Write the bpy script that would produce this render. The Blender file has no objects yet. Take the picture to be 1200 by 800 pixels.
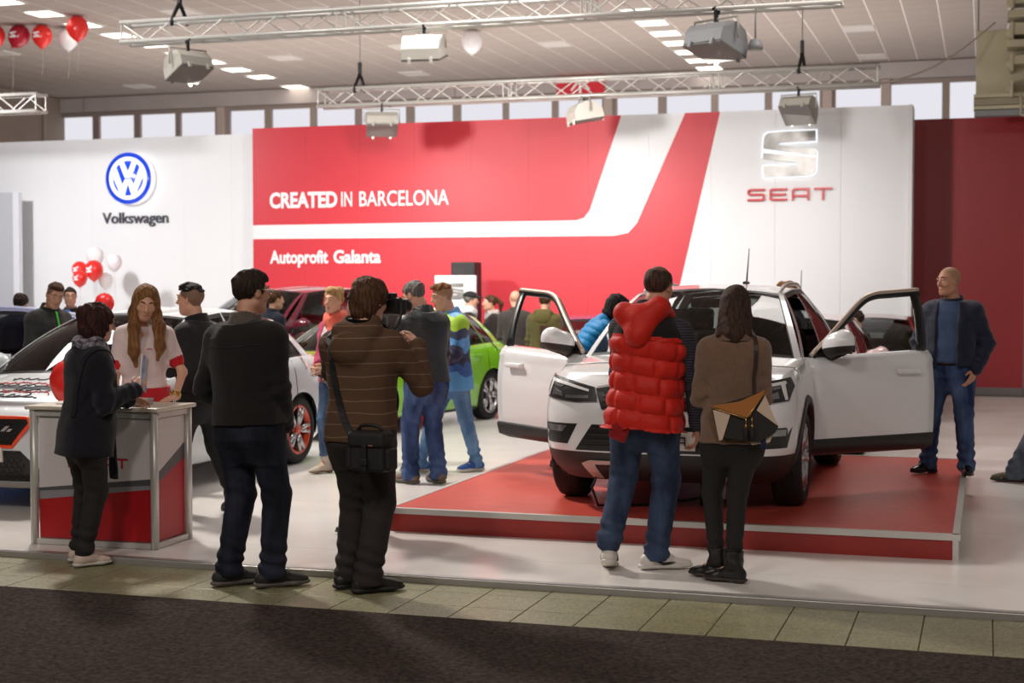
import bpy, bmesh, math, random
import numpy as np
from math import sin, cos, pi, radians as RAD
from mathutils import Vector, Matrix
from mathutils.geometry import delaunay_2d_cdt

random.seed(7)
rng = np.random.default_rng(7)
SC = bpy.context.scene
COL = SC.collection

# ------------------------------------------------------------------ camera
cam_data = bpy.data.cameras.new('camera')
cam_data.sensor_width = 36.0
cam_data.lens = 52.5
cam_data.clip_end = 200
cam_data.dof.use_dof = True
cam_data.dof.focus_distance = 9.0
cam_data.dof.aperture_fstop = 2.8
cam = bpy.data.objects.new('camera', cam_data)
cam.location = (0, 0, 1.68)
cam.rotation_euler = (RAD(90 - 2.03), 0, RAD(17.6))
COL.objects.link(cam)
SC.camera = cam

# ------------------------------------------------------------------ world
world = bpy.data.worlds.new('hall_ambient')
world.use_nodes = True
bg = world.node_tree.nodes['Background']
bg.inputs[0].default_value = (1.0, 0.93, 0.87, 1)
bg.inputs[1].default_value = 0.16
SC.world = world

# ------------------------------------------------------------------ lamps of the hall
def area_lamp(name, loc, target, size, power, color=(1, .97, .93), spread=180, size_y=None):
    d = bpy.data.lights.new(name, 'AREA')
    d.energy = power; d.color = color; d.size = size
    d.shape = 'RECTANGLE' if size_y else 'SQUARE'
    if size_y: d.size_y = size_y
    d.spread = RAD(spread)
    o = bpy.data.objects.new(name, d)
    o.location = loc
    o.rotation_euler = (Vector(target) - Vector(loc)).to_track_quat('-Z', 'Y').to_euler()
    COL.objects.link(o)
    return o

# floodlight beams: three lamps on each truss washing the exhibition walls and stand
for i, (x, tx, p) in enumerate(((-8.55, -8.7, 20), (-5.45, -5.4, 18), (-2.45, -2.6, 7))):
    area_lamp('back_flood_beam', (x, 20.4, 3.95), (tx, 22.4, .8), .35, p, (1, .95, .92), 120)
for i, (x, y, tx, ty, p) in enumerate(((-9.37, 16.4, -9.7, 22.0, 110), (-6.27, 16.4, -6.6, 22.4, 90), (-2.85, 16.4, -3.4, 22.4, 52))):
    area_lamp('front_flood_beam', (x, y, 4.0), (tx, ty, 1.7), .4, p, (1, .96, .92), 120)
area_lamp('left_wall_flood_beam', (-15.0, 17.5, 4.6), (-15.6, 22.9, 1.8), .4, 130, (1, .97, .99), 130)
# hall lamps above the stand, and an added fill hidden behind the exhibition walls
area_lamp('stand_lamp', (-7.8, 11.6, 5.8), (-2.4, 10.0, 0.2), .55, 190, (1, .93, .85), 120)
area_lamp('hall_lamp_left', (-11.0, 14.5, 6.3), (-9.5, 15.0, 0), 2.2, 150, (1, .97, .95), 140)
area_lamp('hall_lamp_middle', (-5.5, 15.5, 6.3), (-5.5, 15.0, 0), 2.6, 138, (1, .97, .95), 140)
area_lamp('hall_lamp_right', (-0.5, 15.5, 6.3), (-0.5, 16.0, 0), 2.2, 92, (1, .93, .88), 140)
for x in (-6.5, -2.5, 1.5):
    area_lamp('hall_lamp_front', (x, 1.0, 6.3), (x - .5, 8.5, 1.0), .6, 78, (1, .93, .86), 150)
area_lamp('ceiling_fill', (-9.5, 27.5, 2.0), (-9.5, 27.5, 6.6), 18, 700, (1, .94, .89), 170, 6)  # unseen upward fill, added to brighten the ceiling

SC.view_settings.view_transform = 'Standard'
SC.view_settings.look = 'None'
SC.view_settings.gamma = 1.0
SC.view_settings.use_curve_mapping = False
SC.view_settings.exposure = 0.12

# ================================================================== helpers
def srgb(r, g, b):
    f = lambda c: (c / 255 / 12.92) if c / 255 <= .04045 else ((c / 255 + .055) / 1.055) ** 2.4
    return (f(r), f(g), f(b), 1)

class Nodes:
    def __init__(s, name):
        s.m = bpy.data.materials.new(name); s.m.use_nodes = True
        s.t = s.m.node_tree; s.b = s.t.nodes['Principled BSDF']
        s.out = s.t.nodes['Material Output']
    def n(s, kind, **kw):
        nd = s.t.nodes.new(kind)
        for k, v in kw.items():
            if k.startswith('i_'):
                key = k[2:]
                nd.inputs[int(key) if key.isdigit() else key].default_value = v
            else: setattr(nd, k, v)
        return nd
    def l(s, a, ao, b, bi): s.t.links.new(a.outputs[ao], b.inputs[bi])

def mat(name, col, rough=.6, metal=0, spec=.5, coat=0, var=0, vscale=8, bump=0, bscale=40, stretch=None, emit=None, estr=0, sheen=0, col2=None):
    """Principled material; var mixes a noise tint, bump adds fine relief."""
    N = Nodes(name); b = N.b
    b.inputs['Base Color'].default_value = col
    b.inputs['Roughness'].default_value = rough
    b.inputs['Metallic'].default_value = metal
    b.inputs['Specular IOR Level'].default_value = spec
    b.inputs['Coat Weight'].default_value = coat
    b.inputs['Coat Roughness'].default_value = .03
    if sheen: b.inputs['Sheen Weight'].default_value = sheen
    if emit:
        b.inputs['Emission Color'].default_value = emit
        b.inputs['Emission Strength'].default_value = estr
    if var or bump:
        tc = N.n('ShaderNodeTexCoord')
        mp = N.n('ShaderNodeMapping')
        if stretch: mp.inputs['Scale'].default_value = stretch
        N.l(tc, 'Object', mp, 0)
    if var:
        nz = N.n('ShaderNodeTexNoise', i_Scale=vscale, i_Detail=5.0)
        N.l(mp, 0, nz, 'Vector')
        rp = N.n('ShaderNodeValToRGB')
        c2 = col2 or tuple(min(1, c * (1 - var)) for c in col[:3]) + (1,)
        rp.color_ramp.elements[0].position = .35; rp.color_ramp.elements[0].color = c2
        rp.color_ramp.elements[1].position = .65; rp.color_ramp.elements[1].color = col
        N.l(nz, 'Fac', rp, 0); N.l(rp, 0, b, 'Base Color')
    if bump:
        nb = N.n('ShaderNodeTexNoise', i_Scale=bscale, i_Detail=6.0)
        N.l(mp, 0, nb, 'Vector')
        bp = N.n('ShaderNodeBump', i_Strength=bump, i_Distance=.01)
        N.l(nb, 'Fac', bp, 'Height'); N.l(bp, 0, b, 'Normal')
    return N.m

def glass_mat(name, tint, refl=1.0):
    N = Nodes(name)
    tr = N.n('ShaderNodeBsdfTransparent', i_Color=tint)
    gl = N.n('ShaderNodeBsdfGlossy', i_Roughness=.03)
    lw = N.n('ShaderNodeFresnel', i_IOR=1.5)
    mx = N.n('ShaderNodeMixShader')
    N.l(lw, 0, mx, 0); N.l(tr, 0, mx, 1); N.l(gl, 0, mx, 2); N.l(mx, 0, N.out, 0)
    return N.m

def emit_mat(name, col, strength):
    N = Nodes(name)
    e = N.n('ShaderNodeEmission', i_Color=col, i_Strength=strength)
    N.l(e, 0, N.out, 0)
    return N.m

def link(name, me, parent=None, loc=None, rot=None):
    o = bpy.data.objects.new(name, me)
    COL.objects.link(o)
    if parent: o.parent = parent
    if loc is not None: o.location = loc
    if rot is not None: o.rotation_euler = rot
    return o

def tag(o, label=None, cat=None, group=None, kind=None):
    if label: o['label'] = label
    if cat: o['category'] = cat
    if group: o['group'] = group
    if kind: o['kind'] = kind
    return o

def thing(name, label, cat, loc=(0, 0, 0), rz=0, group=None):
    o = link(name, None, None, loc, (0, 0, rz))
    o.empty_display_size = .1
    return tag(o, label, cat, group)

def copy_tree(o, parent=None):
    c = o.copy(); COL.objects.link(c)
    if parent: c.parent = parent
    for ch in o.children: copy_tree(ch, c)
    return c

class MB:
    """collects boxes, tubes, prisms and lathes; build() links them as one mesh object"""
    def __init__(s): s.v = []; s.f = []; s.m = []; s.sm = []
    def add(s, vs, fs, mi=0, smooth=False):
        o = len(s.v); s.v += [tuple(v) for v in vs]
        for f in fs: s.f.append(tuple(i + o for i in f)); s.m.append(mi); s.sm.append(smooth)
    def box(s, c, sz, R=None, mi=0, bev=0):
        x, y, z = (d / 2 for d in sz)
        if bev:
            b = min(bev, x * .9, y * .9, z * .9)
            bm = bmesh.new(); bmesh.ops.create_cube(bm, size=1)
            for v in bm.verts: v.co = Vector((v.co.x * 2 * x, v.co.y * 2 * y, v.co.z * 2 * z))
            bmesh.ops.bevel(bm, geom=list(bm.edges), offset=b, segments=2, affect='EDGES', profile=.5)
            bm.verts.index_update()
            vs = [v.co.copy() for v in bm.verts]; fs = [[v.index for v in f.verts] for f in bm.faces]; bm.free()
        else:
            vs = [Vector((a, b_, c_)) for a in (-x, x) for b_ in (-y, y) for c_ in (-z, z)]
            fs = [(0, 1, 3, 2), (4, 6, 7, 5), (0, 4, 5, 1), (2, 3, 7, 6), (0, 2, 6, 4), (1, 5, 7, 3)]
        c = Vector(c)
        s.add([(R @ v if R else v) + c for v in vs], fs, mi, False)
    def tube(s, pts, r, n=8, mi=0, cap=True, flat=None):
        pts = [Vector(p) for p in pts]; k = len(pts)
        rs = r if isinstance(r, (list, tuple)) else [r] * k
        prev = None; vs = []
        for i, p in enumerate(pts):
            d = (pts[min(i + 1, k - 1)] - pts[max(i - 1, 0)]).normalized()
            if prev is None:
                a = Vector((0, 0, 1)) if abs(d.z) < .9 else Vector((1, 0, 0))
                prev = a
            u = (prev - d * prev.dot(d)).normalized(); w = d.cross(u); prev = u
            for j in range(n):
                t = 2 * pi * j / n
                vs.append(p + (u * cos(t) * (flat or 1) + w * sin(t)) * rs[i])
        fs = [(i * n + j, i * n + (j + 1) % n, (i + 1) * n + (j + 1) % n, (i + 1) * n + j) for i in range(k - 1) for j in range(n)]
        s.add(vs, fs, mi, True)
        if cap:
            s.add(vs[:n], [tuple(reversed(range(n)))], mi); s.add(vs[-n:], [tuple(range(n))], mi)
    def ribbon(s, pts, normals, w, t, mi=0):
        """flat band following pts, lying on a surface with the given normals"""
        pts = [Vector(p) for p in pts]; k = len(pts); vs = []
        for i, p in enumerate(pts):
            d = (pts[min(i + 1, k - 1)] - pts[max(i - 1, 0)]).normalized()
            nn = Vector(normals[i]).normalized(); sd = d.cross(nn).normalized()
            vs += [p - sd * w / 2, p + sd * w / 2, p + sd * w / 2 + nn * t, p - sd * w / 2 + nn * t]
        fs = [(i * 4 + j, i * 4 + (j + 1) % 4, (i + 1) * 4 + (j + 1) % 4, (i + 1) * 4 + j) for i in range(k - 1) for j in range(4)]
        fs += [(3, 2, 1, 0), tuple(4 * (k - 1) + j for j in range(4))]
        s.add(vs, fs, mi, False)
    def lathe(s, prof, n=24, mi=0, axis='Z', c=(0, 0, 0), smooth=True, closed=False):
        c = Vector(c); vs = []
        for r, h in prof:
            for j in range(n):
                t = 2 * pi * j / n
                p = {'Z': (r * cos(t), r * sin(t), h), 'X': (h, r * cos(t), r * sin(t)), 'Y': (r * sin(t), h, r * cos(t))}[axis]
                vs.append(Vector(p) + c)
        k = len(prof)
        fs = [(i * n + j, i * n + (j + 1) % n, (i + 1) * n + (j + 1) % n, (i + 1) * n + j) for i in range(k - 1) for j in range(n)]
        if closed: fs += [((k - 1) * n + j, (k - 1) * n + (j + 1) % n, (j + 1) % n, j) for j in range(n)]
        s.add(vs, fs, mi, smooth)
    def prism(s, poly, a, b, plane='XZ', mi=0, c=(0, 0, 0)):
        """flat polygon extruded from a to b along the third axis"""
        def P(p, h): return {'XZ': (p[0], h, p[1]), 'XY': (p[0], p[1], h), 'YZ': (h, p[0], p[1])}[plane]
        c = Vector(c); n = len(poly)
        vs = [Vector(P(p, a)) + c for p in poly] + [Vector(P(p, b)) + c for p in poly]
        fs = [tuple(range(n)), tuple(reversed(range(n, 2 * n)))] + [(i, i + n, (i + 1) % n + n, (i + 1) % n) for i in range(n)]
        s.add(vs, fs, mi)
    def grid(s, P, mi=0, smooth=True, wrap=False):
        """P: array rows x cols x 3"""
        P = np.asarray(P, float); r, c = P.shape[:2]
        fs = [(i * c + j, i * c + (j + 1) % c, (i + 1) * c + (j + 1) % c, (i + 1) * c + j) for i in range(r - 1) for j in range(c if wrap else c - 1)]
        s.add(P.reshape(-1, 3), fs, mi, smooth)
    def ellipsoid(s, c, r, n=16, mi=0, R=None):
        c = Vector(c); vs = []; m = n // 2
        for i in range(m + 1):
            a = pi * i / m
            for j in range(n):
                t = 2 * pi * j / n
                p = Vector((r[0] * sin(a) * cos(t), r[1] * sin(a) * sin(t), r[2] * cos(a)))
                vs.append((R @ p if R else p) + c)
        fs = [(i * n + j, (i + 1) * n + j, (i + 1) * n + (j + 1) % n, i * n + (j + 1) % n) for i in range(m) for j in range(n)]
        s.add(vs, fs, mi, True)
    def mesh(s, name, mats, recalc=True):
        me = bpy.data.meshes.new(name)
        me.from_pydata(s.v, [], s.f)
        for m in (mats if isinstance(mats, (list, tuple)) else [mats]): me.materials.append(m)
        me.polygons.foreach_set('material_index', s.m)
        me.polygons.foreach_set('use_smooth', s.sm)
        if recalc:
            bm = bmesh.new(); bm.from_mesh(me)
            bmesh.ops.remove_doubles(bm, verts=bm.verts, dist=1e-5)
            bmesh.ops.recalc_face_normals(bm, faces=bm.faces)
            bm.to_mesh(me); bm.free()
        me.update()
        return me
    def build(s, name, mats, parent=None, loc=None, rot=None, recalc=True):
        return link(name, s.mesh(name, mats, recalc), parent, loc, rot)

def text_mesh(txt, size, depth, material, bold=0, xs=1.0, align='LEFT', shear=0, space=1.0):
    """the words as a solid mesh standing in the XZ plane, facing -Y"""
    cu = bpy.data.curves.new('lettering', 'FONT')
    cu.body = txt; cu.size = size; cu.extrude = depth / 2; cu.offset = bold; cu.align_x = align
    cu.shear = shear; cu.space_character = space; cu.resolution_u = 3
    o = bpy.data.objects.new('lettering', cu); COL.objects.link(o)
    dg = bpy.context.evaluated_depsgraph_get()
    me = bpy.data.meshes.new_from_object(o.evaluated_get(dg))
    bpy.data.objects.remove(o)
    co = np.zeros(len(me.vertices) * 3, np.float32); me.vertices.foreach_get('co', co)
    co = co.reshape(-1, 3); new = np.stack([co[:, 0] * xs, -co[:, 2], co[:, 1]], 1)
    me.vertices.foreach_set('co', new.ravel()); me.materials.clear(); me.materials.append(material); me.update()
    return me

def stroke_poly(mb, pts, w, a, b, mi=0):
    """mitred flat stroke in the XZ plane extruded from y=a to y=b"""
    P = [Vector(p) for p in pts]; L = []; Rr = []
    for i, p in enumerate(P):
        d0 = (P[i] - P[i - 1]).normalized() if i else (P[1] - P[0]).normalized()
        d1 = (P[i + 1] - P[i]).normalized() if i < len(P) - 1 else d0
        t = (d0 + d1).normalized(); nrm = Vector((-t.y, t.x)); k = max(.35, nrm.dot(Vector((-d0.y, d0.x))))
        L.append(p + nrm * w / 2 / k); Rr.append(p - nrm * w / 2 / k)
    for i in range(len(P) - 1):
        mb.prism([L[i], L[i + 1], Rr[i + 1], Rr[i]], a, b, 'XZ', mi)

# lettering of the car maker's wordmark, drawn as strokes in a unit box (width, strokes)
WORDMARK = {
    'S': [[(1.0, .93), (.16, .93), (.07, .86), (.07, .6), (.16, .53), (.84, .53), (.93, .46), (.93, .14), (.84, .07), (0, .07)]],
    'E': [[(1.0, .93), (.16, .93), (.07, .86), (.07, .14), (.16, .07), (1.0, .07)], [(.1, .5), (.94, .5)]],
    'A': [[(.07, 0), (.07, .8), (.17, .93), (.93, .93), (.93, 0)], [(.1, .36), (.9, .36)]],
    'T': [[(0, .93), (1, .93)], [(.5, .9), (.5, 0)]],
}
def wordmark(parent, txt, x0, z0, w, h, gap, y, material, depth=.02, stroke=.19):
    for i, ch in enumerate(txt):
        mb = MB()
        for st in WORDMARK[ch]:
            stroke_poly(mb, [(x0 + i * (w + gap) + px * w, z0 + pz * h) for px, pz in st], h * stroke, y, y - depth)
        mb.build('letter', material, parent)

# ------------------------------------------------------------------ implicit surfaces for figures, cloth and soft things
BIG = 1.0
def V3(*a): return np.array(a, float)
def rotz(a): return np.array([[cos(a), -sin(a), 0], [sin(a), cos(a), 0], [0, 0, 1.]])
def rotx(a): return np.array([[1., 0, 0], [0, cos(a), -sin(a)], [0, sin(a), cos(a)]])
def roty(a): return np.array([[cos(a), 0, sin(a)], [0, 1., 0], [-sin(a), 0, cos(a)]])
def unit(v): v = np.asarray(v, float); return v / (np.linalg.norm(v) + 1e-9)

class Field:
    def __init__(s, lo, hi, h):
        s.lo = np.asarray(lo, float); s.h = h
        n = np.ceil((np.asarray(hi, float) - s.lo) / h).astype(int) + 1
        s.ax = [(s.lo[i] + h * np.arange(n[i])).astype(np.float32) for i in range(3)]
        s.f = np.full(n, BIG, np.float32)
    def sl(s, lo, hi):
        r = []
        for i in range(3):
            a = int(max(0, math.floor((lo[i] - s.lo[i]) / s.h))); b = int(min(s.f.shape[i], math.ceil((hi[i] - s.lo[i]) / s.h) + 1))
            if b <= a: return None
            r.append(slice(a, b))
        return tuple(r)
    def co(s, sl): return s.ax[0][sl[0]][:, None, None], s.ax[1][sl[1]][None, :, None], s.ax[2][sl[2]][None, None, :]
    def _mix(s, sl, d, k, op):
        a = s.f[sl]; d = d.astype(np.float32)
        if op == 'sub': a2, d2 = -a, d; r = -s._smin(a2, d2, k)
        else: r = s._smin(a, d, k)
        s.f[sl] = r
    @staticmethod
    def _smin(a, d, k):
        if k <= 0: return np.minimum(a, d)
        h = np.maximum(k - np.abs(a - d), 0) / k
        return np.minimum(a, d) - h * h * k * .25
    def cone(s, a, b, ra, rb, k=.02, op='add', flat=None):
        """tapered capsule; flat=(direction, factor) squashes it along a direction"""
        a = np.asarray(a, float); b = np.asarray(b, float); m = max(ra, rb) + k + 2.5 * s.h
        sl = s.sl(np.minimum(a, b) - m, np.maximum(a, b) + m)
        if sl is None: return
        X, Y, Z = s.co(sl); ab = b - a; L = ab @ ab + 1e-12
        px, py, pz = X - a[0], Y - a[1], Z - a[2]
        t = np.clip((px * ab[0] + py * ab[1] + pz * ab[2]) / L, 0, 1)
        qx, qy, qz = px - t * ab[0], py - t * ab[1], pz - t * ab[2]
        q2 = qx * qx + qy * qy + qz * qz
        if flat is not None:
            n, fac = unit(flat[0]), flat[1]
            w = qx * n[0] + qy * n[1] + qz * n[2]
            q2 = q2 + w * w * (1 / fac ** 2 - 1)
        d = np.sqrt(q2) - (ra + (rb - ra) * t)
        s._mix(sl, d, k, op)
    def ell(s, c, r, R=None, k=.02, op='add'):
        c = np.asarray(c, float); r = np.asarray(r, float); m = max(r) + k + 2.5 * s.h
        sl = s.sl(c - m, c + m)
        if sl is None: return
        X, Y, Z = s.co(sl); x, y, z = X - c[0], Y - c[1], Z - c[2]
        if R is not None:
            x, y, z = (R[0, i] * x + R[1, i] * y + R[2, i] * z for i in range(3))
        q = np.sqrt((x / r[0]) ** 2 + (y / r[1]) ** 2 + (z / r[2]) ** 2)
        q2 = np.sqrt((x / r[0] ** 2) ** 2 + (y / r[1] ** 2) ** 2 + (z / r[2] ** 2) ** 2)
        s._mix(sl, q * (q - 1) / (q2 + 1e-6), k, op)
    def boxr(s, c, sz, R=None, rad=.01, k=.01, op='add'):
        c = np.asarray(c, float); sz = np.asarray(sz, float) / 2; m = np.linalg.norm(sz) + k + 2.5 * s.h
        sl = s.sl(c - m, c + m)
        if sl is None: return
        X, Y, Z = s.co(sl); x, y, z = X - c[0], Y - c[1], Z - c[2]
        if R is not None: x, y, z = (R[0, i] * x + R[1, i] * y + R[2, i] * z for i in range(3))
        x, y, z = np.abs(x) - sz[0] + rad, np.abs(y) - sz[1] + rad, np.abs(z) - sz[2] + rad
        x, y, z = np.broadcast_arrays(x, y, z)
        d = np.sqrt(np.maximum(x, 0) ** 2 + np.maximum(y, 0) ** 2 + np.maximum(z, 0) ** 2) + np.minimum(np.maximum(np.maximum(x, y), z), 0) - rad
        s._mix(sl, d, k, op)
    def prof(s, rows, o, R, k=.03, grow=0, p=2.4, op='add'):
        """stack of rounded ellipses: rows of (z, half width, half depth, y shift) in frame (o, R)"""
        rows = np.array(sorted(rows), float); o = np.asarray(o, float)
        m = rows[:, 1:3].max() + .05 + grow + k
        c0 = o + R @ V3(0, 0, rows[0, 0]); c1 = o + R @ V3(0, 0, rows[-1, 0])
        sl = s.sl(np.minimum(c0, c1) - m, np.maximum(c0, c1) + m)
        if sl is None: return
        X, Y, Z = s.co(sl); x, y, z = X - o[0], Y - o[1], Z - o[2]
        x, y, z = (R[0, i] * x + R[1, i] * y + R[2, i] * z for i in range(3))
        zz = rows[:, 0]; it = lambda j: np.interp(z, zz, rows[:, j]).astype(np.float32)
        a, b, y0 = it(1) + grow, it(2) + grow, it(3)
        q = ((np.abs(x) / a) ** p + (np.abs(y - y0) / b) ** p) ** (1 / p)
        d = (q - 1) * np.minimum(a, b) * .95
        d = np.maximum(d, np.maximum(zz[0] - z, z - zz[-1]))
        s._mix(sl, d, k, op)
    def cut(s, n, off, o=(0, 0, 0)):
        """keep the side where n.(p-o) < off"""
        n = unit(n); X, Y, Z = s.ax[0][:, None, None], s.ax[1][None, :, None], s.ax[2][None, None, :]
        d = (X - o[0]) * n[0] + (Y - o[1]) * n[1] + (Z - o[2]) * n[2] - off
        s.f = np.maximum(s.f, d.astype(np.float32))
    def band(s, fn, w=.04):
        """add fn(points) to the field near the surface (folds, quilting)"""
        i = np.nonzero(np.abs(s.f) < w)
        P = np.stack([s.ax[j][i[j]] for j in range(3)], 1).astype(float)
        s.f[i] += fn(P).astype(np.float32)
    def sample(s, P):
        g = (np.asarray(P, float) - s.lo) / s.h
        g = np.clip(g, 0, np.array(s.f.shape) - 1.001); i = g.astype(int); t = g - i; r = 0
        for a in (0, 1):
            for b in (0, 1):
                for c in (0, 1):
                    w = (t[:, 0] if a else 1 - t[:, 0]) * (t[:, 1] if b else 1 - t[:, 1]) * (t[:, 2] if c else 1 - t[:, 2])
                    r = r + w * s.f[i[:, 0] + a, i[:, 1] + b, i[:, 2] + c]
        return r
    def grad(s, P):
        e = s.h; P = np.asarray(P, float)
        g = np.stack([s.sample(P + V3(*[e if j == i else 0 for j in range(3)])) - s.sample(P - V3(*[e if j == i else 0 for j in range(3)])) for i in range(3)], 1)
        return g / (np.linalg.norm(g, axis=1, keepdims=True) + 1e-9)
    def snap(s, P, off=.004, it=12):
        P = np.array(P, float)
        for _ in range(it):
            d = s.sample(P) - off
            P = P - np.clip(d, -.03, .03)[:, None] * s.grad(P) * .8
        return P, s.grad(P)
    def mesh(s, name, mats, midx=None, smooth=0):
        f = s.f; f[0], f[-1], f[:, 0], f[:, -1], f[:, :, 0], f[:, :, -1] = BIG, BIG, BIG, BIG, BIG, BIG
        neg = f < 0; sh = np.array(f.shape) - 1
        cnt = np.zeros(sh, np.int8)
        cor = [(a, b, c) for a in (0, 1) for b in (0, 1) for c in (0, 1)]
        for a, b, c in cor: cnt += neg[a:a + sh[0], b:b + sh[1], c:c + sh[2]]
        act = np.nonzero((cnt > 0) & (cnt < 8)); n = len(act[0])
        ids = np.full(sh, -1, np.int32); ids[act] = np.arange(n)
        val = {c: f[act[0] + c[0], act[1] + c[1], act[2] + c[2]] for c in cor}
        acc = np.zeros((n, 3)); num = np.zeros(n)
        for c in cor:
            for ax in range(3):
                if c[ax]: continue
                d = list(c); d[ax] = 1; d = tuple(d); va, vb = val[c], val[d]
                m = (va < 0) != (vb < 0); t = np.where(m, va / np.where(m, va - vb, 1), 0)
                for j in range(3): acc[:, j] += np.where(m, c[j] + (t if j == ax else 0), 0)
                num += m
        P = (acc / num[:, None] + np.stack(act, 1)) * s.h + s.lo
        faces = []
        for ax in range(3):
            o1, o2 = [(1, 2), (2, 0), (0, 1)][ax]
            a = [slice(1, -1)] * 3; a[ax] = slice(0, -1); b = list(a); b[ax] = slice(1, None)
            A, B = neg[tuple(a)], neg[tuple(b)]
            w = np.nonzero(A != B); flip = A[w]
            base = [w[j] + (0 if j == ax else 1) for j in range(3)]
            def cid(d1, d2):
                q = list(base); q[o1] = q[o1] - d1; q[o2] = q[o2] - d2
                return ids[q[0], q[1], q[2]]
            q = np.stack([cid(1, 1), cid(0, 1), cid(0, 0), cid(1, 0)], 1)
            q = np.where(flip[:, None], q, q[:, ::-1]); faces.append(q)
        Fq = np.concatenate(faces); Fq = Fq[(Fq >= 0).all(1)]
        for _ in range(smooth):
            S = np.zeros_like(P); C = np.zeros(len(P))
            for j in range(4):
                np.add.at(S, Fq[:, j], P[Fq[:, (j + 1) % 4]]); np.add.at(C, Fq[:, j], 1)
                np.add.at(S, Fq[:, j], P[Fq[:, (j - 1) % 4]]); np.add.at(C, Fq[:, j], 1)
            P = P * .5 + S / np.maximum(C, 1)[:, None] * .5
        me = bpy.data.meshes.new(name)
        me.vertices.add(len(P)); me.vertices.foreach_set('co', P.astype(np.float32).ravel())
        me.loops.add(Fq.size); me.loops.foreach_set('vertex_index', Fq.astype(np.int32).ravel())
        me.polygons.add(len(Fq)); me.polygons.foreach_set('loop_start', np.arange(0, Fq.size, 4, dtype=np.int32))
        me.polygons.foreach_set('use_smooth', np.ones(len(Fq), bool))
        for m in (mats if isinstance(mats, (list, tuple)) else [mats]): me.materials.append(m)
        if midx is not None:
            cen = P[Fq].mean(1); me.polygons.foreach_set('material_index', midx(cen).astype(np.int32))
        me.update(calc_edges=True)
        return me

def waves(seed, n, fmin, fmax, aniso=(1, 1, 1)):
    """sum of ridged sine folds"""
    r = np.random.default_rng(seed); K = []
    for _ in range(n):
        k = unit(r.normal(size=3)) * np.array(aniso) * r.uniform(fmin, fmax)
        K.append((k, r.uniform(0, 6.28), r.normal(size=3) * 6, r.uniform(0, 6.28)))
    def fn(P):
        s = 0
        for k, p, m, q in K: s = s + np.abs(np.sin(P @ k * .5 + p + .8 * np.sin(P @ m + q)))
        return s / n - .63
    return fn

# ================================================================== the hall
ORD = ['nearest', 'second nearest', 'third nearest', 'fourth nearest', 'fifth nearest', 'sixth nearest', 'seventh nearest', 'eighth nearest', 'ninth nearest', 'tenth nearest', 'eleventh nearest']
m_concrete = mat('hall_subfloor', srgb(96, 92, 78), .7, var=.2)
def terrazzo(name):
    N = Nodes(name); b = N.b
    tc = N.n('ShaderNodeTexCoord'); oi = N.n('ShaderNodeObjectInfo')
    ad = N.n('ShaderNodeVectorMath', operation='ADD'); N.l(tc, 'Object', ad, 0); N.l(oi, 'Location', ad, 1)
    v = N.n('ShaderNodeTexVoronoi', i_Scale=95.0); N.l(ad, 0, v, 'Vector')
    r = N.n('ShaderNodeValToRGB'); e = r.color_ramp.elements
    e[0].position = .0; e[0].color = srgb(112, 110, 84)
    e[1].position = 1; e[1].color = srgb(176, 168, 130)
    x = r.color_ramp.elements.new(.45); x.color = srgb(146, 142, 108)
    N.l(v, 'Color', r, 0)
    nz = N.n('ShaderNodeTexNoise', i_Scale=3.0, i_Detail=4.0); N.l(ad, 0, nz, 'Vector')
    mx = N.n('ShaderNodeMix', data_type='RGBA', blend_type='MULTIPLY'); mx.inputs[0].default_value = .35
    N.l(r, 0, mx, 6); N.l(nz, 'Fac', mx, 7); N.l(mx, 2, b, 'Base Color')
    b.inputs['Roughness'].default_value = .38
    return N.m
m_tile = terrazzo('terrazzo')
m_wallpaint = mat('hall_wall_paint', srgb(186, 170, 162), .8, var=.08, vscale=1.2)
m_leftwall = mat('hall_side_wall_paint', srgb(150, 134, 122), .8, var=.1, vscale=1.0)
m_beam = mat('concrete_beam_paint', srgb(184, 174, 172), .8, var=.08, vscale=2)
m_grid = mat('ceiling_grid_white', srgb(240, 234, 228), .6)
m_ceil = mat('ceiling_tile_board', srgb(172, 158, 150), .9, var=.05, vscale=3, bump=.2, bscale=120)
m_mullion = mat('window_frame_grey', srgb(150, 136, 128), .5)
m_pane = emit_mat('frosted_daylight_glass', srgb(236, 234, 242), .88)
m_lit = emit_mat('lit_diffuser', (1, .9, .76, 1), 4.0)
m_unlit = mat('unlit_diffuser', srgb(206, 196, 190), .5)
m_lampframe = mat('lamp_frame_white', srgb(210, 204, 198), .4)

fl = MB(); fl.box((-9, 15.5, -.058), (34, 37, .1)); tag(fl.build('floor', m_concrete), kind='structure')
FLOOR = bpy.data.objects['floor']
tm = MB(); tm.box((0, 0, 0), (.326, .326, .012), bev=.002); tile_me = tm.mesh('tile', m_tile)
for j in range(3):
    for i in range(40):
        link('tile', tile_me, FLOOR, (-9.412 + .332 * i, 7.23 + .332 * j, -.005))

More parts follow.
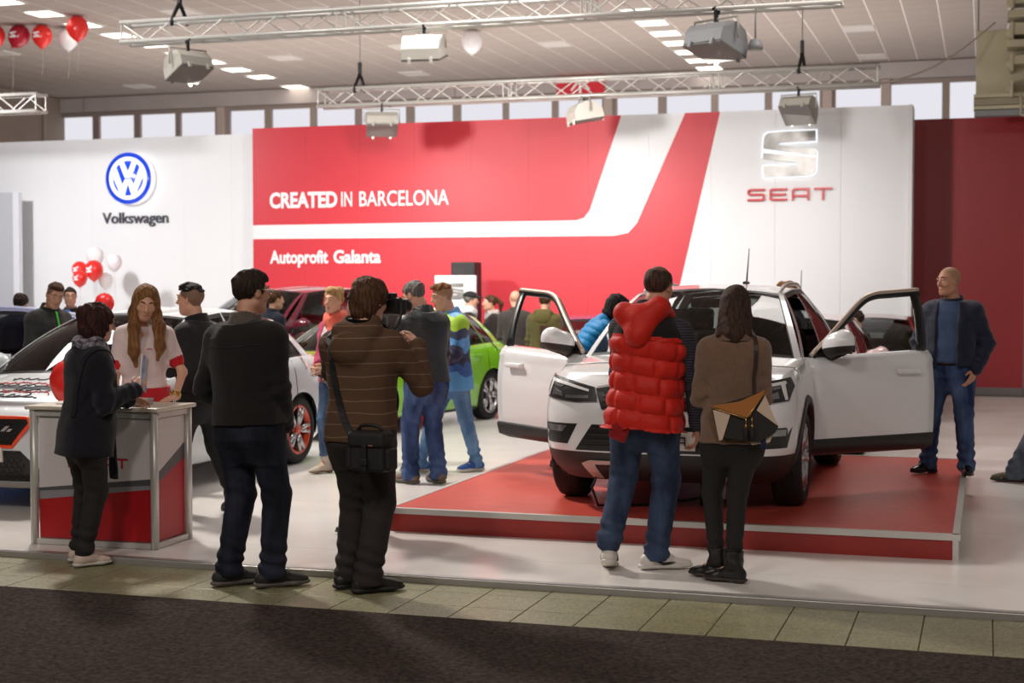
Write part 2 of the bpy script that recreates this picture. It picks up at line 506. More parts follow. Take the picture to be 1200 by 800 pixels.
CEIL_Z = 6.6
cl = MB(); cl.box((-9, 15.5, CEIL_Z + .075), (34, 37, .1)); CEIL = tag(cl.build('ceiling', m_grid), kind='structure')
lit = [(-5.96, 26.2 + 1.2 * k) for k in range(7)]
litL = [(-16.16, y) for y in (22.0, 23.2, 24.4, 25.6, 26.8, 28.0, 29.2, 30.4, 31.6, 33.4)]
unl = [(-11.36, 24.4), (-13.76, 23.8), (-8.36, 29.2), (-14.36, 29.2), (-19.76, 32.2), (-12.56, 32.2), (-2.36, 29.2), (-2.36, 32.8), (-8.36, 26.2), (-19.76, 26.8), (-11.36, 28.6)]
taken = {(round((x + 5.96) / .6), round((y - 26.2) / .6)) for x, y in lit + litL + unl}
tm = MB(); tm.box((0, 0, 0), (.578, .578, .02), bev=.003); ct_me = tm.mesh('ceiling_tile', m_ceil)
cand = []
for ix in range(-28, 20):
    for iy in range(-46, 13):
        if (ix, iy) in taken: continue
        x, y = -5.96 + .6 * ix, 26.2 + .6 * iy
        xc = x * cos(RAD(17.6)) + y * sin(RAD(17.6)); d = y * cos(RAD(17.6)) - x * sin(RAD(17.6))
        seen = d > 24.3 and abs(xc) / d < .36
        cand.append((0 if seen else 1, d, x, y))
cand.sort()
for s_, d, x, y in cand[:300]: link('ceiling_tile', ct_me, CEIL, (x, y, CEIL_Z + .03))
rest = MB()
for s_, d, x, y in cand[300:]: rest.box((x, y, CEIL_Z + .03), (.578, .578, .02))
tag(rest.build('ceiling_tile_field', m_ceil, CEIL, recalc=False), kind='stuff')

def ceiling_light(x, y, on, label, group):
    t = thing('ceiling_light' if on else 'unlit_ceiling_light', label, 'ceiling light', (x, y, CEIL_Z), 0, group)
    f = MB()
    for s in (-1, 1):
        f.box((s * .277, 0, .012), (.026, .58, .028)); f.box((0, s * .277, .012), (.528, .026, .028))
    f.build('frame', m_lampframe, t)
    d = MB(); d.box((0, 0, .012), (.528, .528, .012)); d.build('diffuser', m_lit if on else m_unlit, t)
for k, (x, y) in enumerate(lit): ceiling_light(x, y, True, 'lit square ceiling light, %s in the row above the wall with slanted white stripe' % ORD[k], 'lit ceiling lights in the right row')
for k, (x, y) in enumerate(litL): ceiling_light(x, y, True, 'lit square ceiling light, %s in the row above the white logo wall' % ORD[k], 'lit ceiling lights in the left row')
unl_where = ['behind the middle of the front truss', 'above the left end of the front truss', 'right of centre above the rear truss', 'left of the hanging round white balloon', 'above the leftmost windows', 'just above the left end of the rear truss', 'right of the right lit row, nearer of two', 'right of the right lit row, farther of two', 'behind the white-cased floodlight of the front truss', 'near the left hall wall', 'left of the white balloon, farther back']
for (x, y), w in zip(unl, unl_where): ceiling_light(x, y, False, 'unlit pale ceiling light panel ' + w, 'unlit ceiling light panels')

WY = 33.75
wb = MB()
wb.box((-9, WY + .15, 2.1), (34, .3, 4.2)); WALLB = tag(wb.build('wall_back', m_wallpaint), kind='structure')
panes = [(-23.07, -22.1), (-21.91, -20.88), (-20.7, -19.68), (-19.54, -18.55), (-18.14, -17.17), (-16.98, -15.93), (-15.77, -14.73), (-14.57, -13.39), (-13.19, -12.19), (-12.0, -10.94), (-10.8, -9.73), (-9.58, -8.52), (-8.17, -7.2), (-7.01, -5.98), (-5.82, -4.77), (-4.61, -3.56), (-3.21, -2.23), (-2.02, -.95), (-.79, .29), (.45, 1.5), (1.7, 2.8)]
edges = [-23.3] + [(panes[i][1] + panes[i + 1][0]) / 2 for i in range(len(panes) - 1)] + [3.0]
up = MB(); up.box((-9, WY + .1, 6.42), (34, .4, .36)); up.build('beam', m_beam, WALLB)
for xs in (-22.3, -12.1, -3.3):
    b = MB(); b.box((xs, WY - .103, 6.42), (.03, .01, .36)); b.build('beam_joint', m_mullion, WALLB)
for i, (a, b) in enumerate(panes):
    wx = thing('window_%d' % (i + 1), None, None, ((a + b) / 2, WY, 5.2)); wx['kind'] = 'structure'
    w = b - a; fr = MB(); L_, R_ = edges[i] - (a + b) / 2, edges[i + 1] - (a + b) / 2
    fr.box(((L_ - w / 2) / 2, .06, 0), (-w / 2 - L_, .14, 2.06)); fr.box(((R_ + w / 2) / 2, .06, 0), (R_ - w / 2, .14, 2.06))
    fr.box((0, .06, .98), (w, .14, .1)); fr.box((0, .06, -.98), (w, .14, .1))
    fr.build('window_frame', m_mullion, wx)
    g = MB(); g.box((0, .1, 0), (w, .02, 1.86)); g.build('pane', m_pane, wx)
for x in (-18.35, -8.35, -3.38, -2.13):
    c = MB(); c.box((x, WY - .06, 5.2), (.2, .14, 2.06), bev=.01); c.build('column', m_wallpaint, WALLB)
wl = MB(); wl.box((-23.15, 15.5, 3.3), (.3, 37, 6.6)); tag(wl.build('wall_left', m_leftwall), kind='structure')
WL = bpy.data.objects['wall_left']
w = MB(); w.box((-22.98, 32.2, 4.35), (.06, 2.2, .16)); w.box((-22.97, 32.9, 5.0), (.05, .08, 3.2)); w.build('trim', m_mullion, WL)

# ------------------------------------------------------------------ carpet, raised stand floor
def carpet_mat():
    N = Nodes('brown_black_carpet'); b = N.b
    tc = N.n('ShaderNodeTexCoord')
    nz = N.n('ShaderNodeTexNoise', i_Scale=160.0, i_Detail=3.0); N.l(tc, 'Object', nz, 'Vector')
    n2 = N.n('ShaderNodeTexNoise', i_Scale=38.0, i_Detail=4.0); N.l(tc, 'Object', n2, 'Vector')
    mx = N.n('ShaderNodeMath', operation='ADD'); N.l(nz, 'Fac', mx, 0); N.l(n2, 'Fac', mx, 1)
    hf = N.n('ShaderNodeMath', operation='MULTIPLY'); hf.inputs[1].default_value = .5; N.l(mx, 0, hf, 0)
    r = N.n('ShaderNodeValToRGB'); e = r.color_ramp.elements
    e[0].position = .38; e[0].color = srgb(34, 29, 27); e[1].position = .64; e[1].color = srgb(86, 74, 68)
    N.l(hf, 0, r, 0); N.l(r, 0, b, 'Base Color')
    b.inputs['Roughness'].default_value = 1; b.inputs['Specular IOR Level'].default_value = .1
    bp = N.n('ShaderNodeBump', i_Strength=.8, i_Distance=.012); N.l(hf, 0, bp, 'Height'); N.l(bp, 0, b, 'Normal')
    return N.m
c = MB(); c.box((-8, 3.05, -.001), (30, 8.1, .016), bev=.004)
tag(c.build('carpet', carpet_mat()), 'dark brown needle-felt carpet laid along the aisle in the foreground', 'carpet')

def vinyl_mat():
    N = Nodes('glossy_white_vinyl'); b = N.b
    tc = N.n('ShaderNodeTexCoord')
    nz = N.n('ShaderNodeTexNoise', i_Scale=1.3, i_Detail=6.0); N.l(tc, 'Object', nz, 'Vector')
    r = N.n('ShaderNodeValToRGB'); e = r.color_ramp.elements
    e[0].position = .3; e[0].color = srgb(226, 220, 214); e[1].position = .7; e[1].color = srgb(236, 233, 229)
    N.l(nz, 'Fac', r, 0); N.l(r, 0, b, 'Base Color')
    b.inputs['Roughness'].default_value = .24; b.inputs['Specular IOR Level'].default_value = .5
    n3 = N.n('ShaderNodeTexNoise', i_Scale=2.2, i_Detail=2.0); N.l(tc, 'Object', n3, 'Vector')
    bp = N.n('ShaderNodeBump', i_Strength=.05, i_Distance=.02); N.l(n3, 'Fac', bp, 'Height'); N.l(bp, 0, b, 'Normal')
    return N.m
m_vinyl = vinyl_mat()
m_alu = mat('brushed_aluminium', srgb(176, 172, 170), .38, metal=.7, bump=.1, bscale=30, stretch=(1, 30, 30))
m_alu_light = mat('pale_aluminium_trim', srgb(206, 203, 198), .4, metal=.45)
stand = thing('stand_floor', 'glossy white raised exhibition floor carrying the cars and visitors', 'stand floor', (-9, 7.93, 0))
ys = [0, .64] + [.64 + 1.9 * k for k in range(1, 9)]
b = MB(); b.box((0, 8.05, .012), (34, 15.9, .024)); b.build('subfloor_board', m_concrete, stand)
for a, c_ in zip(ys[:-1], ys[1:]):
    b = MB(); b.box((0, (a + c_) / 2, .0325), (34, c_ - a - .004, .015)); b.build('vinyl_sheet', m_vinyl, stand)
b = MB(); b.box((0, -.01, .019), (34, .022, .040), bev=.004); b.box((0, .012, .0415), (34, .05, .003)); b.build('edge_strip', m_alu, stand)

# ------------------------------------------------------------------ red podium under the main car
ZP = .195
m_podred = mat('red_linoleum', srgb(210, 84, 70), .38, var=.14, vscale=5, stretch=(1, 6, 1))
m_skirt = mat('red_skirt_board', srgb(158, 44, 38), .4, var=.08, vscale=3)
m_woodedge = mat('raw_pine_edge', srgb(226, 198, 160), .55, var=.1, vscale=6)
pod = thing('podium', 'low red podium with aluminium edges under the white open-door car', 'podium', (-2.0, 11.45, .04))
b = MB(); b.box((0, 0, .147), (3.70, 4.2, .016)); b.build('top_board', m_podred, pod)
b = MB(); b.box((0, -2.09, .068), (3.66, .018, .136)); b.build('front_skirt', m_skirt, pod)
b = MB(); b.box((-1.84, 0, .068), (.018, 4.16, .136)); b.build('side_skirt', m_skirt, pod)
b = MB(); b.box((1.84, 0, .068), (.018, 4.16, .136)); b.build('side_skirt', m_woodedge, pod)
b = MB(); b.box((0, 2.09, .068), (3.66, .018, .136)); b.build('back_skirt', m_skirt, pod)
for x, y, sx, sy in ((0, -2.105, 3.74, .014), (0, 2.105, 3.74, .014), (-1.858, 0, .014, 4.2), (1.858, 0, .014, 4.2)):
    b = MB(); b.box((x, y, .139), (sx, sy, .036)); b.box((x * .992, y * .993, .1565), (max(sx, .04), max(sy, .04), .004)); b.build('edge_trim', m_alu_light, pod)
b = MB(); b.box((1.842, -2.098, .062), (.035, .02, .124)); b.build('corner_trim', m_alu_light, pod)

# ------------------------------------------------------------------ exhibition walls
m_white = mat('white_wall_board', srgb(228, 230, 232), .5, var=.02, vscale=.8)
m_red = mat('red_print', srgb(204, 50, 62), .45, var=.05, vscale=.7)
m_darkred = mat('dark_red_board', srgb(122, 22, 24), .45)
m_redboard = mat('red_board', srgb(160, 34, 42), .45, var=.05, vscale=.6)
m_skirting = mat('grey_skirting', srgb(120, 112, 110), .5)
wy = 22.4
sw = thing('exhibition_wall', 'tall red and white exhibition wall with slanted stripe and slogans', 'exhibition wall', (-11.62, wy, .04))
NW = 11; PW = (11.62 - 1.09) / NW
HW_ = 4.29
def lerp_pts(x, pts): return float(np.interp(x, [p[0] for p in pts], [p[1] for p in pts]))
up1 = lambda x: HW_ if x < 6.27 else 0
lo1 = lambda x: lerp_pts(x, [(0, 2.69), (5.55, 2.695), (5.68, 2.73), (5.77, 2.84), (6.27, HW_)])
up2 = lambda x: lerp_pts(x, [(0, 2.46), (6.15, 2.45), (6.38, 2.49), (6.52, 2.64), (6.6, 2.82), (7.26, HW_), (9, HW_)])
lo2 = lambda x: lerp_pts(x, [(0, 0.02), (6.80, .02), (7.23, 1.87), (7.79, HW_)])
for i in range(NW):
    x0, x1 = i * PW + .0012, (i + 1) * PW - .0012
    p = MB(); p.box(((x0 + x1) / 2, .03, HW_ / 2), (x1 - x0, .06, HW_)); pn = p.build('panel', m_white, sw)
    for lo, upf, xmax in ((lo1, up1, 6.27), (lo2, up2, 7.79)):
        xs = sorted({x for x in np.linspace(x0, min(x1, xmax), 14)} | {x for x in (5.55, 5.68, 5.77, 6.15, 6.38, 6.52, 6.6, 6.80, 7.23, 7.26) if x0 < x < min(x1, xmax)}) if x0 < xmax else []
        if not xs: continue
        g = MB()
        top = [(x, min(HW_, max(upf(min(x, xmax - 1e-4)), lo(x)))) for x in xs]; bot = [(x, lo(x)) for x in xs]
        for a in range(len(xs) - 1):
            q = [bot[a], bot[a + 1], top[a + 1], top[a]]
            if q[2][1] - q[1][1] + q[3][1] - q[0][1] > .002: g.prism(q, -.003, .0, 'XZ')
        if g.v: g.build('print', m_red, pn)
p = MB(); p.box((10.53 + .03, .2, HW_ / 2), (.06, .52, HW_), bev=.006); p.build('end_post', m_white, sw)
m_letter = mat('white_lettering', srgb(244, 244, 244), .5)
def lettering(parent, word, txt, x, z, size, wid, bold=0, material=None, depth=.004, y=-.0055):
    me = text_mesh(txt, size, depth, material or m_letter, bold)
    co = np.zeros(len(me.vertices) * 3, np.float32); me.vertices.foreach_get('co', co); co = co.reshape(-1, 3)
    co[:, 0] -= co[:, 0].min(); co[:, 0] *= wid / co[:, 0].max(); me.vertices.foreach_set('co', co.ravel()); me.update()
    return link(word, me, parent, (x, y, z))
lettering(sw, 'slogan_word', 'CREATED', .31, 2.975, .345, 1.22, .012)
lettering(sw, 'slogan_word', 'IN', 1.60, 2.975, .345, .19, .002)
lettering(sw, 'slogan_word', 'BARCELONA', 1.92, 2.975, .345, 1.54, .002)
lettering(sw, 'dealer_word', 'Autoprofit', .31, 2.06, .29, 1.05, .008)
lettering(sw, 'dealer_word', 'Galanta', 1.46, 2.06, .29, .83, .008)

vw = thing('exhibition_wall', 'plain white exhibition wall behind the round blue emblem', 'exhibition wall', (-19.6, 22.9, .04))
for i in range(9):
    p = MB(); p.box(((i + .5) * .915, .03, 2.13), (.9135, .06, 4.26)); p.build('panel', m_white, vw)
rw = thing('exhibition_wall', 'dark red exhibition wall at the right behind the man in navy', 'exhibition wall', (-1.45, 24.1, .04))
for x0, x1, m in ((0, .945, m_darkred), (.9455, 2.0, m_redboard), (2.0005, 2.06, m_skirting)):
    p = MB(); p.box(((x0 + x1) / 2, .03, 2.13), (x1 - x0, .06, 4.26)); p.build('panel', m, rw)
p = MB(); p.box((1.0, -.012, .06), (2.0, .024, .12), bev=.004); p.build('skirting', m_skirting, rw)
m_greypanel = mat('pale_grey_panel', srgb(180, 182, 188), .5)
m_greylite = mat('lighter_grey_panel', srgb(214, 217, 222), .5)
gp = thing('partition_panel', 'pale grey partition standing before the white wall at far left', 'partition', (-17.05, 22.4, .04))
p = MB(); p.box((0, 0, 1.66), (1.6, .1, 3.32)); p.build('panel', m_greypanel, gp)
p = MB(); p.box((.86, -.02, 1.66), (.12, .1, 3.32)); p.build('side_panel', m_greylite, gp)

# round blue emblem on the white wall
m_blue = mat('emblem_blue', srgb(8, 72, 224), .25, coat=.6, emit=srgb(8, 72, 224), estr=.25)
m_embl = mat('emblem_white', srgb(252, 252, 252), .3, emit=(1, 1, 1, 1), estr=.35)
em = thing('round_emblem', 'round blue and white car maker emblem mounted on the white wall', 'emblem', (-14.2, 22.898, 3.59))
d = MB(); d.lathe([(0, 0), (.445, 0), (.455, -.01), (.455, -.13), (.445, -.14), (0, -.14)], 64, 0, 'Y'); d.build('disc', [m_embl], em)
d = MB(); d.lathe([(0, -.141), (.449, -.141), (.449, -.147), (0, -.147)], 64, 0, 'Y'); d.build('blue_face', m_blue, em)
d = MB(); d.lathe([(.302, -.147), (.372, -.147), (.372, -.158), (.302, -.158)], 64, 0, 'Y', closed=True); d.build('white_ring', m_embl, em)
def clip_r(x, z, R=.312):
    r = math.hypot(x, z); return (x, z) if r < R else (x * R / r, z * R / r)
k = .449
for nme, Q in (('upper_letter', [(.37, .56), (.18, .64), (0, .25), (0, .015), (.13, .015)]), ('lower_letter', [(.52, .42), (.68, .10), (.34, -.60), (.17, -.70), (0, -.20), (0, -.03), (.13, -.03), (.245, -.27)])):
    d = MB()
    for s_ in (1, -1):
        q = [clip_r(s_ * x * k, z * k) for x, z in Q]
        d.prism(q if s_ == 1 else q[::-1], -.147, -.158)
    d.build(nme, m_embl, em)
m_dark = mat('dark_grey_lettering', srgb(62, 62, 72), .4)
nm = thing('wall_lettering', 'dark grey maker name lettering under the round blue emblem', 'lettering', (-14.8, 22.9, 2.76))
lettering(nm, 'lettering', 'Volkswagen', 0.0, .06, .27, 1.30, .003, m_dark, .03, -.016)

# metallic S emblem with its halo plate, and the red letters below it
def s_emblem(loc, label, scale, halo, m1, group=None):
    t = thing('s_emblem', label, 'emblem', loc)
    A = [(197, 238), (200, 185), (207, 158), (228, 145), (300, 139), (512, 137), (514, 200), (300, 205), (283, 218), (517, 250), (517, 290)]
    B = [(195, 265), (517, 300), (514, 372), (505, 392), (480, 406), (400, 411), (203, 413), (198, 348), (395, 343), (412, 330), (195, 300)]
    f = scale / 320
    for nme, P in (('upper_half', A), ('lower_half', B)):
        q = [((x - 357) * f, (275 - z) * f) for x, z in P]
        if halo:
            cx, cz = sum(p[0] for p in q) / len(q), sum(p[1] for p in q) / len(q)
            h = MB()
            h.prism([(p[0] + math.copysign(.022, p[0] - 0), p[1] + (.02 if p[1] > cz else -.02)) for p in q], -.03, -.034)
            h.build('halo_plate', halo, t)
        b = MB(); b.prism(q, -.035 if halo else 0, -.08 if halo else -.008); b.build(nme, m1, t)
    return t
m_chrome = mat('brushed_chrome', srgb(172, 170, 168), .42, metal=.8, var=.3, vscale=2.2, col2=srgb(112, 110, 108))
m_halo = emit_mat('halo_light', (.93, .95, 1, 1), 1.15)
s_emblem((-2.785, wy, 3.665), 'large backlit metallic S emblem on the white wall end', .775, m_halo, m_chrome)
m_redletter = mat('red_letter_acrylic', srgb(196, 34, 42), .35)
lt = thing('wall_lettering', 'four wide red letters below the metallic S emblem', 'lettering', (-3.41, wy, 2.985))
wordmark(lt, 'SEAT', 0, 0, .262, .175, .064, -.002, m_redletter, .045)

# ================================================================== trusses, floodlights, hoists
m_truss = mat('truss_aluminium', srgb(206, 204, 198), .35, metal=.35, spec=.6)
m_black = mat('black_webbing', srgb(22, 22, 24), .6)
m_floodcase = mat('floodlight_case', srgb(176, 172, 162), .5, var=.08)
m_floodwhite = mat('floodlight_case_white', srgb(226, 222, 212), .45)
m_floodgrey = mat('floodlight_case_grey', srgb(140, 142, 144), .5)
m_flooddark = mat('floodlight_vent', srgb(110, 108, 104), .5)
def truss(x0, x1, y, z, label, s=.25, pitch=.36):
    """square truss: four chords with zigzag braces on front, back, top"""
    t = thing('truss', label, 'truss', (x0, y, z)); L = x1 - x0
    for dy in (-s / 2, s / 2):
        for dz in (-s / 2, s / 2):
            c = MB(); c.tube([(0, dy, dz), (L, dy, dz)], .028, 10); c.build('chord', m_truss, t)
    n = max(2, round(L / pitch)); st = L / n
    br = MB(); br.tube([(-st / 2, 0, -s / 2), (st / 2, 0, s / 2)], .010, 6, cap=False); up_me = br.mesh('brace', m_truss)
    br = MB(); br.tube([(-st / 2, 0, s / 2), (st / 2, 0, -s / 2)], .010, 6, cap=False); dn_me = br.mesh('brace', m_truss)
    br = MB(); br.tube([(-st / 2, -s / 2, 0), (st / 2, s / 2, 0)], .010, 6, cap=False); tp_me = br.mesh('brace', m_truss)
    br = MB(); br.tube([(0, 0, -s / 2), (0, 0, s / 2)], .012, 6, cap=False); v_me = br.mesh('post', m_truss)
    br = MB(); br.tube([(0, -s / 2, 0), (0, s / 2, 0)], .012, 6, cap=False); h_me = br.mesh('spreader', m_truss)
    for i in range(n):
        x = (i + .5) * st
        link('brace', up_me if i % 2 else dn_me, t, (x, -s / 2, 0)); link('brace', dn_me if i % 2 else up_me, t, (x, s / 2, 0))
        link('brace', tp_me, t, (x, 0, -s / 2))
    joints = [0.02, L - .02] + [3.0 * k + d for k in range(1, int(L / 3) + (L % 3 > .5)) for d in (-.06, .06) if 3.0 * k + d < L - .3]
    for x in joints:
        for dy in (-s / 2, s / 2): link('post', v_me, t, (x, dy, 0))
        for dz in (-s / 2, s / 2): link('spreader', h_me, t, (x, 0, dz))
    return t
truss(-10.32, -1.5, 16.5, 4.865, 'long front lighting truss carrying three floodlights', .24)
truss(-9.6, -1.39, 20.7, 4.535, 'rear lighting truss just in front of the red wall', .25)
truss(-20.5, -14.0, 20.0, 4.56, 'short truss end poking in at the left edge', .26)

def floodlight(loc, tilt, turn, label, case, sc=1.0, drop=.16):
    """asymmetric floodlight: wedge-shaped case, glass front with clips, yoke and hook on the truss"""
    t = thing('floodlight', label, 'floodlight', loc, turn, 'floodlights hanging from the trusses'); t.scale = (sc, sc, sc)
    R = Matrix.Rotation(tilt, 3, 'X')
    prof = [(-.20, -.10), (-.21, .02), (-.16, .12), (-.04, .17), (.10, .15), (.20, .06), (.22, -.06)]
    def tf(mb): mb.v = [tuple(R @ Vector(v) + Vector((0, 0, -.30 - drop + .16))) for v in mb.v]; return mb
    c = MB(); w = .24
    n = len(prof)
    vs = [(-w, a, b) for a, b in prof] + [(w, a, b) for a, b in prof]
    vs = [(x * (1 if -.15 < a < .15 else .93), a, b) for x, a, b in vs]
    c.add(vs, [tuple(range(n)), tuple(reversed(range(n, 2 * n)))] + [(i, (i + 1) % n, (i + 1) % n + n, i + n) for i in range(n)])
    c.box((0, .03, .165), (.2, .12, .03), bev=.01); tf(c).build('case', case, t)
    g = MB(); g.box((0, .01, -.095), (.46, .42, .02), R=Matrix.Rotation(RAD(5.5), 3, 'X'), bev=.006); tf(g).build('glass_front', m_flooddark, t)
    v = MB(); v.box((0, .03, .185), (.13, .08, .012)); tf(v).build('vent', m_flooddark, t)
    for sx in (-.13, .13):
        for a, b in ((-.21, -.115), (.225, -.075)):
            q = MB(); q.box((sx, a, b), (.035, .03, .07), bev=.006); tf(q).build('clip', case, t)
    y = MB(); y.tube([(-.26, 0, -.28 - drop + .16), (-.26, 0, -.08 - drop + .16), (.26, 0, -.08 - drop + .16), (.26, 0, -.28 - drop + .16)], .012, 6); y.build('yoke', m_floodcase, t)
    hk = MB(); hk.box((0, 0, -.02 - drop / 2 + .04), (.035, .035, drop + .04), bev=.005); hk.tube([(0, -.05, .03), (0, 0, .058), (0, .05, .03), (0, .03, -.01)], .014, 6); hk.build('hook_clamp', m_black, t)
# hung from the lower chords
floodlight((-9.37, 16.38, 4.695), RAD(-28), RAD(62), 'grey floodlight under the left end of the front truss', m_floodcase, 1.0)
floodlight((-6.27, 16.38, 4.695), RAD(10), RAD(6), 'white-cased floodlight under the middle of the front truss', m_floodwhite, 1.0, .1)
floodlight((-2.85, 16.38, 4.695), RAD(-22), RAD(-28), 'dark grey floodlight under the right end of the front truss', m_floodgrey, 1.15, .14)
floodlight((-8.55, 20.58, 4.365), RAD(-25), RAD(24), 'grey floodlight on the rear truss left of the slogan wall centre', m_floodcase, 1.0, .12)
floodlight((-5.45, 20.58, 4.365), RAD(5), RAD(-58), 'cream floodlight on the rear truss over the white slanted stripe', m_floodwhite, 1.0, .08)
floodlight((-2.45, 20.58, 4.365), RAD(-40), RAD(-12), 'beige floodlight hanging just above the metallic S emblem', m_floodcase, .95, .14)
lamp = thing('small_spotlight', 'small round spotlight beside the right front floodlight', 'spotlight', (-2.42, 16.38, 4.695))
b = MB(); b.tube([(0, 0, .04), (0, 0, -.32)], .010, 6); b.build('stem', m_floodgrey, lamp)
b = MB(); b.lathe([(.001, -.30), (.05, -.31), (.08, -.37), (.085, -.42), (.0, -.42)], 16); b.build('lamp_head', m_floodgrey, lamp)

m_hoist = mat('hoist_black', srgb(28, 28, 30), .5)
def sling(x, y, z, label, grp):
    t = thing('truss_sling', label, 'sling', (x, y, z), 0, grp)
    b = MB(); b.tube([(0, 0, .40), (0, 0, 6.6 - z)], .008, 6); b.build('cable', m_floodgrey, t)
    b = MB(); b.box((0, 0, .30), (.05, .05, .22), bev=.01); b.build('hook', m_hoist, t)
    b = MB()
    b.tube([(0, 0, .24), (-.02, -.12, .06), (-.03, -.145, -.02), (-.02, -.14, -.06)], .024, 8)
    b.tube([(0, 0, .24), (.02, .12, .06), (.02, .145, -.02)], .024, 8)
    b.build('strap', m_black, t)
sling(-9.55, 16.5, 4.97, 'black lifting strap over the left end of the front truss', 'slings that carry the trusses')
sling(-8.95, 20.7, 4.645, 'black lifting strap over the left half of the rear truss', 'slings that carry the trusses')
sling(-2.42, 20.7, 4.645, 'black lifting strap over the right end of the rear truss', 'slings that carry the trusses')

# ventilation unit in the top right corner, with its cable
m_cream = mat('cream_sheet_metal', srgb(202, 194, 164), .5, var=.08, vscale=2)
m_creamdk = mat('cream_sheet_metal_shaded', srgb(160, 150, 128), .55)  # darker cream: shade of the recess put into the colour
vu = thing('ventilation_unit', 'cream sheet-metal ventilation unit with stacked duct stubs at top right', 'ventilation unit', (.55, 23.0, 4.6))
b = MB(); b.box((.05, .3, .35), (1.55, .5, 1.0), bev=.015); b.build('casing', m_cream, vu)
for z in (-.02, .36, .80, 1.24):
    b = MB(); b.box((.1, -.1, z), (.62 if z > 0 else .3, .4, .17 if z != .36 else .13), bev=.01); b.build('duct', m_cream, vu)
    b = MB(); b.box((-.23, -.1, z - .03), (.045, .46, .26), bev=.015); b.lathe([(.001, -.32), (.05, -.30), (.09, -.25)], 12, 0, 'X', (0, -.1, z - .03)); b.build('flange', m_cream, vu)
for z in (1.0, .58, ):
    b = MB(); b.box((.1, -.15, z), (.8, .5, .10), bev=.01); b.build('shelf', m_cream, vu)
b = MB(); b.box((.05, -.05, -.13), (1.6, .3, .05)); b.box((.05, -.05, -.30), (1.6, .3, .05)); b.build('frame_rail', m_cream, vu)
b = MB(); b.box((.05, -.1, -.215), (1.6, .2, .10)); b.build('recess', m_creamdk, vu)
b = MB(); b.box((.05, -.1, -.38), (1.58, .2, .09), bev=.01); b.build('grille_bar', m_floodgrey, vu)
b = MB(); b.tube([(-.1, -.2, -.1), (-.1, -.2, -.42), (.1, -.2, -.48), (.3, -.2, -.62)], .018, 8); b.build('bracket_pipe', m_cream, vu)
for sx in (-.7, .75):
    b = MB(); b.tube([(sx, .3, .85), (sx, .3, 2.02)], .012, 6); b.build('hanger_rod', m_floodgrey, vu)
cb = MB(); P = []
for i in range(21):
    t = i / 20; a = Vector((-1.40, 20.7, 4.42)); c_ = Vector((.08, 22.9, 5.53))
    p = a.lerp(c_, t); p.z -= .16 * sin(pi * t); P.append(p)
cb.tube(P, .013, 6)
tag(cb.build('power_cable', mat('white_cable', srgb(200, 192, 182), .5)), 'white cable sagging from the rear truss end to the ventilation unit', 'cable')

# red hanging sign far behind the rear truss
rs = thing('hanging_sign', 'red sign with white arrow strokes on the far wall behind the rear truss', 'sign', (-9.0, 33.62, 6.36))
b = MB(); b.box((0, 0, 0), (1.15, .05, .48), bev=.01); b.build('sign_board', mat('sign_red', srgb(196, 30, 44), .4, emit=srgb(196, 30, 44), estr=.15), rs)
b = MB(); b.box((0, -.03, 0), (.06, .008, .34)); b.box((-.12, -.03, .02), (.05, .008, .3), R=Matrix.Rotation(.7, 3, 'Y')); b.box((.12, -.03, .02), (.05, .008, .3), R=Matrix.Rotation(-.7, 3, 'Y')); b.box((.32, -.03, .12), (.2, .008, .05)); b.build('sign_mark', m_letter, rs)

# ================================================================== cars
m_tire = mat('tyre_rubber', srgb(24, 24, 25), .75, bump=.15, bscale=60)
m_rimsilver = mat('rim_silver', srgb(196, 196, 198), .25, metal=.85)
m_rimdark = mat('rim_black', srgb(34, 34, 36), .3, metal=.4)
m_rimorange = mat('rim_orange', srgb(226, 76, 34), .3, coat=.4)
m_clad = mat('black_plastic_cladding', srgb(40, 37, 36), .5)
m_rubber = mat('window_rubber_black', srgb(16, 16, 18), .35)
m_interior = mat('car_interior_dark', srgb(44, 40, 38), .8)
m_seat = mat('car_seat_fabric', srgb(70, 64, 60), .85)
m_carglass = glass_mat('tinted_car_glass', (.42, .45, .43, 1))
m_clearglass = glass_mat('clear_lamp_glass', (.9, .9, .9, 1))
m_lampin = mat('headlamp_reflector', srgb(150, 150, 152), .22, metal=.8)
m_lampdark = mat('headlamp_housing', srgb(44, 42, 42), .3)
m_drl = mat('headlamp_light_bar', srgb(232, 232, 232), .2)
m_mesh = mat('grille_black', srgb(20, 20, 21), .35)
m_plate = mat('number_plate_white', srgb(214, 208, 200), .4)
m_redlamp = mat('tail_lamp_red', srgb(190, 20, 22), .2, coat=.5)
m_silver = mat('satin_silver_trim', srgb(196, 190, 186), .35, metal=.3)
m_chrometrim = mat('door_frame_bright_trim', srgb(206, 188, 172), .3, metal=.5)

def cr(keys, n):
    """Catmull-Rom resampling of key rows"""
    K = np.array(keys, float); m = len(K)
    t = np.linspace(0, m - 1, n); i = np.clip(t.astype(int), 0, m - 2); f = (t - i)[:, None]
    p1, p2 = K[i], K[i + 1]; p0 = np.where((i > 0)[:, None], K[np.maximum(i - 1, 0)], 2 * p1 - p2); p3 = np.where((i < m - 2)[:, None], K[np.minimum(i + 2, m - 1)], 2 * p2 - p1)
    return .5 * (2 * p1 + (p2 - p0) * f + (2 * p0 - 5 * p1 + 4 * p2 - p3) * f ** 2 + (3 * p1 - p0 - 3 * p2 + p3) * f ** 3)

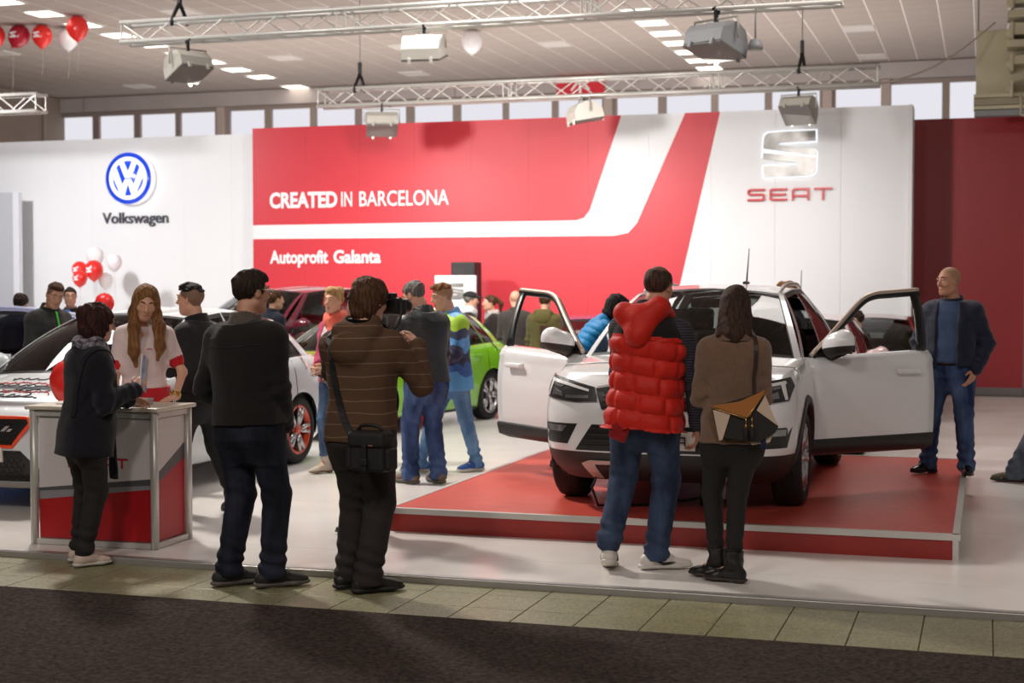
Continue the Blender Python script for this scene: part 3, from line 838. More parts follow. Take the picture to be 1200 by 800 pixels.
SUV = dict(L=4.36, rows=[(.21, .80, .20, 4.20), (.30, .87, .08, 4.28), (.42, .905, .02, 4.33), (.56, .915, .0, 4.35), (.70, .92, .0, 4.35), (.84, .908, .03, 4.33), (.94, .885, .09, 4.30), (1.0, .84, .20, 4.24)],
    zsh=[(0, .90), (.2, .935), (.6, .985), (1.15, 1.03), (2.4, 1.07), (3.6, 1.12), (4.36, 1.13)], yA=1.22, dc=.28, cowl_crown=.05, yD=4.02, dr=.14, yH=2.0, yT=3.82, xr=.60, zr=[(2.0, 1.51), (2.6, 1.55), (3.2, 1.55), (3.82, 1.50)],
    side=[(.075, .455), (.50, .79), (.83, .94)], wheels=(.85, 3.48), track=.80, rw=.345, arch=.40, clad=.42)
HATCH = dict(L=4.27, rows=[(.16, .80, .16, 4.10), (.24, .86, .05, 4.18), (.38, .89, .01, 4.24), (.52, .905, .0, 4.27), (.64, .905, .02, 4.26), (.75, .895, .06, 4.24), (.84, .87, .13, 4.20), (.90, .82, .26, 4.12)],
    zsh=[(0, .72), (.3, .78), (.7, .85), (1.2, .92), (2.4, .95), (3.6, 1.0), (4.27, 1.01)], yA=1.22, dc=.30, cowl_crown=.05, yD=3.86, dr=.2, yH=2.08, yT=3.62, xr=.58, zr=[(2.08, 1.385), (2.6, 1.43), (3.1, 1.42), (3.62, 1.34)],
    side=[(.075, .465), (.505, .82), (.85, .93)], wheels=(.86, 3.50), track=.775, rw=.32, arch=.355, clad=.2)
VAN = dict(SUV); VAN.update(zr=[(2.0, 1.58), (2.6, 1.63), (3.2, 1.63), (3.82, 1.6)], clad=.3, rows=[(r[0], r[1] * .97, r[2], r[3]) for r in SUV['rows']])

class Shape:
    """body surface of a car: stacked plan outlines, bonnet, cabin"""
    FK = [(0, 0), (.25, .008), (.5, .03), (.7, .075), (.84, .15), (.93, .26), (.98, .42), (1, .62)]
    RK = [(1, .58), (.985, .36), (.95, .2), (.88, .1), (.75, .045), (.5, .015), (0, 0)]
    def __init__(s, S):
        s.S = S; L = S['L']
        ys = sorted(set(list(np.arange(.70, L - .62, .06).round(3)) + [1.30, 2.50]))
        ys = [y for i, y in enumerate(ys) if y in (1.30, 2.50) or (abs(y - 1.30) > .03 and abs(y - 2.50) > .03)]
        s.O = [(0, a, b) for a, b in cr(s.FK, 22)] + [(1, 1., y) for y in ys] + [(2, a, b) for a, b in cr(s.RK, 18)]
        R = cr(S['rows'], 29); s.R = R
        s.zz = R[:, 0]; s.zt = S['rows'][-1][0]
    def rowz(s, z): return [float(np.interp(z, s.zz, s.R[:, j])) for j in (1, 2, 3)]
    def zsh(s, y): return float(np.interp(y, [k[0] for k in s.S['zsh']], [k[1] for k in s.S['zsh']]))
    def pt(s, o, r, side=1):
        z0, hw, yf, yr = r; k, a, b = o
        y = yf + b if k == 0 else (b if k == 1 else yr - b)
        zm = .5; z = z0
        if z0 > zm: z = zm + (z0 - zm) * (s.zsh(y) - zm) / (s.zt - zm)
        return (side * a * hw, y, z)
    def front_y(s, x, z):
        """y of the nose at lateral x, height z (z measured on the unbent rows)"""
        hw, yf, yr = s.rowz(z); xn = min(abs(x) / hw, .999)
        F = cr(s.FK, 60); return yf + float(np.interp(xn, F[:, 0], F[:, 1]))
    def rear_y(s, x, z):
        hw, yf, yr = s.rowz(z); xn = min(abs(x) / hw, .999)
        F = cr(s.RK, 60)[::-1]; return yr - float(np.interp(xn, F[:, 0], F[:, 1]))
    def unz(s, y, z):
        """row height that lands at real height z at station y"""
        zm = .5
        return z if z < zm else zm + (z - zm) * (s.zt - zm) / (s.zsh(y) - zm)
    def side_x(s, y, z):
        z0 = s.unz(y, z); hw, yf, yr = s.rowz(z0)
        if y < yf + .62:
            F = cr(s.FK, 60); return hw * float(np.interp(max(0, y - yf), F[:, 1], F[:, 0]))
        if y > yr - .58:
            F = cr(s.RK, 60)[::-1]; return hw * float(np.interp(max(0, yr - y), F[:, 1], F[:, 0]))
        return hw
    # cabin
    def bot(s, t):
        S = s.S; y = S['yA'] + (S['yD'] - S['yA']) * t
        return V3(s.side_x(y, s.zsh(y) - 1e-4) - .015, y, s.zsh(y))
    def top(s, t):
        S = s.S; yb = (S['yA'] + S['yD']) / 2 + .05; y = S['yH'] + (yb - S['yH']) * t * 2 if t < .5 else yb + (S['yT'] - yb) * (t * 2 - 1)
        z = float(np.interp(y, [k[0] for k in S['zr']], [k[1] for k in S['zr']]))
        return V3(S['xr'] * (1 - .08 * max(0, t - .5) ** 2 * 4 - .02 * (1 - t)), y, z)
    def side_pt(s, t, v, sd=1, off=0):
        p = s.bot(t) * (1 - v) + s.top(t) * v
        p = p + V3(.10 * v * (1 - v) + off, 0, off * .4); p[0] *= sd; return p
    def wind(s, q, v, off=0):
        S = s.S; b, t = s.bot(0), s.top(0); w = 1 - q * q
        B = V3(b[0] * q, b[1] - S['dc'] * w, b[2] + S['cowl_crown'] * w); T = V3(t[0] * q, t[1] - .10 * w, t[2] + .045 * w)
        p = B * (1 - v) + T * v; k = 4 * v * (1 - v) * .035
        return p + V3(0, -k * .6 - off * .7, k + off * .7)
    def back(s, q, v, off=0):
        S = s.S; b, t = s.bot(1), s.top(1); w = 1 - q * q
        B = V3(b[0] * q, b[1] + S['dr'] * w, b[2]); T = V3(t[0] * q, t[1] + .08 * w, t[2] + .04 * w)
        p = B * (1 - v) + T * v; k = 4 * v * (1 - v) * .03
        return p + V3(0, k + off, k * .4 + off * .5)

def lin(a, b, n): return list(np.linspace(a, b, n))
def patch(sh, poly, off, thick, where='front', step=.035):
    """panel following the nose (or tail) surface: poly in (x, z)"""
    P = [Vector(p) for p in poly]; n = len(P); E = []
    pts = []; 
    for i in range(n):
        a, b = P[i], P[(i + 1) % n]; k = max(1, int((b - a).length / step))
        pts += [a.lerp(b, j / k) for j in range(k)]
    m = len(pts); ed = [(i, (i + 1) % m) for i in range(m)]
    def inside(p):
        c = False
        for i in range(n):
            a, b = P[i], P[i - 1]
            if (a.y > p[1]) != (b.y > p[1]) and p[0] < (b.x - a.x) * (p[1] - a.y) / (b.y - a.y) + a.x: c = not c
        return c
    xs = np.arange(min(p.x for p in P), max(p.x for p in P), step); zs = np.arange(min(p.y for p in P), max(p.y for p in P), step)
    ext = [Vector((x, z)) for x in xs + step * .5 for z in zs + step * .5 if inside((x, z)) and min((Vector((x, z)) - q).length for q in pts) > step * .45]
    vo, eo, fo, *_ = delaunay_2d_cdt(pts + ext, ed, [list(range(m))], 1, 1e-5)
    fn = sh.front_y if where == 'front' else sh.rear_y; sg = -1 if where == 'front' else 1
    mb = MB(); k = len(vo)
    vs = [(v.x, fn(v.x, v.y) + sg * off, v.y) for v in vo] + [(v.x, fn(v.x, v.y) + sg * (off - thick), v.y) for v in vo]
    cnt = {}
    for f in fo:
        for i in range(len(f)):
            e = (f[i], f[(i + 1) % len(f)]); cnt[e] = 1
    fs = [tuple(f) for f in fo] + [(a, b, b + k, a + k) for (a, b) in cnt if (b, a) not in cnt]
    mb.add(vs, fs, 0, False)
    return mb

def wheel_meshes(r, rim_mat, w=.215, spokes=5, double=True, face_mat=None):
    t = MB(); h = w / 2; q = r * .70
    t.lathe([(q, -h * .8), (q + .02, -h), (r - .035, -h), (r - .008, -h * .82), (r, -h * .55), (r, h * .55), (r - .008, h * .82), (r - .035, h), (q + .02, h), (q, h * .8)], 40, 0, 'X')
    for k in (-.045, 0, .045): t.lathe([(r + .0005, k - .006), (r - .004, k), (r + .0005, k + .006)], 40, 0, 'X')
    m = MB(); m.lathe([(q, -h * .8), (q - .015, -h * .6), (q - .02, h * .6), (q, h * .8), (q + .012, h * .86), (q + .012, h * .9), (q - .012, h * .9), (q - .03, h * .5)], 40, 0, 'X')
    m.lathe([(.001, h * .1), (q - .02, h * .1)], 40, 2, 'X')
    m.lathe([(.001, h * .86), (.045, h * .84), (.06, h * .55), (.06, h * .2)], 20, 0, 'X')
    for i in range(spokes):
        for d in ((-.13, .13) if double else (0,)):
            a0 = 2 * pi * i / spokes; a1 = a0 + d * 1.3; a0 = a0 + d * .75
            p0 = (h * .68, .05 * cos(a0), .05 * sin(a0)); p1 = (h * .74, (q - .012) * cos(a1), (q - .012) * sin(a1))
            m.tube([p0, p1], [.022, .028], 6, 1 if face_mat else 0)
    return t.mesh('tire', m_tire), m.mesh('rim', [rim_mat, face_mat or rim_mat, m_rimdark])

def make_car(label, cat, loc, rz, S, paint, scale=1.0, rim=m_rimsilver, doors=0, detail='far', rimface=None, glass=None, group=None, plate_txt=None, name='car'):
    sh = Shape(S); L = S['L']; glass = glass or m_carglass
    t = thing(name, label, cat, loc, rz, group); t.scale = (scale,) * 3
    O, R = sh.O, sh.R
    body = MB(); cols = len(O)
    G = np.array([[sh.pt(o, r) for o in O] for r in R])
    for sd in (1, -1):
        P = G.copy(); P[:, :, 0] *= sd
        keep = np.ones((len(R) - 1, cols - 1), bool); mi = np.zeros((len(R) - 1, cols - 1), int)
        C = (P[:-1, :-1] + P[1:, 1:]) / 2
        mi[(R[:-1, 0] + R[1:, 0]) / 2 < S['clad']] = 1
        for yw in S['wheels']:
            ar = S['arch']; zw = S['rw']
            dy, dz = P[:, :, 1] - yw, P[:, :, 2] - zw; D = np.hypot(dy, dz); ins = (D < ar) & (np.abs(P[:, :, 0]) > .5)
            allin = ins[:-1, :-1] & ins[1:, :-1] & ins[:-1, 1:] & ins[1:, 1:]; keep &= ~allin
            f = np.where(ins, ar / np.maximum(D, 1e-6), 1); P[:, :, 1] = yw + dy * f; P[:, :, 2] = zw + dz * f
        if doors:
            keep &= ~((C[:, :, 1] > 1.30) & (C[:, :, 1] < 2.50) & (C[:, :, 2] > .32))
        idx = np.arange(P.shape[0] * cols).reshape(-1, cols)
        fs = []; ms = []
        for i in range(len(R) - 1):
            for j in range(cols - 1):
                if keep[i, j]:
                    fs.append((idx[i, j], idx[i, j + 1], idx[i + 1, j + 1], idx[i + 1, j])); ms.append(mi[i, j])
        o = len(body.v); body.v += [tuple(p) for p in P.reshape(-1, 3)]
        for f, m in zip(fs, ms): body.f.append(tuple(int(q) + o for q in f)); body.m.append(int(m)); body.sm.append(True)
    topr = G[-1]; icow = int(np.argmin(np.abs(topr[:, 1] - S['yA']) + (np.arange(cols) > cols * .6) * 9))
    qs = lin(-1, 1, 15); H = []
    for i in range(icow + 1):
        x, y, z = topr[i]; g = (i / icow) ** 1.5
        if i == icow: x, y, z = sh.bot(0)
        H.append([(x * q, y - S['dc'] * g * (1 - q * q), z + (S['cowl_crown'] * (.35 + .65 * g) if i else 0) * (1 - q * q)) for q in qs])
    body.grid(H)
    for sd in (1, -1):   # sill of the side windows, closing body to cabin
        for lo_, hi_ in ([(S['yA'], 1.31), (2.49, S['yD'])] if doors else [(S['yA'], S['yD'])]):
            sl_ = [q for q in topr if lo_ - 1e-6 <= q[1] <= hi_ + 1e-6 and q[0] > .4]
            if len(sl_) > 1: body.grid([[(sd * q[0], q[1], q[2]) for q in sl_], [(sd * (sh.side_x(q[1], sh.zsh(q[1]) - 1e-4) - .017), q[1], q[2] + .001) for q in sl_]])
    irear = int(np.argmin(np.abs(topr[:, 1] - S['yD']) + (np.arange(cols) < cols * .4) * 9)); Hr = []
    for i in range(irear, cols):
        x, y, z = topr[i]; g = 1 - (i - irear) / max(1, cols - 1 - irear)
        if i == irear: x, y, z = sh.bot(1)
        Hr.append([(x * q, y + S['dr'] * g * (1 - q * q), z) for q in qs])
    body.grid(Hr)
    # cabin shell with window openings
    def cab(fn, us, vs, holes, sides=(1,)):
        u = sorted(set(round(x, 4) for x in us + [h[k] for h in holes for k in (0, 1)] + [h[0] - .012 for h in holes] + [h[1] + .012 for h in holes]))
        v = sorted(set(round(x, 4) for x in vs + [h[k] for h in holes for k in (2, 3)] + [.04, .96]))
        P = np.array([[fn(a, b) for a in u] for b in v])
        for i in range(len(v) - 1):
            for j in range(len(u) - 1):
                cu, cv = (u[j] + u[j + 1]) / 2, (v[i] + v[i + 1]) / 2
                if any(h[0] < cu < h[1] and h[2] < cv < h[3] for h in holes): continue
                rub = any(h[0] - .0125 < cu < h[1] + .0125 for h in holes)
                yield [P[i, j], P[i, j + 1], P[i + 1, j + 1], P[i + 1, j]], (2 if rub else 0)
    wh = [(-.93, .93, .03, .95)]
    for q, m in cab(sh.wind, lin(-1, 1, 17), lin(0, 1, 9), wh): body.add(q, [(0, 1, 2, 3)], m, True)
    bh = [(-.86, .86, .12, .88)]
    for q, m in cab(sh.back, lin(-1, 1, 13), lin(0, 1, 7), bh): body.add(q, [(0, 1, 2, 3)], m, True)
    sh_holes = [(a, b, .05, .92) for a, b in S['side']]
    for sd in (1, -1):
        for q, m in cab(lambda a, b: sh.side_pt(a, b, sd), lin(0, 1, 33), lin(0, 1, 7), sh_holes):
            if doors:
                c = sum(q) / 4; tt = None
                if abs(m - 2) < 1 and c[2] < 1.49 and c[1] < 2.47: continue
            body.add(q, [(0, 1, 2, 3)], m, True)
    Rf = []
    for tt in lin(0, 1, 15):
        p = sh.top(tt); e0 = (1 - tt) ** 2 * -.10; e1 = tt ** 2 * .08
        Rf.append([(p[0] * q, p[1] + (e0 + e1) * (1 - q * q), p[2] + .045 * (1 - q * q)) for q in qs])
    body.grid(Rf)
    me = body.mesh('body', [paint, m_clad, m_rubber])
    link('body', me, t)
    # glass
    def pane(fn, h, nm, m, n=10):
        g = MB(); g.grid([[fn(a, b) for a in lin(h[0], h[1], n)] for b in lin(h[2], h[3], 7)]); g.build(nm, m, t)
    pane(lambda a, b: sh.wind(a, b, -.004), wh[0], 'windscreen', glass, 17)
    pane(lambda a, b: sh.back(a, b, -.004), bh[0], 'rear_window', glass)
    for sd in (1, -1):
        for k, h in enumerate(sh_holes):
            if doors and k == 0: continue
            pane(lambda a, b: sh.side_pt(a, b, sd, -.004), h, 'side_window', glass)
    # interior
    tub = MB(); hw = S['rows'][3][1] - .1
    tub.box((0, (S['yA'] + S['yD']) / 2, .30), (2 * hw, S['yD'] - S['yA'] + .2, .04))
    for sd in (1, -1):
        if doors:
            tub.box((sd * hw, 3.1, .65), (.04, 1.3, .66))
        else: tub.box((sd * hw, (S['yA'] + S['yD']) / 2, .6), (.04, S['yD'] - S['yA'], .62))
    tub.box((0, S['yA'] + .02, .62), (2 * hw, .04, .7)); tub.box((0, S['yD'] + .05, .62), (2 * hw - .1, .04, .7))
    zc = sh.zsh(S['yA'])
    tub.box((0, S['yA'] + .26, zc - .10), (2 * hw - .06, .5, .17), bev=.05)
    tub.box((0, S['yA'] + .55, zc - .28), (.3, .5, .5), bev=.04)
    tub.build('cabin_tub', m_interior, t)
    zs = .30
    seat_pos = [(-.37, 2.35, .5), (.37, 2.35, .5), (-.36, 3.2, .52), (.36, 3.2, .52)]
    for x, y, w in seat_pos:
        s_ = MB(); s_.box((x, y - .1, zs + .2), (w, .52, .2), bev=.06)
        s_.box((x, y + .22, zs + .56), (w * .94, .16, .66), R=Matrix.Rotation(RAD(-14), 3, 'X'), bev=.06)
        s_.box((x, y + .32, zs + .98), (.26, .1, .2), R=Matrix.Rotation(RAD(-8), 3, 'X'), bev=.04); s_.build('seat', m_seat, t)
    stw = MB(); c = Vector((.37, S['yA'] + .62, zc - .05))
    stw.tube([c + Matrix.Rotation(RAD(-62), 3, 'X') @ Vector((.18 * cos(a), .18 * sin(a), 0)) for a in lin(0, 2 * pi, 25)], .014, 8)
    stw.tube([c, c + Vector((0, -.2, -.1))], .03, 8); stw.build('steering_wheel', m_interior, t)
    mi_ = MB(); p = sh.wind(0, .84); mi_.box((0, p[1] + .1, p[2] - .06), (.24, .03, .07), bev=.012); mi_.build('rear_view_mirror', m_interior, t)
    # wheels and arch linings
    tm_, rm_ = wheel_meshes(S['rw'], rim, face_mat=rimface)
    for yw in S['wheels']:
        for sd in (1, -1):
            w = link('wheel', tm_, t, (sd * S['track'], yw, S['rw']), (0, 0, 0 if sd > 0 else pi)); w.name = 'wheel'
            link('rim', rm_, w)
            ln = MB(); a = lin(-.15, pi + .15, 20); ar = S['arch'] + .004
            ln.grid([[(sd * xx, yw + ar * cos(q), S['rw'] + ar * sin(q)) for q in a] for xx in (.48, S['rows'][3][1] - .04)])
            ln.add([(sd * .48, yw + ar * cos(q), S['rw'] + ar * sin(q)) for q in a], [tuple(range(20))])
            ln.build('arch_lining', m_mesh, t)
            if S['clad'] > .25:
                tr = MB(); tr.grid([[(sd * (sh.side_x(yw + rr * cos(q), max(.22, S['rw'] + rr * sin(q))) + e), yw + rr * cos(q), max(.22, S['rw'] + rr * sin(q))) for q in a] for rr, e in ((S['arch'] - .004, -.03), (S['arch'] - .004, .012), (S['arch'] + .045, .010), (S['arch'] + .052, -.002))])
                tr.build('arch_trim', m_clad, t)
    # underside
    ub = MB(); ub.box((0, L / 2, .24), (1.2, L - .7, .08), bev=.02); ub.box((0, L / 2, .3), (1.5, 1.9, .08), bev=.02); ub.build('underbody', m_mesh, t)
    # tail lamps
    zl = sh.zt - .14
    for sd in (1, -1):
        x0, x1 = sd * .50, sd * .86
        patch(sh, [(x0, zl - .06), (x1, zl - .07), (x1 * .985, zl + .07), (x0, zl + .05)], .006, .03, 'rear').build('tail_lamp', m_redlamp, t)
    if not doors:
        for sd in (1, -1):
            mirror(sh, t, sd, paint)
            for yy in (2.22, 3.12):
                z_ = sh.zsh(yy) - .13; hx = sh.side_x(yy, z_)
                h = MB(); h.box((sd * (hx + .012), yy, z_), (.03, .2, .035), bev=.01); h.build('door_handle', paint, t)
            for yy in (1.30, 2.50, 3.40):
                z0 = max(.25, S['clad']); pts = [(sd * (sh.side_x(yy, z) + .0008), yy, z) for z in lin(z0, sh.zsh(yy) - .02, 10)]
                h = MB(); h.tube(pts, .004, 4, flat=1); h.build('door_gap', m_rubber, t)
    return t, sh

def mirror(sh, parent, sd, paint, org=V3(0, 0, 0), big=1.0):
    """wing mirror on the front corner of the door window"""
    p = sh.side_pt(.09, .03, sd) - org; S = sh.S
    c = Vector((p[0] + sd * .155, p[1] + .02, p[2] + .085))
    m = MB(); n = 18; 
    for i in range(n + 1):
        pass
    def shell(z0, z1, mi):
        rows = []
        for a in lin(z0, z1, 7):
            row = []
            for b in lin(0, 2 * pi, 25)[:-1]:
                ca, sa = cos(a), sin(a); x = abs(cos(b)) ** .8 * math.copysign(1, cos(b)); y = sin(b)
                yy = y * (.105 if y < 0 else .045)
                row.append(c + Vector((x * .135 * ca ** .6 * big + sd * .0, yy * ca ** .6 * big, sa * .085 * big + (.02 * x * sd))))
            rows.append(row)
        m.grid(rows, mi, wrap=True)
    shell(-.25, 1.45, 0); shell(-1.3, -.25, 1)
    m.tube([c + Vector((-sd * .05, .0, -.06)), c + Vector((-sd * .12, .01, -.09)), Vector((p[0] - sd * .01, p[1] + .03, p[2] - .02))], [.05, .045, .05], 10, 1)
    m.box(c + Vector((0, .05, 0)), (.22, .006, .12), mi=2, bev=.002)
    return m.build('mirror', [paint, m_clad, m_rimsilver], parent)

def bonnet(t, e=.004):
    """function giving the point of the bonnet above (x, y) of a car"""
    from mathutils.bvhtree import BVHTree
    me = [c for c in t.children if c.name.startswith('body')][0].data
    tree = BVHTree.FromPolygons([v.co[:] for v in me.vertices], [p.vertices[:] for p in me.polygons])
    def fn(x, y):
        hit = tree.ray_cast(Vector((x, y, 3)), Vector((0, 0, -1)))[0]
        return (hit if hit else Vector((x, y, .9))) + Vector((0, 0, e))
    return fn

def far_front(t, sh, grille_hi=.80, z0=.62):
    """lamps and grilles of the cars farther back"""
    for sd in (1, -1):
        patch(sh, [(sd * .46, z0), (sd * .84, z0 + .03), (sd * .85, z0 + .16), (sd * .46, z0 + .10)], .006, .03).build('headlight', m_lampin, t)
    patch(sh, [(-.40, z0), (.40, z0), (.44, z0 + .12), (-.44, z0 + .12)], .006, .03).build('grille', m_mesh, t)
    patch(sh, [(-.60, .24), (.60, .24), (.66, .40), (-.66, .40)], .006, .03).build('lower_grille', m_mesh, t)
    patch(sh, [(-.26, z0 - .16), (.26, z0 - .16), (.26, z0 - .05), (-.26, z0 - .05)], .012, .02).build('number_plate', m_plate, t)

# ------------------------------------------------------------------ the white car on the podium
m_white_car = mat('white_car_paint', srgb(232, 232, 234), .22, coat=.8)
SX, SY, SSC, SRZ = -2.03, 9.53, .955, RAD(0)
suv, ss = make_car('white compact off-road car with both front doors open on the red podium', 'car', (SX, SY, ZP), SRZ, SUV, m_white_car, SSC, m_rimsilver, doors=1, detail='near', rimface=None)
def detail_front():
    sh = ss; t = suv
    for sd in (1, -1):
        hp = [(sd * .44, .775), (sd * .60, .765), (sd * .855, .79), (sd * .875, .885), (sd * .845, .945), (sd * .66, .915), (sd * .46, .87)]
        h = patch(sh, hp, .004, .02).build('headlight', m_lampdark, t)
        patch(sh, [(sd * .50, .855), (sd * .66, .895), (sd * .825, .925), (sd * .835, .905), (sd * .66, .875), (sd * .50, .84)], .010, .01).build('light_bar', m_drl, h)
        patch(sh, [(sd * .80, .905), (sd * .825, .91), (sd * .85, .80), (sd * .835, .797)], .010, .01).build('light_bar', m_drl, h)
        patch(sh, [(sd * .70, .80), (sd * .80, .81), (sd * .79, .855), (sd * .72, .83)], .009, .01, step=.02).build('reflector', m_lampin, h)
        patch(sh, [(sd * .50, .795), (sd * .68, .79), (sd * .68, .812), (sd * .50, .815)], .009, .01, step=.02).build('reflector', m_lampin, h)
        patch(sh, [(sd * .72, .86), (sd * .80, .875), (sd * .80, .893), (sd * .70, .878)], .009, .01, step=.02).build('reflector', m_lampin, h)
        f = patch(sh, [(sd * .66, .47), (sd * .845, .47), (sd * .875, .61), (sd * .58, .615)], .004, .02).build('fog_light_recess', m_mesh, t)
        patch(sh, [(sd * .70, .555), (sd * .84, .555), (sd * .845, .60), (sd * .66, .60)], .009, .01, step=.02).build('fog_lamp', m_lampin, f)
        s_ = patch(sh, [(sd * .42, .22), (sd * .50, .22), (sd * .56, .335), (sd * .50, .36), (sd * .30, .36), (sd * .30, .335), (sd * .46, .33)], .014, .03).build('skid_trim', m_silver, t)
    g = patch(sh, [(-.40, .72), (.40, .72), (.45, .865), (.30, .885), (-.30, .885), (-.45, .865)], .004, .02).build('grille', m_mesh, t)
    patch(sh, [(-.43, .865), (-.30, .888), (.30, .888), (.43, .865), (.44, .878), (.30, .902), (-.30, .902), (-.44, .878)], .012, .02).build('grille_surround', m_silver, g)
    for z in (.745, .775, .805, .835):
        patch(sh, [(-.39, z), (.39, z), (.39, z + .010), (-.39, z + .010)], .014, .01).build('grille_slat', m_clad, g)
    lg = patch(sh, [(-.60, .43), (.60, .43), (.47, .615), (-.47, .615)], .004, .02).build('lower_grille', m_mesh, t)
    for z in (.46, .50, .54, .58):
        w = .585 - (z - .43) * .7
        patch(sh, [(-w, z), (w, z), (w, z + .010), (-w, z + .010)], .012, .01).build('grille_slat', m_clad, lg)
    pl = patch(sh, [(-.26, .455), (.26, .455), (.26, .585), (-.26, .585)], .022, .03).build('number_plate', m_plate, t)
    b = MB(); y = sh.front_y(.13, .52) - .030
    for st in WORDMARK['A']: stroke_poly(b, [(.125 + px * .075, .49 + pz * .06) for px, pz in st], .009, y, y - .012)
    b.build('plate_letter', m_rubber, pl)
    b = MB(); y = sh.front_y(0, .80) - .02
    b.prism([(-.06, .84), (-.05, .855), (.06, .855), (.06, .835), (-.03, .833), (.06, .81), (.06, .80)], y, y - .02); b.prism([(-.06, .812), (.06, .79), (.06, .765), (.045, .752), (-.06, .752), (-.06, .772), (.03, .774), (-.06, .798)], y, y - .02)
    b.build('front_badge', m_chrome, t)
    # roof rails, aerial
    for sd in (1, -1):
        r = MB(); P = [Vector(sh.top(q)) for q in lin(.08, .94, 12)]
        pts = [Vector((sd * (p.x - .035), p.y, p.z + .045 - .035 * (abs(i - 5.5) / 5.5) ** 6)) for i, p in enumerate(P)]
        r.tube(pts, .016, 8); r.build('roof_rail', m_silver, t)
    r = MB(); r.tube([(0.06, 3.55, 1.60), (0.06, 3.70, 1.92)], [.008, .004], 6); r.box((0.06, 3.53, 1.605), (.05, .12, .03), bev=.012); r.build('aerial', m_rubber, t)
    # bonnet print: red signature swirl, cut lines
    hood = bonnet(t)
    r = MB()
    r.tube([hood(.10 + .02 * i, .75 + .03 * (i % 2)) for i in range(10)], .006, 4)
    r.tube([hood(.18 + .07 * cos(a), .52 + .10 * sin(a)) for a in lin(0, 2 * pi, 17)], .005, 4); r.build('bonnet_print', m_redlamp, t)
    # doors, swung open on their front hinges
    for sd, ang in ((1, DOOR_R), (-1, DOOR_L)):
        y0, y1 = 1.305, 2.495
        hinge = V3(sd * .88, y0, 0)
        ysd = lin(y0, y1, 14)
        def srf(y, k, off=0):
            z = .33 + (sh.zsh(y) - .33) * k
            return V3(sd * (sh.side_x(y, min(z, sh.zsh(y) - 1e-4)) - off), y, z) - hinge
        d = MB(); ks = [0, .06, .13, .2, .3, .4, .5, .6, .7, .8, .86, .9, .95, 1.0]
        outer = [[srf(y, k, .0 - (.012 if .86 < k < .96 else 0)) for y in ysd] for k in ks]
        inner = [[srf(y, k, .10) for y in ysd] for k in ks]
        d.grid(outer[2:]); d.grid(outer[:3], 1)
        d.grid(inner, 2)
        rim_o = outer[0] + [r[-1] for r in outer[1:]] + outer[-1][::-1][1:] + [r[0] for r in outer[::-1][1:]]
        rim_i = inner[0] + [r[-1] for r in inner[1:]] + inner[-1][::-1][1:] + [r[0] for r in inner[::-1][1:]]
        d.grid([rim_o, rim_i], 0)
        dm = d.mesh('door', [m_white_car, m_clad, m_interior])
        do = link('door', dm, suv, tuple(hinge), (0, 0, -sd * ang))
        # sill guard
        b = MB(); b.grid([[srf(y, k, -.02) for y in ysd] for k in (.0, .12)]); b.grid([[srf(y, .0, -.02) for y in ysd], [srf(y, -.05, .06) for y in ysd]]); b.grid([[srf(y, .12, -.02) for y in ysd], [srf(y, .14, 0) for y in ysd]]); b.build('sill_guard', m_clad, do)
        # window frame
        fr = cr([sh.side_pt(q, v, sd) for q, v in ((.050, .0), (.052, .3), (.056, .62), (.075, .86), (.14, .945), (.25, .95), (.36, .95), (.452, .95))], 30)
        fr = [Vector(p - hinge) for p in fr]
        b = MB(); b.tube(fr, .030, 8, 0, flat=1.0); b.build('window_frame', m_rubber, do)
        b = MB(); b.tube([p + Vector((sd * .014, -.012, .020)) for p in fr], .017, 8); b.build('frame_trim', m_chrometrim, do)
        bp = [sh.side_pt(.448, v, sd) - hinge for v in lin(-.02, .965, 8)]
        b = MB(); b.tube([Vector(p) + Vector((sd * .0, -.035, 0)) for p in bp], .055, 8, flat=.4); b.build('pillar_cover', m_rubber, do)
        b = MB(); a0 = Vector(sh.side_pt(.055, 0, sd) - hinge); a1 = Vector(sh.side_pt(.145, 0, sd) - hinge); a2 = Vector(sh.side_pt(.055, .30, sd) - hinge); o = Vector((sd * .02, 0, 0))
        b.add([a0 + o, a1 + o, a2 + o, a0 - o, a1 - o, a2 - o], [(0, 1, 2), (3, 5, 4), (0, 3, 4, 1), (1, 4, 5, 2), (2, 5, 3, 0)]); b.build('mirror_triangle', m_clad, do)
        mirror(sh, do, sd, m_white_car, hinge, 1.12)
        hx = srf(2.22, .80); b = MB(); b.box((hx[0] + sd * .035, hx[1], hx[2]), (.03, .24, .038), bev=.012); b.box((hx[0] + sd * .012, hx[1] - .09, hx[2]), (.04, .03, .03)); b.box((hx[0] + sd * .012, hx[1] + .09, hx[2]), (.04, .03, .03)); b.build('door_handle', m_white_car, do)
DOOR_R, DOOR_L = RAD(45), RAD(50)
detail_front()
# low box with cable under the nose of the podium car
bx_ = thing('control_box', 'small pale control box in a black frame under the white podium car', 'control box', (-1.74, 10.15, ZP))
b = MB(); b.box((0, 0, .10), (.13, .12, .10), bev=.008); b.build('box', m_silver, bx_)
b = MB(); b.tube([(-.10, -.02, .0), (-.10, -.02, .17), (.10, -.02, .17), (.10, -.02, 0)], .018, 6); b.tube([(-.1, -.02, .05), (-.25, 0, .02), (-.4, .05, .012)], .009, 6); b.build('frame', m_clad, bx_)
cbl = MB(); cbl.tube([(-2.47, 9.75, ZP + .27), (-2.52, 9.72, ZP + .15), (-2.47, 9.7, ZP + .03), (-2.35, 9.85, ZP + .012), (-2.1, 10.0, ZP + .012)], .01, 6)
tag(cbl.build('charging_cable', m_rubber), 'black cable hanging below the bumper of the podium car', 'cable')

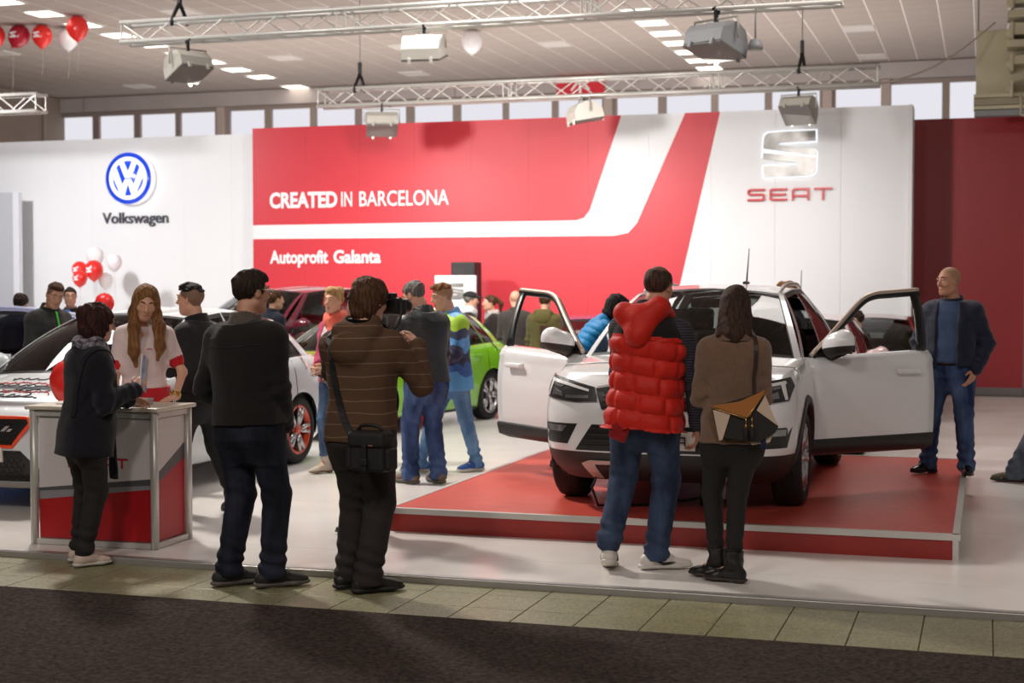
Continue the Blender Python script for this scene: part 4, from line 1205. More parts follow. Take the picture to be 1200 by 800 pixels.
# ------------------------------------------------------------------ white hatchback with orange accents at left
m_hatchpaint = mat('white_hatch_paint', srgb(214, 220, 224), .25, coat=.8)
m_orange = mat('orange_accent', srgb(232, 74, 34), .35, emit=srgb(232, 74, 34), estr=.05)
hatch, hs = make_car('white hatchback with orange wheels and grille trim behind the counter', 'car', (-7.08, 9.22, .04), RAD(-1.5), HATCH, m_hatchpaint, 1.0, m_rimorange, rimface=m_rimsilver)
def detail_hatch():
    sh, t = hs, hatch
    for sd in (1, -1):
        patch(sh, [(sd * .50, .66), (sd * .84, .71), (sd * .86, .82), (sd * .80, .83), (sd * .50, .76)], .006, .03).build('headlight', m_lampin, t)
        patch(sh, [(sd * .58, .30), (sd * .80, .32), (sd * .82, .48), (sd * .70, .50)], .006, .03).build('bumper_vent', m_mesh, t)
    P = [(-.34, .49), (.34, .49), (.47, .66), (.44, .70), (-.44, .70), (-.47, .66)]
    g = patch(sh, P, .004, .02).build('grille', m_mesh, t)
    b = MB(); Q = P + [P[0]]; pts = []
    for a, c in zip(Q[:-1], Q[1:]):
        for q in lin(0, 1, 8)[:-1]:
            x, z = a[0] + (c[0] - a[0]) * q, a[1] + (c[1] - a[1]) * q; pts.append((x, sh.front_y(x, z) - .008, z))
    b.tube(pts + [pts[0]], .014, 6); b.build('grille_trim', m_orange, g)
    lg = patch(sh, [(-.52, .23), (.52, .23), (.56, .30), (.40, .46), (-.40, .46), (-.56, .30)], .004, .02).build('lower_grille', m_mesh, t)
    for part_, z0, z1, w in ((g, .505, .69, .36), (lg, .25, .43, .42)):
        h = MB(); k = 0
        for z in np.arange(z0 + .02, z1 - .01, .04):
            for x in np.arange(-w + .02 + (k % 2) * .025, w, .05):
                y = sh.front_y(x, z) - .006
                h.tube([(x + .024 * cos(a), y, z + .02 * sin(a)) for a in lin(0, 2 * pi, 7)], .0035, 4, cap=False)
            k += 1
        tag(h.build('honeycomb', m_clad, part_), kind='stuff')
    patch(sh, [(-.26, .375), (.26, .375), (.26, .485), (-.26, .485)], .016, .02).build('number_plate', m_plate, t)
    b = MB(); y = sh.front_y(.32, .64) - .02
    b.prism([(.24, .60), (.27, .60), (.32, .64), (.29, .64)], y, y - .008); b.prism([(.29, .60), (.32, .60), (.345, .62), (.315, .62)], y, y - .008); b.build('grille_badge', m_silver, g)
    patch(sh, [(-.78, .175), (.78, .175), (.80, .215), (-.80, .215)], .03, .05).build('front_splitter', m_silver, t)
    # signature scribbles in red and dark ink on the bonnet
    m_ink = mat('marker_ink_dark', srgb(64, 60, 70), .5); m_inkred = mat('marker_ink_red', srgb(206, 84, 80), .5)
    hood = bonnet(t)
    r = random.Random(3)
    for m, rows in ((m_inkred, ((.62, -.25, .5), (.45, -.1, .35), (.80, .1, .5))), (m_ink, ((.56, -.35, .45), (.36, -.3, .3), (.74, -.2, .3), (.50, .0, .3)))):
        s_ = MB()
        for y, xa, xb in rows:
            n = int((xb - xa) / .022)
            s_.tube([hood(xa + (xb - xa) * i / n, y + r.uniform(-.035, .035)) for i in range(n + 1)], .005, 4)
        s_.tube([hood(.05 + .16 * cos(a), .40 + .07 * sin(a)) for a in lin(0, 2 * pi, 17)], .005, 4)
        s_.build('bonnet_signatures', m, t)
detail_hatch()

# ------------------------------------------------------------------ cars farther back
m_bluecar = mat('blue_car_paint', srgb(34, 84, 170), .25, coat=.8)
m_bluecar2 = mat('blue_graphic_white', srgb(190, 206, 232), .3)
m_maroon = mat('maroon_car_paint', srgb(86, 22, 38), .22, coat=.8)
m_green = mat('lime_car_paint', srgb(124, 196, 30), .22, coat=.8)
m_purple = mat('purple_car_paint', srgb(104, 44, 110), .22, coat=.8)
m_mauve = mat('rosy_silver_car_paint', srgb(208, 178, 178), .25, coat=.8)
m_redcar = mat('red_car_paint', srgb(134, 26, 28), .22, coat=.8)
EST = dict(HATCH); EST.update(zr=[(2.08, 1.42), (2.6, 1.47), (3.1, 1.47), (3.62, 1.43)])
def far_car(label, loc, rz, S, paint, sc=1.0, **k):
    t, sh = make_car(label, 'car', loc, rz, S, paint, sc, **k); far_front(t, sh, z0=sh.zt - .26); return t, sh
bl, bs = far_car('blue car with pale lettering behind the young man in the dark zip jacket', (-11.9, 11.2, .04), RAD(-55), HATCH, m_bluecar)
for i in range(7):
    b = MB(); yy = 1.35 + i * .36
    b.grid([[(bs.side_x(y, z) + .004, y, z) for y in lin(yy, yy + .26 - .05 * (i % 2), 5)] for z in lin(.72 - .06 * (i % 3), .80, 3)]); b.build('side_graphic', m_bluecar2, bl)
far_car('maroon off-road car behind the man with glasses and the woman in pink', (-10.1, 17.1, .04), RAD(-15), VAN, m_maroon)
far_car('lime green hatchback left of the podium', (-7.32, 14.6, .04), RAD(-10), HATCH, m_green, .96)
far_car('purple hatchback far behind the open left door of the podium car', (-2.95, 21.0, .04), RAD(106), HATCH, m_purple, .86)
rs_, rsh = far_car('rosy silver hatchback behind the right open door', (-1.95, 14.32, .04), RAD(0), HATCH, m_mauve, .93)
b = MB(); b.tube([(0, 2.5, 1.47), (0, 2.62, 1.98)], [.009, .004], 6); b.build('aerial', m_rubber, rs_)
far_car('dark red hatchback seen through the right open door window', (-1.45, 18.6, .04), RAD(0), HATCH, m_redcar, .88)

# ================================================================== people
def skin_mat(name, col):
    N = Nodes(name); b = N.b
    b.inputs['Base Color'].default_value = col; b.inputs['Roughness'].default_value = .5
    b.inputs['Subsurface Weight'].default_value = .08; b.inputs['Subsurface Radius'].default_value = (.01, .004, .002)
    return N.m
SKIN = skin_mat('skin_light', srgb(212, 160, 134)); SKIN2 = skin_mat('skin_tanned', srgb(192, 138, 112))
LIPS = mat('lips', srgb(184, 112, 100), .45)
EYEW = mat('eye_white', srgb(184, 174, 166), .3); EYED = mat('eye_dark', srgb(40, 28, 22), .15)
def hair_mat(name, c, c2):
    return mat(name, c, .68, var=.5, vscale=70, stretch=(1, 1, .14), col2=c2, bump=.9, bscale=150, spec=.25)
H_DARK = hair_mat('hair_dark_brown', srgb(62, 44, 34), srgb(32, 23, 19))
H_BLACK = hair_mat('hair_black', srgb(36, 30, 28), srgb(16, 14, 14))
H_RED = hair_mat('hair_dark_auburn', srgb(70, 34, 28), srgb(30, 16, 15))
H_LIGHT = hair_mat('hair_light_brown', srgb(150, 104, 62), srgb(96, 62, 36))
H_BROWN = hair_mat('hair_mid_brown', srgb(98, 64, 40), srgb(54, 34, 23))
H_BLOND = hair_mat('hair_blond', srgb(206, 168, 116), srgb(150, 112, 70))
H_GREY = hair_mat('hair_grey', srgb(128, 122, 118), srgb(70, 66, 64))
def stub(name, c): return mat(name, c, .6, var=.25, vscale=90)
STUB = stub('cropped_hair_shadow', srgb(128, 98, 80)); STUBL = stub('cropped_hair_shadow_light', srgb(176, 134, 102))
def cloth(name, c, var=.22, vs=26, rough=.9, bump=.5, bs=220, sheen=.15, **k): return mat(name, c, rough, var=var, vscale=vs, bump=bump, bscale=bs, sheen=sheen, spec=.25, **k)
def denim(name, c, worn): return mat(name, worn, .85, var=.3, vscale=5.5, bump=.4, bscale=240, col2=c, spec=.25, stretch=(1.6, 1.6, .6))
RUBW = mat('white_rubber_sole', srgb(196, 190, 182), .6); RUBB = mat('black_rubber_sole', srgb(30, 28, 27), .6); RUBG = mat('grey_rubber_sole', srgb(92, 84, 78), .6)
LACE = mat('shoe_laces', srgb(205, 200, 190), .7); METAL = mat('bright_metal', srgb(200, 190, 170), .25, metal=.9)

MEN = [(-.14, .172, .124, -.010), (0, .164, .118, -.006), (.12, .154, .112, .0), (.25, .164, .118, .0), (.34, .172, .122, -.004), (.41, .158, .110, -.012), (.455, .118, .090, -.016), (.49, .080, .074, -.014), (.53, .066, .062, -.006)]
WOM = [(-.14, .178, .122, -.014), (0, .160, .112, -.006), (.13, .132, .096, .0), (.25, .144, .110, .010), (.33, .150, .120, .014), (.40, .136, .100, .0), (.445, .100, .080, -.010), (.48, .066, .062, -.010), (.52, .054, .054, -.006)]

def folds(pts, seed=0):
    """ring folds around given points: (point, radius, amplitude, axis, frequency)"""
    w = waves(seed, 3, 18, 40)
    def fn(P):
        s = 0
        for c, r, a, ax, f in pts:
            d = np.linalg.norm(P - c, axis=1); ax = unit(ax)
            s = s + a * np.exp(-(d / r) ** 2) * np.sin((P @ ax) * f + 3.0 * w(P) + (P @ V3(9, 6, 0)))
        return s
    return fn

class Fig:
    def __init__(s, label, loc, rz, h=1.75, sex='m', lean=0, side=0, twist=0, head=(0, 0, 0), arms=None, feet=None, hv=.010, skin=SKIN, bulk=0.0, group=None, drop=0.0, lips=True, belly=0.0, hipyaw=0, cat='person', lid=.35):
        s.lid = lid; s.hemz = -.10
        s.t = thing('person', label, cat, loc, rz, group); s.k = k = h / 1.75; s.hv = hv; s.sex = sex; s.skin = skin; s.bulk = bulk; s.belly = belly
        s.rows = [tuple((z * k, (a + bulk) * k, (b + bulk) * k, y * k)) for z, a, b, y in (MEN if sex == 'm' else WOM)]
        s.P = V3(0, 0, (.95 - drop) * k); s.R = rotz(RAD(twist)) @ rotx(RAD(-lean)) @ roty(RAD(side))
        s.RH = rotz(RAD(head[0])) @ rotx(RAD(-head[1])) @ roty(RAD(head[2]))
        tp = lambda *p: s.P + s.R @ (V3(*p) * k)
        s.tp = tp
        s.neck0 = tp(0, -.01, .49); s.neck1 = tp(0, .012, .555)
        s.hk = k ** .4 * (1.0 if sex == 'm' else .97)
        s.HC = s.neck1 + s.RH @ (V3(0, .028, .108) * s.hk)
        sw = (.166 if sex == 'm' else .142) + bulk * .5
        arms = arms or {}
        s.sh, s.el, s.wr, s.hd = {}, {}, {}, {}
        for c, sd in (('L', -1), ('R', 1)):
            ua, fa = arms.get(c, ((sd * .15, .02, -1), (sd * .02, .22, -1)))[:2]
            s.sh[c] = tp(sd * sw, -.010, .408); s.el[c] = s.sh[c] + unit(ua) * .285 * k; s.wr[c] = s.el[c] + unit(fa) * .25 * k
            hs = arms.get(c, (0, 0))[2] if len(arms.get(c, (0, 0))) > 2 else {}
            s.hd[c] = dict(d=unit(hs.get('d', fa)), t=hs.get('t', None), curl=hs.get('curl', .45))
        feet = feet or {}
        s.hip, s.kn, s.an, s.toe, s.lift = {}, {}, {}, {}, {}
        hy = rotz(RAD(hipyaw))
        for c, sd in (('L', -1), ('R', 1)):
            fx, fy, td, lf = feet.get(c, (sd * .10, 0, -sd * 8, 0))
            a = RAD(td); s.toe[c] = V3(-sin(a), cos(a), 0); s.lift[c] = lf
            s.an[c] = V3(fx, fy, .085 * k + lf); s.hip[c] = s.P + hy @ (V3(sd * .088, 0, -.03) * k)
            d = s.an[c] - s.hip[c]; D = np.linalg.norm(d); L1, L2 = .425 * k, .42 * k
            if D >= L1 + L2 - .002: s.kn[c] = s.hip[c] + d * (L1 / (L1 + L2)) + unit(s.toe[c]) * .006
            else:
                x = (L1 * L1 - L2 * L2 + D * D) / (2 * D); hgt = math.sqrt(max(0, L1 * L1 - x * x)); u = d / D
                pl = unit(s.toe[c] + hy @ V3(0, 1, 0)); pl = unit(pl - u * (pl @ u)); s.kn[c] = s.hip[c] + u * x + pl * hgt
    def bounds(s, pts, m): a = np.array(pts); return a.min(0) - m, a.max(0) + m
    # ------------------------------------------------------------- skin
    def hand(s, F, c):
        k = s.k * (1.0 if s.sex == 'm' else .92); h = s.hd[c]; w = s.wr[c]; d = h['d']; sd = 1 if c == 'R' else -1
        t = h['t']
        if t is None: t = V3(-sd * .35, .9, .1)
        t = np.asarray(t, float); t = unit(t - d * (t @ d)); n = -np.cross(d, t) * sd     # n: palm side
        F.cone(w, w + d * .03 * k, .026 * k, .027 * k, .02, flat=(n, .75))
        for i in range(4):
            o = (1.5 - i) * .0205 * k; base = w + d * (.088 - .004 * abs(i - 1)) * k + t * o
            F.cone(w + d * .02 * k + t * o * .6, base, .0135 * k, .0115 * k, .012)
            L = [.040, .045, .042, .033][i] * k; p = base; dd = d; cu = h['curl'] * (1 + .12 * i)
            for j, q in enumerate((1, .68, .52)):
                dd = unit(dd * cos(cu * (.7 if j == 0 else 1)) + n * sin(cu * (.7 if j == 0 else 1))); e = p + dd * L * q
                n2 = unit(n - dd * (n @ dd)); r0 = (.0098 - .0009 * j) * k
                F.cone(p, e, r0, r0 * .9, .003); p = e; n = n2 if j < 2 else n
            n = -np.cross(d, t) * sd
        b = w + d * .025 * k + t * .022 * k; m = b + unit(d * .6 + t * .75 + n * .3) * .042 * k; e = m + unit(d * .9 + t * .25 + n * .35) * .034 * k
        F.cone(b, m, .0145 * k, .0115 * k, .012); F.cone(m, e, .0112 * k, .009 * k, .004)
    def head(s, F):
        hk = s.hk; R, C = s.RH, s.HC
        q = lambda x, y, z: C + R @ (V3(x, y, z) * hk)
        F.ell(q(0, -.012, .030), V3(.073, .094, .084) * hk, R, .02)
        F.ell(q(0, .030, -.035), V3(.057, .060, .076) * hk, R, .04)
        F.ell(q(0, .062, -.090), V3(.026, .022, .020) * hk, R, .035)
        F.cone(q(-.045, .0, -.06), q(-.022, .055, -.092), .022 * hk, .016 * hk, .03); F.cone(q(.045, .0, -.06), q(.022, .055, -.092), .022 * hk, .016 * hk, .03)
        for sd in (-1, 1):
            F.ell(q(sd * .038, .062, -.022), V3(.020, .018, .016) * hk, R, .025)
            F.ell(q(sd * .031, .093, .014), V3(.018, .014, .011) * hk, R, .012, 'sub')
            F.cone(q(sd * .012, .088, .030), q(sd * .046, .072, .032), .008 * hk, .007 * hk, .012)
            F.ell(q(sd * .074, -.004, -.002), V3(.010, .020, .032) * hk, R @ rotz(-sd * .35), .006)
            F.ell(q(sd * .086, .004, .002), V3(.008, .010, .018) * hk, R, .004, 'sub')
            F.ell(q(sd * .031, .0845, .0215 - .006 * s.lid), V3(.0165, .0115, .0075 + .004 * s.lid) * hk, R, .003)
            F.ell(q(sd * .031, .083, .001), V3(.015, .010, .005) * hk, R, .004)
        F.cone(q(0, .088, .018), q(0, .110, -.022), .0085 * hk, .0125 * hk, .010)
        F.ell(q(-.011, .099, -.026), V3(.008, .009, .007) * hk, R, .006); F.ell(q(.011, .099, -.026), V3(.008, .009, .007) * hk, R, .006)
        F.ell(q(0, .086, -.056), V3(.022, .010, .006) * hk, R, .006); F.ell(q(0, .084, -.067), V3(.019, .010, .007) * hk, R, .006)
        F.boxr(q(0, .099, -.0612), V3(.034, .008, .0022) * hk, R, .001, .002, 'sub')
    def body(s, stubble=None, stub_mat=STUB, bare=None, name='body'):
        k = s.k; pts = list(s.wr.values()) + list(s.el.values()) + list(s.an.values()) + [s.HC, s.P] + list(s.kn.values()) + [s.wr[c] + s.hd[c]['d'] * .15 for c in 'LR']
        lo, hi = s.bounds(pts, .19); lo[2] = -.03; hi[2] = max(hi[2], s.HC[2] + .16)
        F = Field(lo, hi, s.hv)
        F.prof(s.rows, s.P, s.R, .03, -.014)
        F.cone(s.neck0 - s.R @ V3(0, .0, .05), s.neck1 + s.RH @ V3(0, .0, .03), .056 * k if s.sex == 'm' else .046 * k, .053 * k if s.sex == 'm' else .043 * k, .03)
        f = 1 if s.sex == 'm' else .84
        for c in 'LR':
            F.cone(s.sh[c], s.el[c], .046 * k * f, .037 * k * f, .04); F.cone(s.el[c], s.wr[c], .038 * k * f, .025 * k * f, .02)
            s.hand(F, c)
            F.cone(s.hip[c], s.kn[c], .072 * k * f, .046 * k * f, .04); F.cone(s.kn[c], s.an[c], .045 * k * f, .031 * k * f, .02)
            F.cone(s.an[c], V3(s.an[c][0], s.an[c][1], s.an[c][2] - .04 * k) + s.toe[c] * .10 * k, .032 * k, .022 * k, .02)
        s.head(F)
        R, C, hk = s.RH, s.HC, s.hk
        def mi(c):
            q = (c - C) @ R / hk
            m = ((np.abs(q[:, 0]) < .022 - np.abs(q[:, 2] + .061) * 1.2) & (q[:, 1] > .06) & (np.abs(q[:, 2] + .0615) < (.0085 if s.sex == 'f' else .006))).astype(int)
            if stubble: m[stubble(q)] = 2
            return m
        me = F.mesh(name, [s.skin, LIPS, stub_mat], mi)
        s.bodyo = link(name, me, s.t)
        # eyes
        for sd in (-1, 1):
            e = MB(); cc = C + R @ (V3(sd * .031, .0795, .012) * hk); e.ellipsoid(cc, [.0125 * hk] * 3, 12, 0)
            e.ellipsoid(C + R @ (V3(sd * .031, .0862, .0115) * hk), V3(.0070, .0064, .0072) * hk, 10, 1, Matrix(R.tolist())); e.build('eye', [EYEW, EYED], s.bodyo, recalc=False)
        return F
    def brows(s, m):
        C, R, hk = s.HC, s.RH, s.hk
        for sd in (-1, 1):
            b = MB(); b.tube([C + R @ (V3(sd * x, y, z) * hk) for x, y, z in ((.014, .098, .033), (.030, .094, .039), (.048, .080, .034))], [.0035 * hk, .0045 * hk, .0025 * hk], 6); b.build('eyebrow', m, s.bodyo)
    # ------------------------------------------------------------- hair
    def hair(s, m, style='short', seed=1, hv=None, name='hair', extra=None):
        hv = hv or max(.006, s.hv * .8); C, R, hk = s.HC, s.RH, s.hk
        down = {'long': .50, 'longback': .34, 'bob': .22, 'shag': .2}.get(style, .17)
        lo, hi = C - V3(.2, .2, down), C + V3(.2, .2, .19)
        F = Field(lo, hi, hv); q = lambda x, y, z: C + R @ (V3(x, y, z) * hk)
        X, Y, Z = np.meshgrid(*F.ax, indexing='ij'); x, y, z = X - C[0], Y - C[1], Z - C[2]
        lx, ly, lz = ((R[0, i] * x + R[1, i] * y + R[2, i] * z) / hk for i in range(3))
        hl = lambda pts: np.interp(ly, [p[0] for p in pts], [p[1] for p in pts])
        if style == 'short':
            F.ell(q(0, -.014, .034), V3(.081, .102, .092) * hk, R, .01)
            F.f = np.maximum(F.f, hl([(-.11, -.075), (-.05, -.055), (-.02, -.01), (.03, .0), (.05, .055), (.09, .075)]) - lz)
        elif style == 'neat':     # fuller short hair
            F.ell(q(0, -.014, .036), V3(.084, .107, .096) * hk, R, .01); F.ell(q(0, .05, .09), V3(.055, .04, .03) * hk, R, .03)
            F.f = np.maximum(F.f, hl([(-.11, -.085), (-.05, -.07), (-.02, -.02), (.03, -.01), (.05, .055), (.09, .07)]) - lz)
        elif style == 'top':      # faded sides
            F.ell(q(0, -.012, .034), V3(.0755, .0975, .0880) * hk, R, .01); F.ell(q(0, .035, .098), V3(.052, .058, .028) * hk, R, .03)
            F.f = np.maximum(F.f, hl([(-.11, .055), (-.05, .062), (.03, .06), (.05, .068), (.09, .078)]) - lz)
        elif style == 'bald':     # ring of cropped hair
            F.ell(q(0, -.013, .028), V3(.0750, .0965, .085) * hk, R, .01)
            F.f = np.maximum(F.f, hl([(-.11, -.07), (-.05, -.055), (-.02, -.01), (.03, .0), (.045, .08), (.09, .2)]) - lz)
            F.f = np.maximum(F.f, lz - hl([(-.11, .085), (-.06, .075), (0, .065), (.06, .05)]))
        elif style == 'thin':     # short at back and sides, bare crown
            F.ell(q(0, -.013, .029), V3(.0775, .0985, .087) * hk, R, .01)
            F.f = np.maximum(F.f, hl([(-.11, -.07), (-.05, -.055), (-.02, -.01), (.03, .0), (.045, .06), (.09, .08)]) - lz)
            F.ell(q(0, .0, .135), V3(.058, .085, .075) * hk, R, .02, 'sub')
        elif style == 'shag':
            F.ell(q(0, -.016, .030), V3(.094, .112, .104) * hk, R, .01); F.ell(q(0, -.045, -.05), V3(.085, .07, .075) * hk, R, .04)
            F.ell(q(0, .11, -.05), V3(.07, .075, .085) * hk, R, .02, 'sub')
            F.f = np.maximum(F.f, hl([(-.12, -.125), (-.03, -.11), (.02, -.06), (.05, -.02), (.09, .05)]) - lz)
        elif style == 'bob':
            F.ell(q(0, -.016, .026), V3(.092, .112, .104) * hk, R, .01); F.ell(q(0, -.035, -.06), V3(.092, .080, .085) * hk, R, .05)
            F.ell(q(0, .12, -.04), V3(.062, .085, .10) * hk, R, .02, 'sub')
        elif style in ('long', 'longback'):
            F.ell(q(0, -.014, .030), V3(.088, .108, .100) * hk, R, .01); F.ell(q(0, -.055, -.06), V3(.088, .062, .12) * hk, R, .05)
            F.ell(q(0, .112, -.022), V3(.058, .074, .112) * hk, R, .015, 'sub')
            if style == 'long':
                for sd in (-1, 1):
                    a = [q(sd * .062, .035, .03), q(sd * .078, .035, -.07)]
                    b = [C + s.Rt @ (V3(sd * .085, .065, -.17) * hk), C + s.Rt @ (V3(sd * .090, .085, -.30 if sd < 0 else -.34) * hk), C + s.Rt @ (V3(sd * .075, .09, -.40 if sd < 0 else -.44) * hk)]
                    ch = a + b; rr = [.028, .034, .040, .036, .012]
                    for i in range(4): F.cone(ch[i], ch[i + 1], rr[i], rr[i + 1], .03, flat=(s.Rt @ V3(.25 * sd, 1, 0), .6))
        elif style == 'tied':
            F.ell(q(0, -.014, .032), V3(.080, .101, .091) * hk, R, .01)
            F.f = np.maximum(F.f, hl([(-.11, -.07), (-.05, -.06), (-.02, -.02), (.03, .01), (.05, .05), (.09, .062)]) - lz)
        if extra: extra(F, q)
        st = np.random.default_rng(seed); ph = st.uniform(0, 6, 4)
        def strands(P):
            l = (P - C) @ R / hk; a = np.arctan2(l[:, 0], -l[:, 1] + .02)
            v = np.sin(a * 34 + ph[0] + 5 * np.sin(l[:, 2] * 18 + ph[1])) + .6 * np.sin(a * 61 + ph[2] + 4 * np.sin(l[:, 2] * 25 + ph[3]))
            g = {'thin': .35, 'long': .5, 'longback': .3}.get(style, 1)
            return .0026 * g * v + .0045 * g * np.sin(l @ V3(40, 31, 26) + ph[1] + 2 * np.sin(l @ V3(-20, 33, 41)))
        F.band(strands, .03)
        return link(name, F.mesh(name, m), s.t)
    @property
    def Rt(s): return rotz(math.atan2(-s.RH[0, 1], s.RH[1, 1]))
    # ------------------------------------------------------------- clothes
    def top(s, m, name='jacket', hem=-.16, grow=.018, sl=(.066, .056, .045), send=1.0, collar=(.045, .074), flare=.0, amp=.006, seed=1, midx=None, quilt=None, rows=None, hood=None, k_sh=.06, extra=None, hv=None, sleeves='LR', vneck=False, smooth=0, yoff=0):
        k = s.k; hv = hv or s.hv
        base = [r for r in (rows or s.rows) if r[0] < .51 * k]; b0 = base[0]
        rr = [(hem * k, b0[1] + flare * k + s.belly * .5, b0[2] + flare * k + s.belly, b0[3])] if hem * k < b0[0] else []
        if hem * k > b0[0]:
            z = hem * k; it = [np.interp(z, [r[0] for r in base], [r[j] for r in base]) for j in (1, 2, 3)]; base = [(z, *it)] + [r for r in base if r[0] > z]
        R_ = rr + [(z, a, b + s.belly * math.exp(-((z - .05) / .16) ** 2), y + s.belly * .7 * math.exp(-((z - .05) / .16) ** 2)) for z, a, b, y in base]
        pts = [s.tp(0, 0, hem), s.neck1] + [s.sh[c] for c in 'LR'] + [s.el[c] for c in sleeves] + ([s.wr[c] for c in sleeves] if send > .5 else [])
        dp = max(q[2] + abs(q[3]) for q in R_) + grow + .07
        pts += [s.tp(0, y, z) for y in (-dp + .16, dp - .16) for z in (hem, .2, .45)]
        lo, hi = s.bounds(pts, .16 + max(0, flare)); hi[2] = max(hi[2], s.neck1[2] + .10)
        F = Field(lo, hi, hv)
        F.prof(R_, s.P, s.R, .03, grow)
        F.cone(s.tp(0, -.014, .450), s.tp(0, -.010, .490), (.082 if s.sex == 'm' else .068) * k, (.066 if s.sex == 'm' else .054) * k, .05)
        s.hemz = min(s.hemz, hem)
        for c in 'LR':
            sd = 1 if c == 'R' else -1
            F.cone(s.tp(sd * .05, -.014, .452), s.sh[c] + s.R @ V3(-sd * .012, 0, .004), .052 * k, ((sl[0] if c in sleeves else .054) - .004) * k, k_sh)
            if c not in sleeves: continue
            e = s.el[c]
            if send <= .5:
                F.cone(s.sh[c], s.sh[c] + (e - s.sh[c]) * send * 2, sl[0] * k, sl[1] * k, k_sh)
            else:
                md = s.sh[c] * .68 + e * .32; rm = sl[0] * .68 + sl[1] * .32
                F.cone(s.sh[c], md, sl[0] * k, rm * k, k_sh); F.cone(md, e, rm * k, sl[1] * k, .016); F.cone(e, e + (s.wr[c] - e) * send, sl[1] * k, sl[2] * k, .02)
        if vneck: F.ell(s.tp(0, .105, .475), V3(.05, .07, .07) * k, s.R, .01, 'sub')
        if hood: hood(F)
        if extra: extra(F)
        if amp:
            w = waves(seed, 7, 22, 60, (1, 1, .8)); F.band(lambda P: amp * 2.1 * w(P))
            fp = [(s.el[c], .10, amp * .9, s.wr[c] - s.sh[c], 85) for c in sleeves] + [(s.tp(0, 0, .06), .16, amp * .35, (0.2, 0, 1), 60)]
            fp += [(s.wr[c] * .8 + s.el[c] * .2, .07, amp * .6, s.wr[c] - s.el[c], 110) for c in sleeves if send > .5]
            F.band(folds(fp, seed))
        if quilt: F.band(quilt, .05)
        o = link(name, F.mesh(name, m if isinstance(m, list) else [m], midx, smooth), s.t)
        if collar:
            s.collar(m if not isinstance(m, list) else m[-1] if midx is not None and name == 'vest' else m[0], collar[0], collar[1])
        return F, o
    def collar(s, m, h, r, spread=.012, name='collar', thick=.012, seed=0):
        """ring of cloth round the neck"""
        k = s.k; c0 = s.tp(0, -.012, .478); c1 = s.tp(0, .004, .490 + h); hv = min(.0055, s.hv * .7)
        G = Field(c0 - V3(.19, .19, .10), c0 + V3(.19, .19, .20), hv)
        ax = unit(c1 - c0); ro = (r + .006) * k
        G.cone(c0, c1, ro + spread * k, ro, .004); G.cut(ax, 0, c1); G.cut(-ax, .035, c0)
        G.cone(c0 - ax * .01, c1 + ax * .12, ro + spread * k - thick, ro - thick, .004, 'sub')
        if seed: w = waves(seed, 5, 20, 50); G.band(lambda P: .003 * w(P))
        return link(name, G.mesh(name, m), s.t)
    def pants(s, m, r=(.098, .068, .058), grow=.006, amp=.006, bunch=.008, seed=3, waist=None, name='trousers', end=.035, hv=None):
        k = s.k; hv = hv or s.hv
        waist = min(.06, s.hemz + .07) if waist is None else waist; grow = min(grow, .008)
        lo, hi = s.bounds(list(s.hip.values()) + list(s.kn.values()) + list(s.an.values()) + [s.tp(0, y, max(0, waist)) for y in (-.06, 0, .06)], .15)
        F = Field(lo, hi, hv)
        q0 = s.rows[0]; F.prof([(-.27 * k, q0[1] * .72, q0[2] * .40, 0), (-.22 * k, q0[1] * .90, q0[2] * .66, q0[3] * .5), (-.175 * k, q0[1] * .97, q0[2] * .85, q0[3])] + [q for q in s.rows if q[0] <= 0] + [(.07 * k, s.rows[1][1], s.rows[1][2], s.rows[1][3])], s.P, s.R, .05, grow)
        for c in 'LR':
            e = s.an[c] + V3(0, 0, -.085 * k + end); e = s.an[c] if s.lift[c] > .03 else e
            up = s.hip[c] + V3(0, -.012 * k, -.03)
            F.cone(up, s.kn[c], r[0] * k, r[1] * k, .045); F.cone(s.kn[c], s.an[c] + V3(0, 0, .03), r[1] * k, r[2] * k, .02)
            F.cone(s.an[c] + V3(0, 0, .03), e + V3(0, 0, .035), r[2] * k, (r[2] + .008 if bunch > .004 else r[2]) * k, .015)
        F.cut(s.R @ V3(0, 0, 1), 0, s.tp(0, 0, waist))
        F.f[:, :, :max(1, int((end - F.lo[2]) / F.h))] = BIG
        w = waves(seed, 6, 25, 60, (1, 1, .6)); F.band(lambda P: amp * w(P))
        fp = []
        for c in 'LR':
            ax = (0.15, .1, 1)
            fp += [(s.kn[c] - s.toe[c] * .03, .10, amp * .75, ax, 70), (s.an[c] + V3(0, 0, .07), .10, bunch, ax, 85), (s.hip[c] - V3(0, 0, .05), .12, amp * .6, (.6, 0, 1), 50)]
        F.band(folds(fp, seed + 5))
        return F, link(name, F.mesh(name, m), s.t)
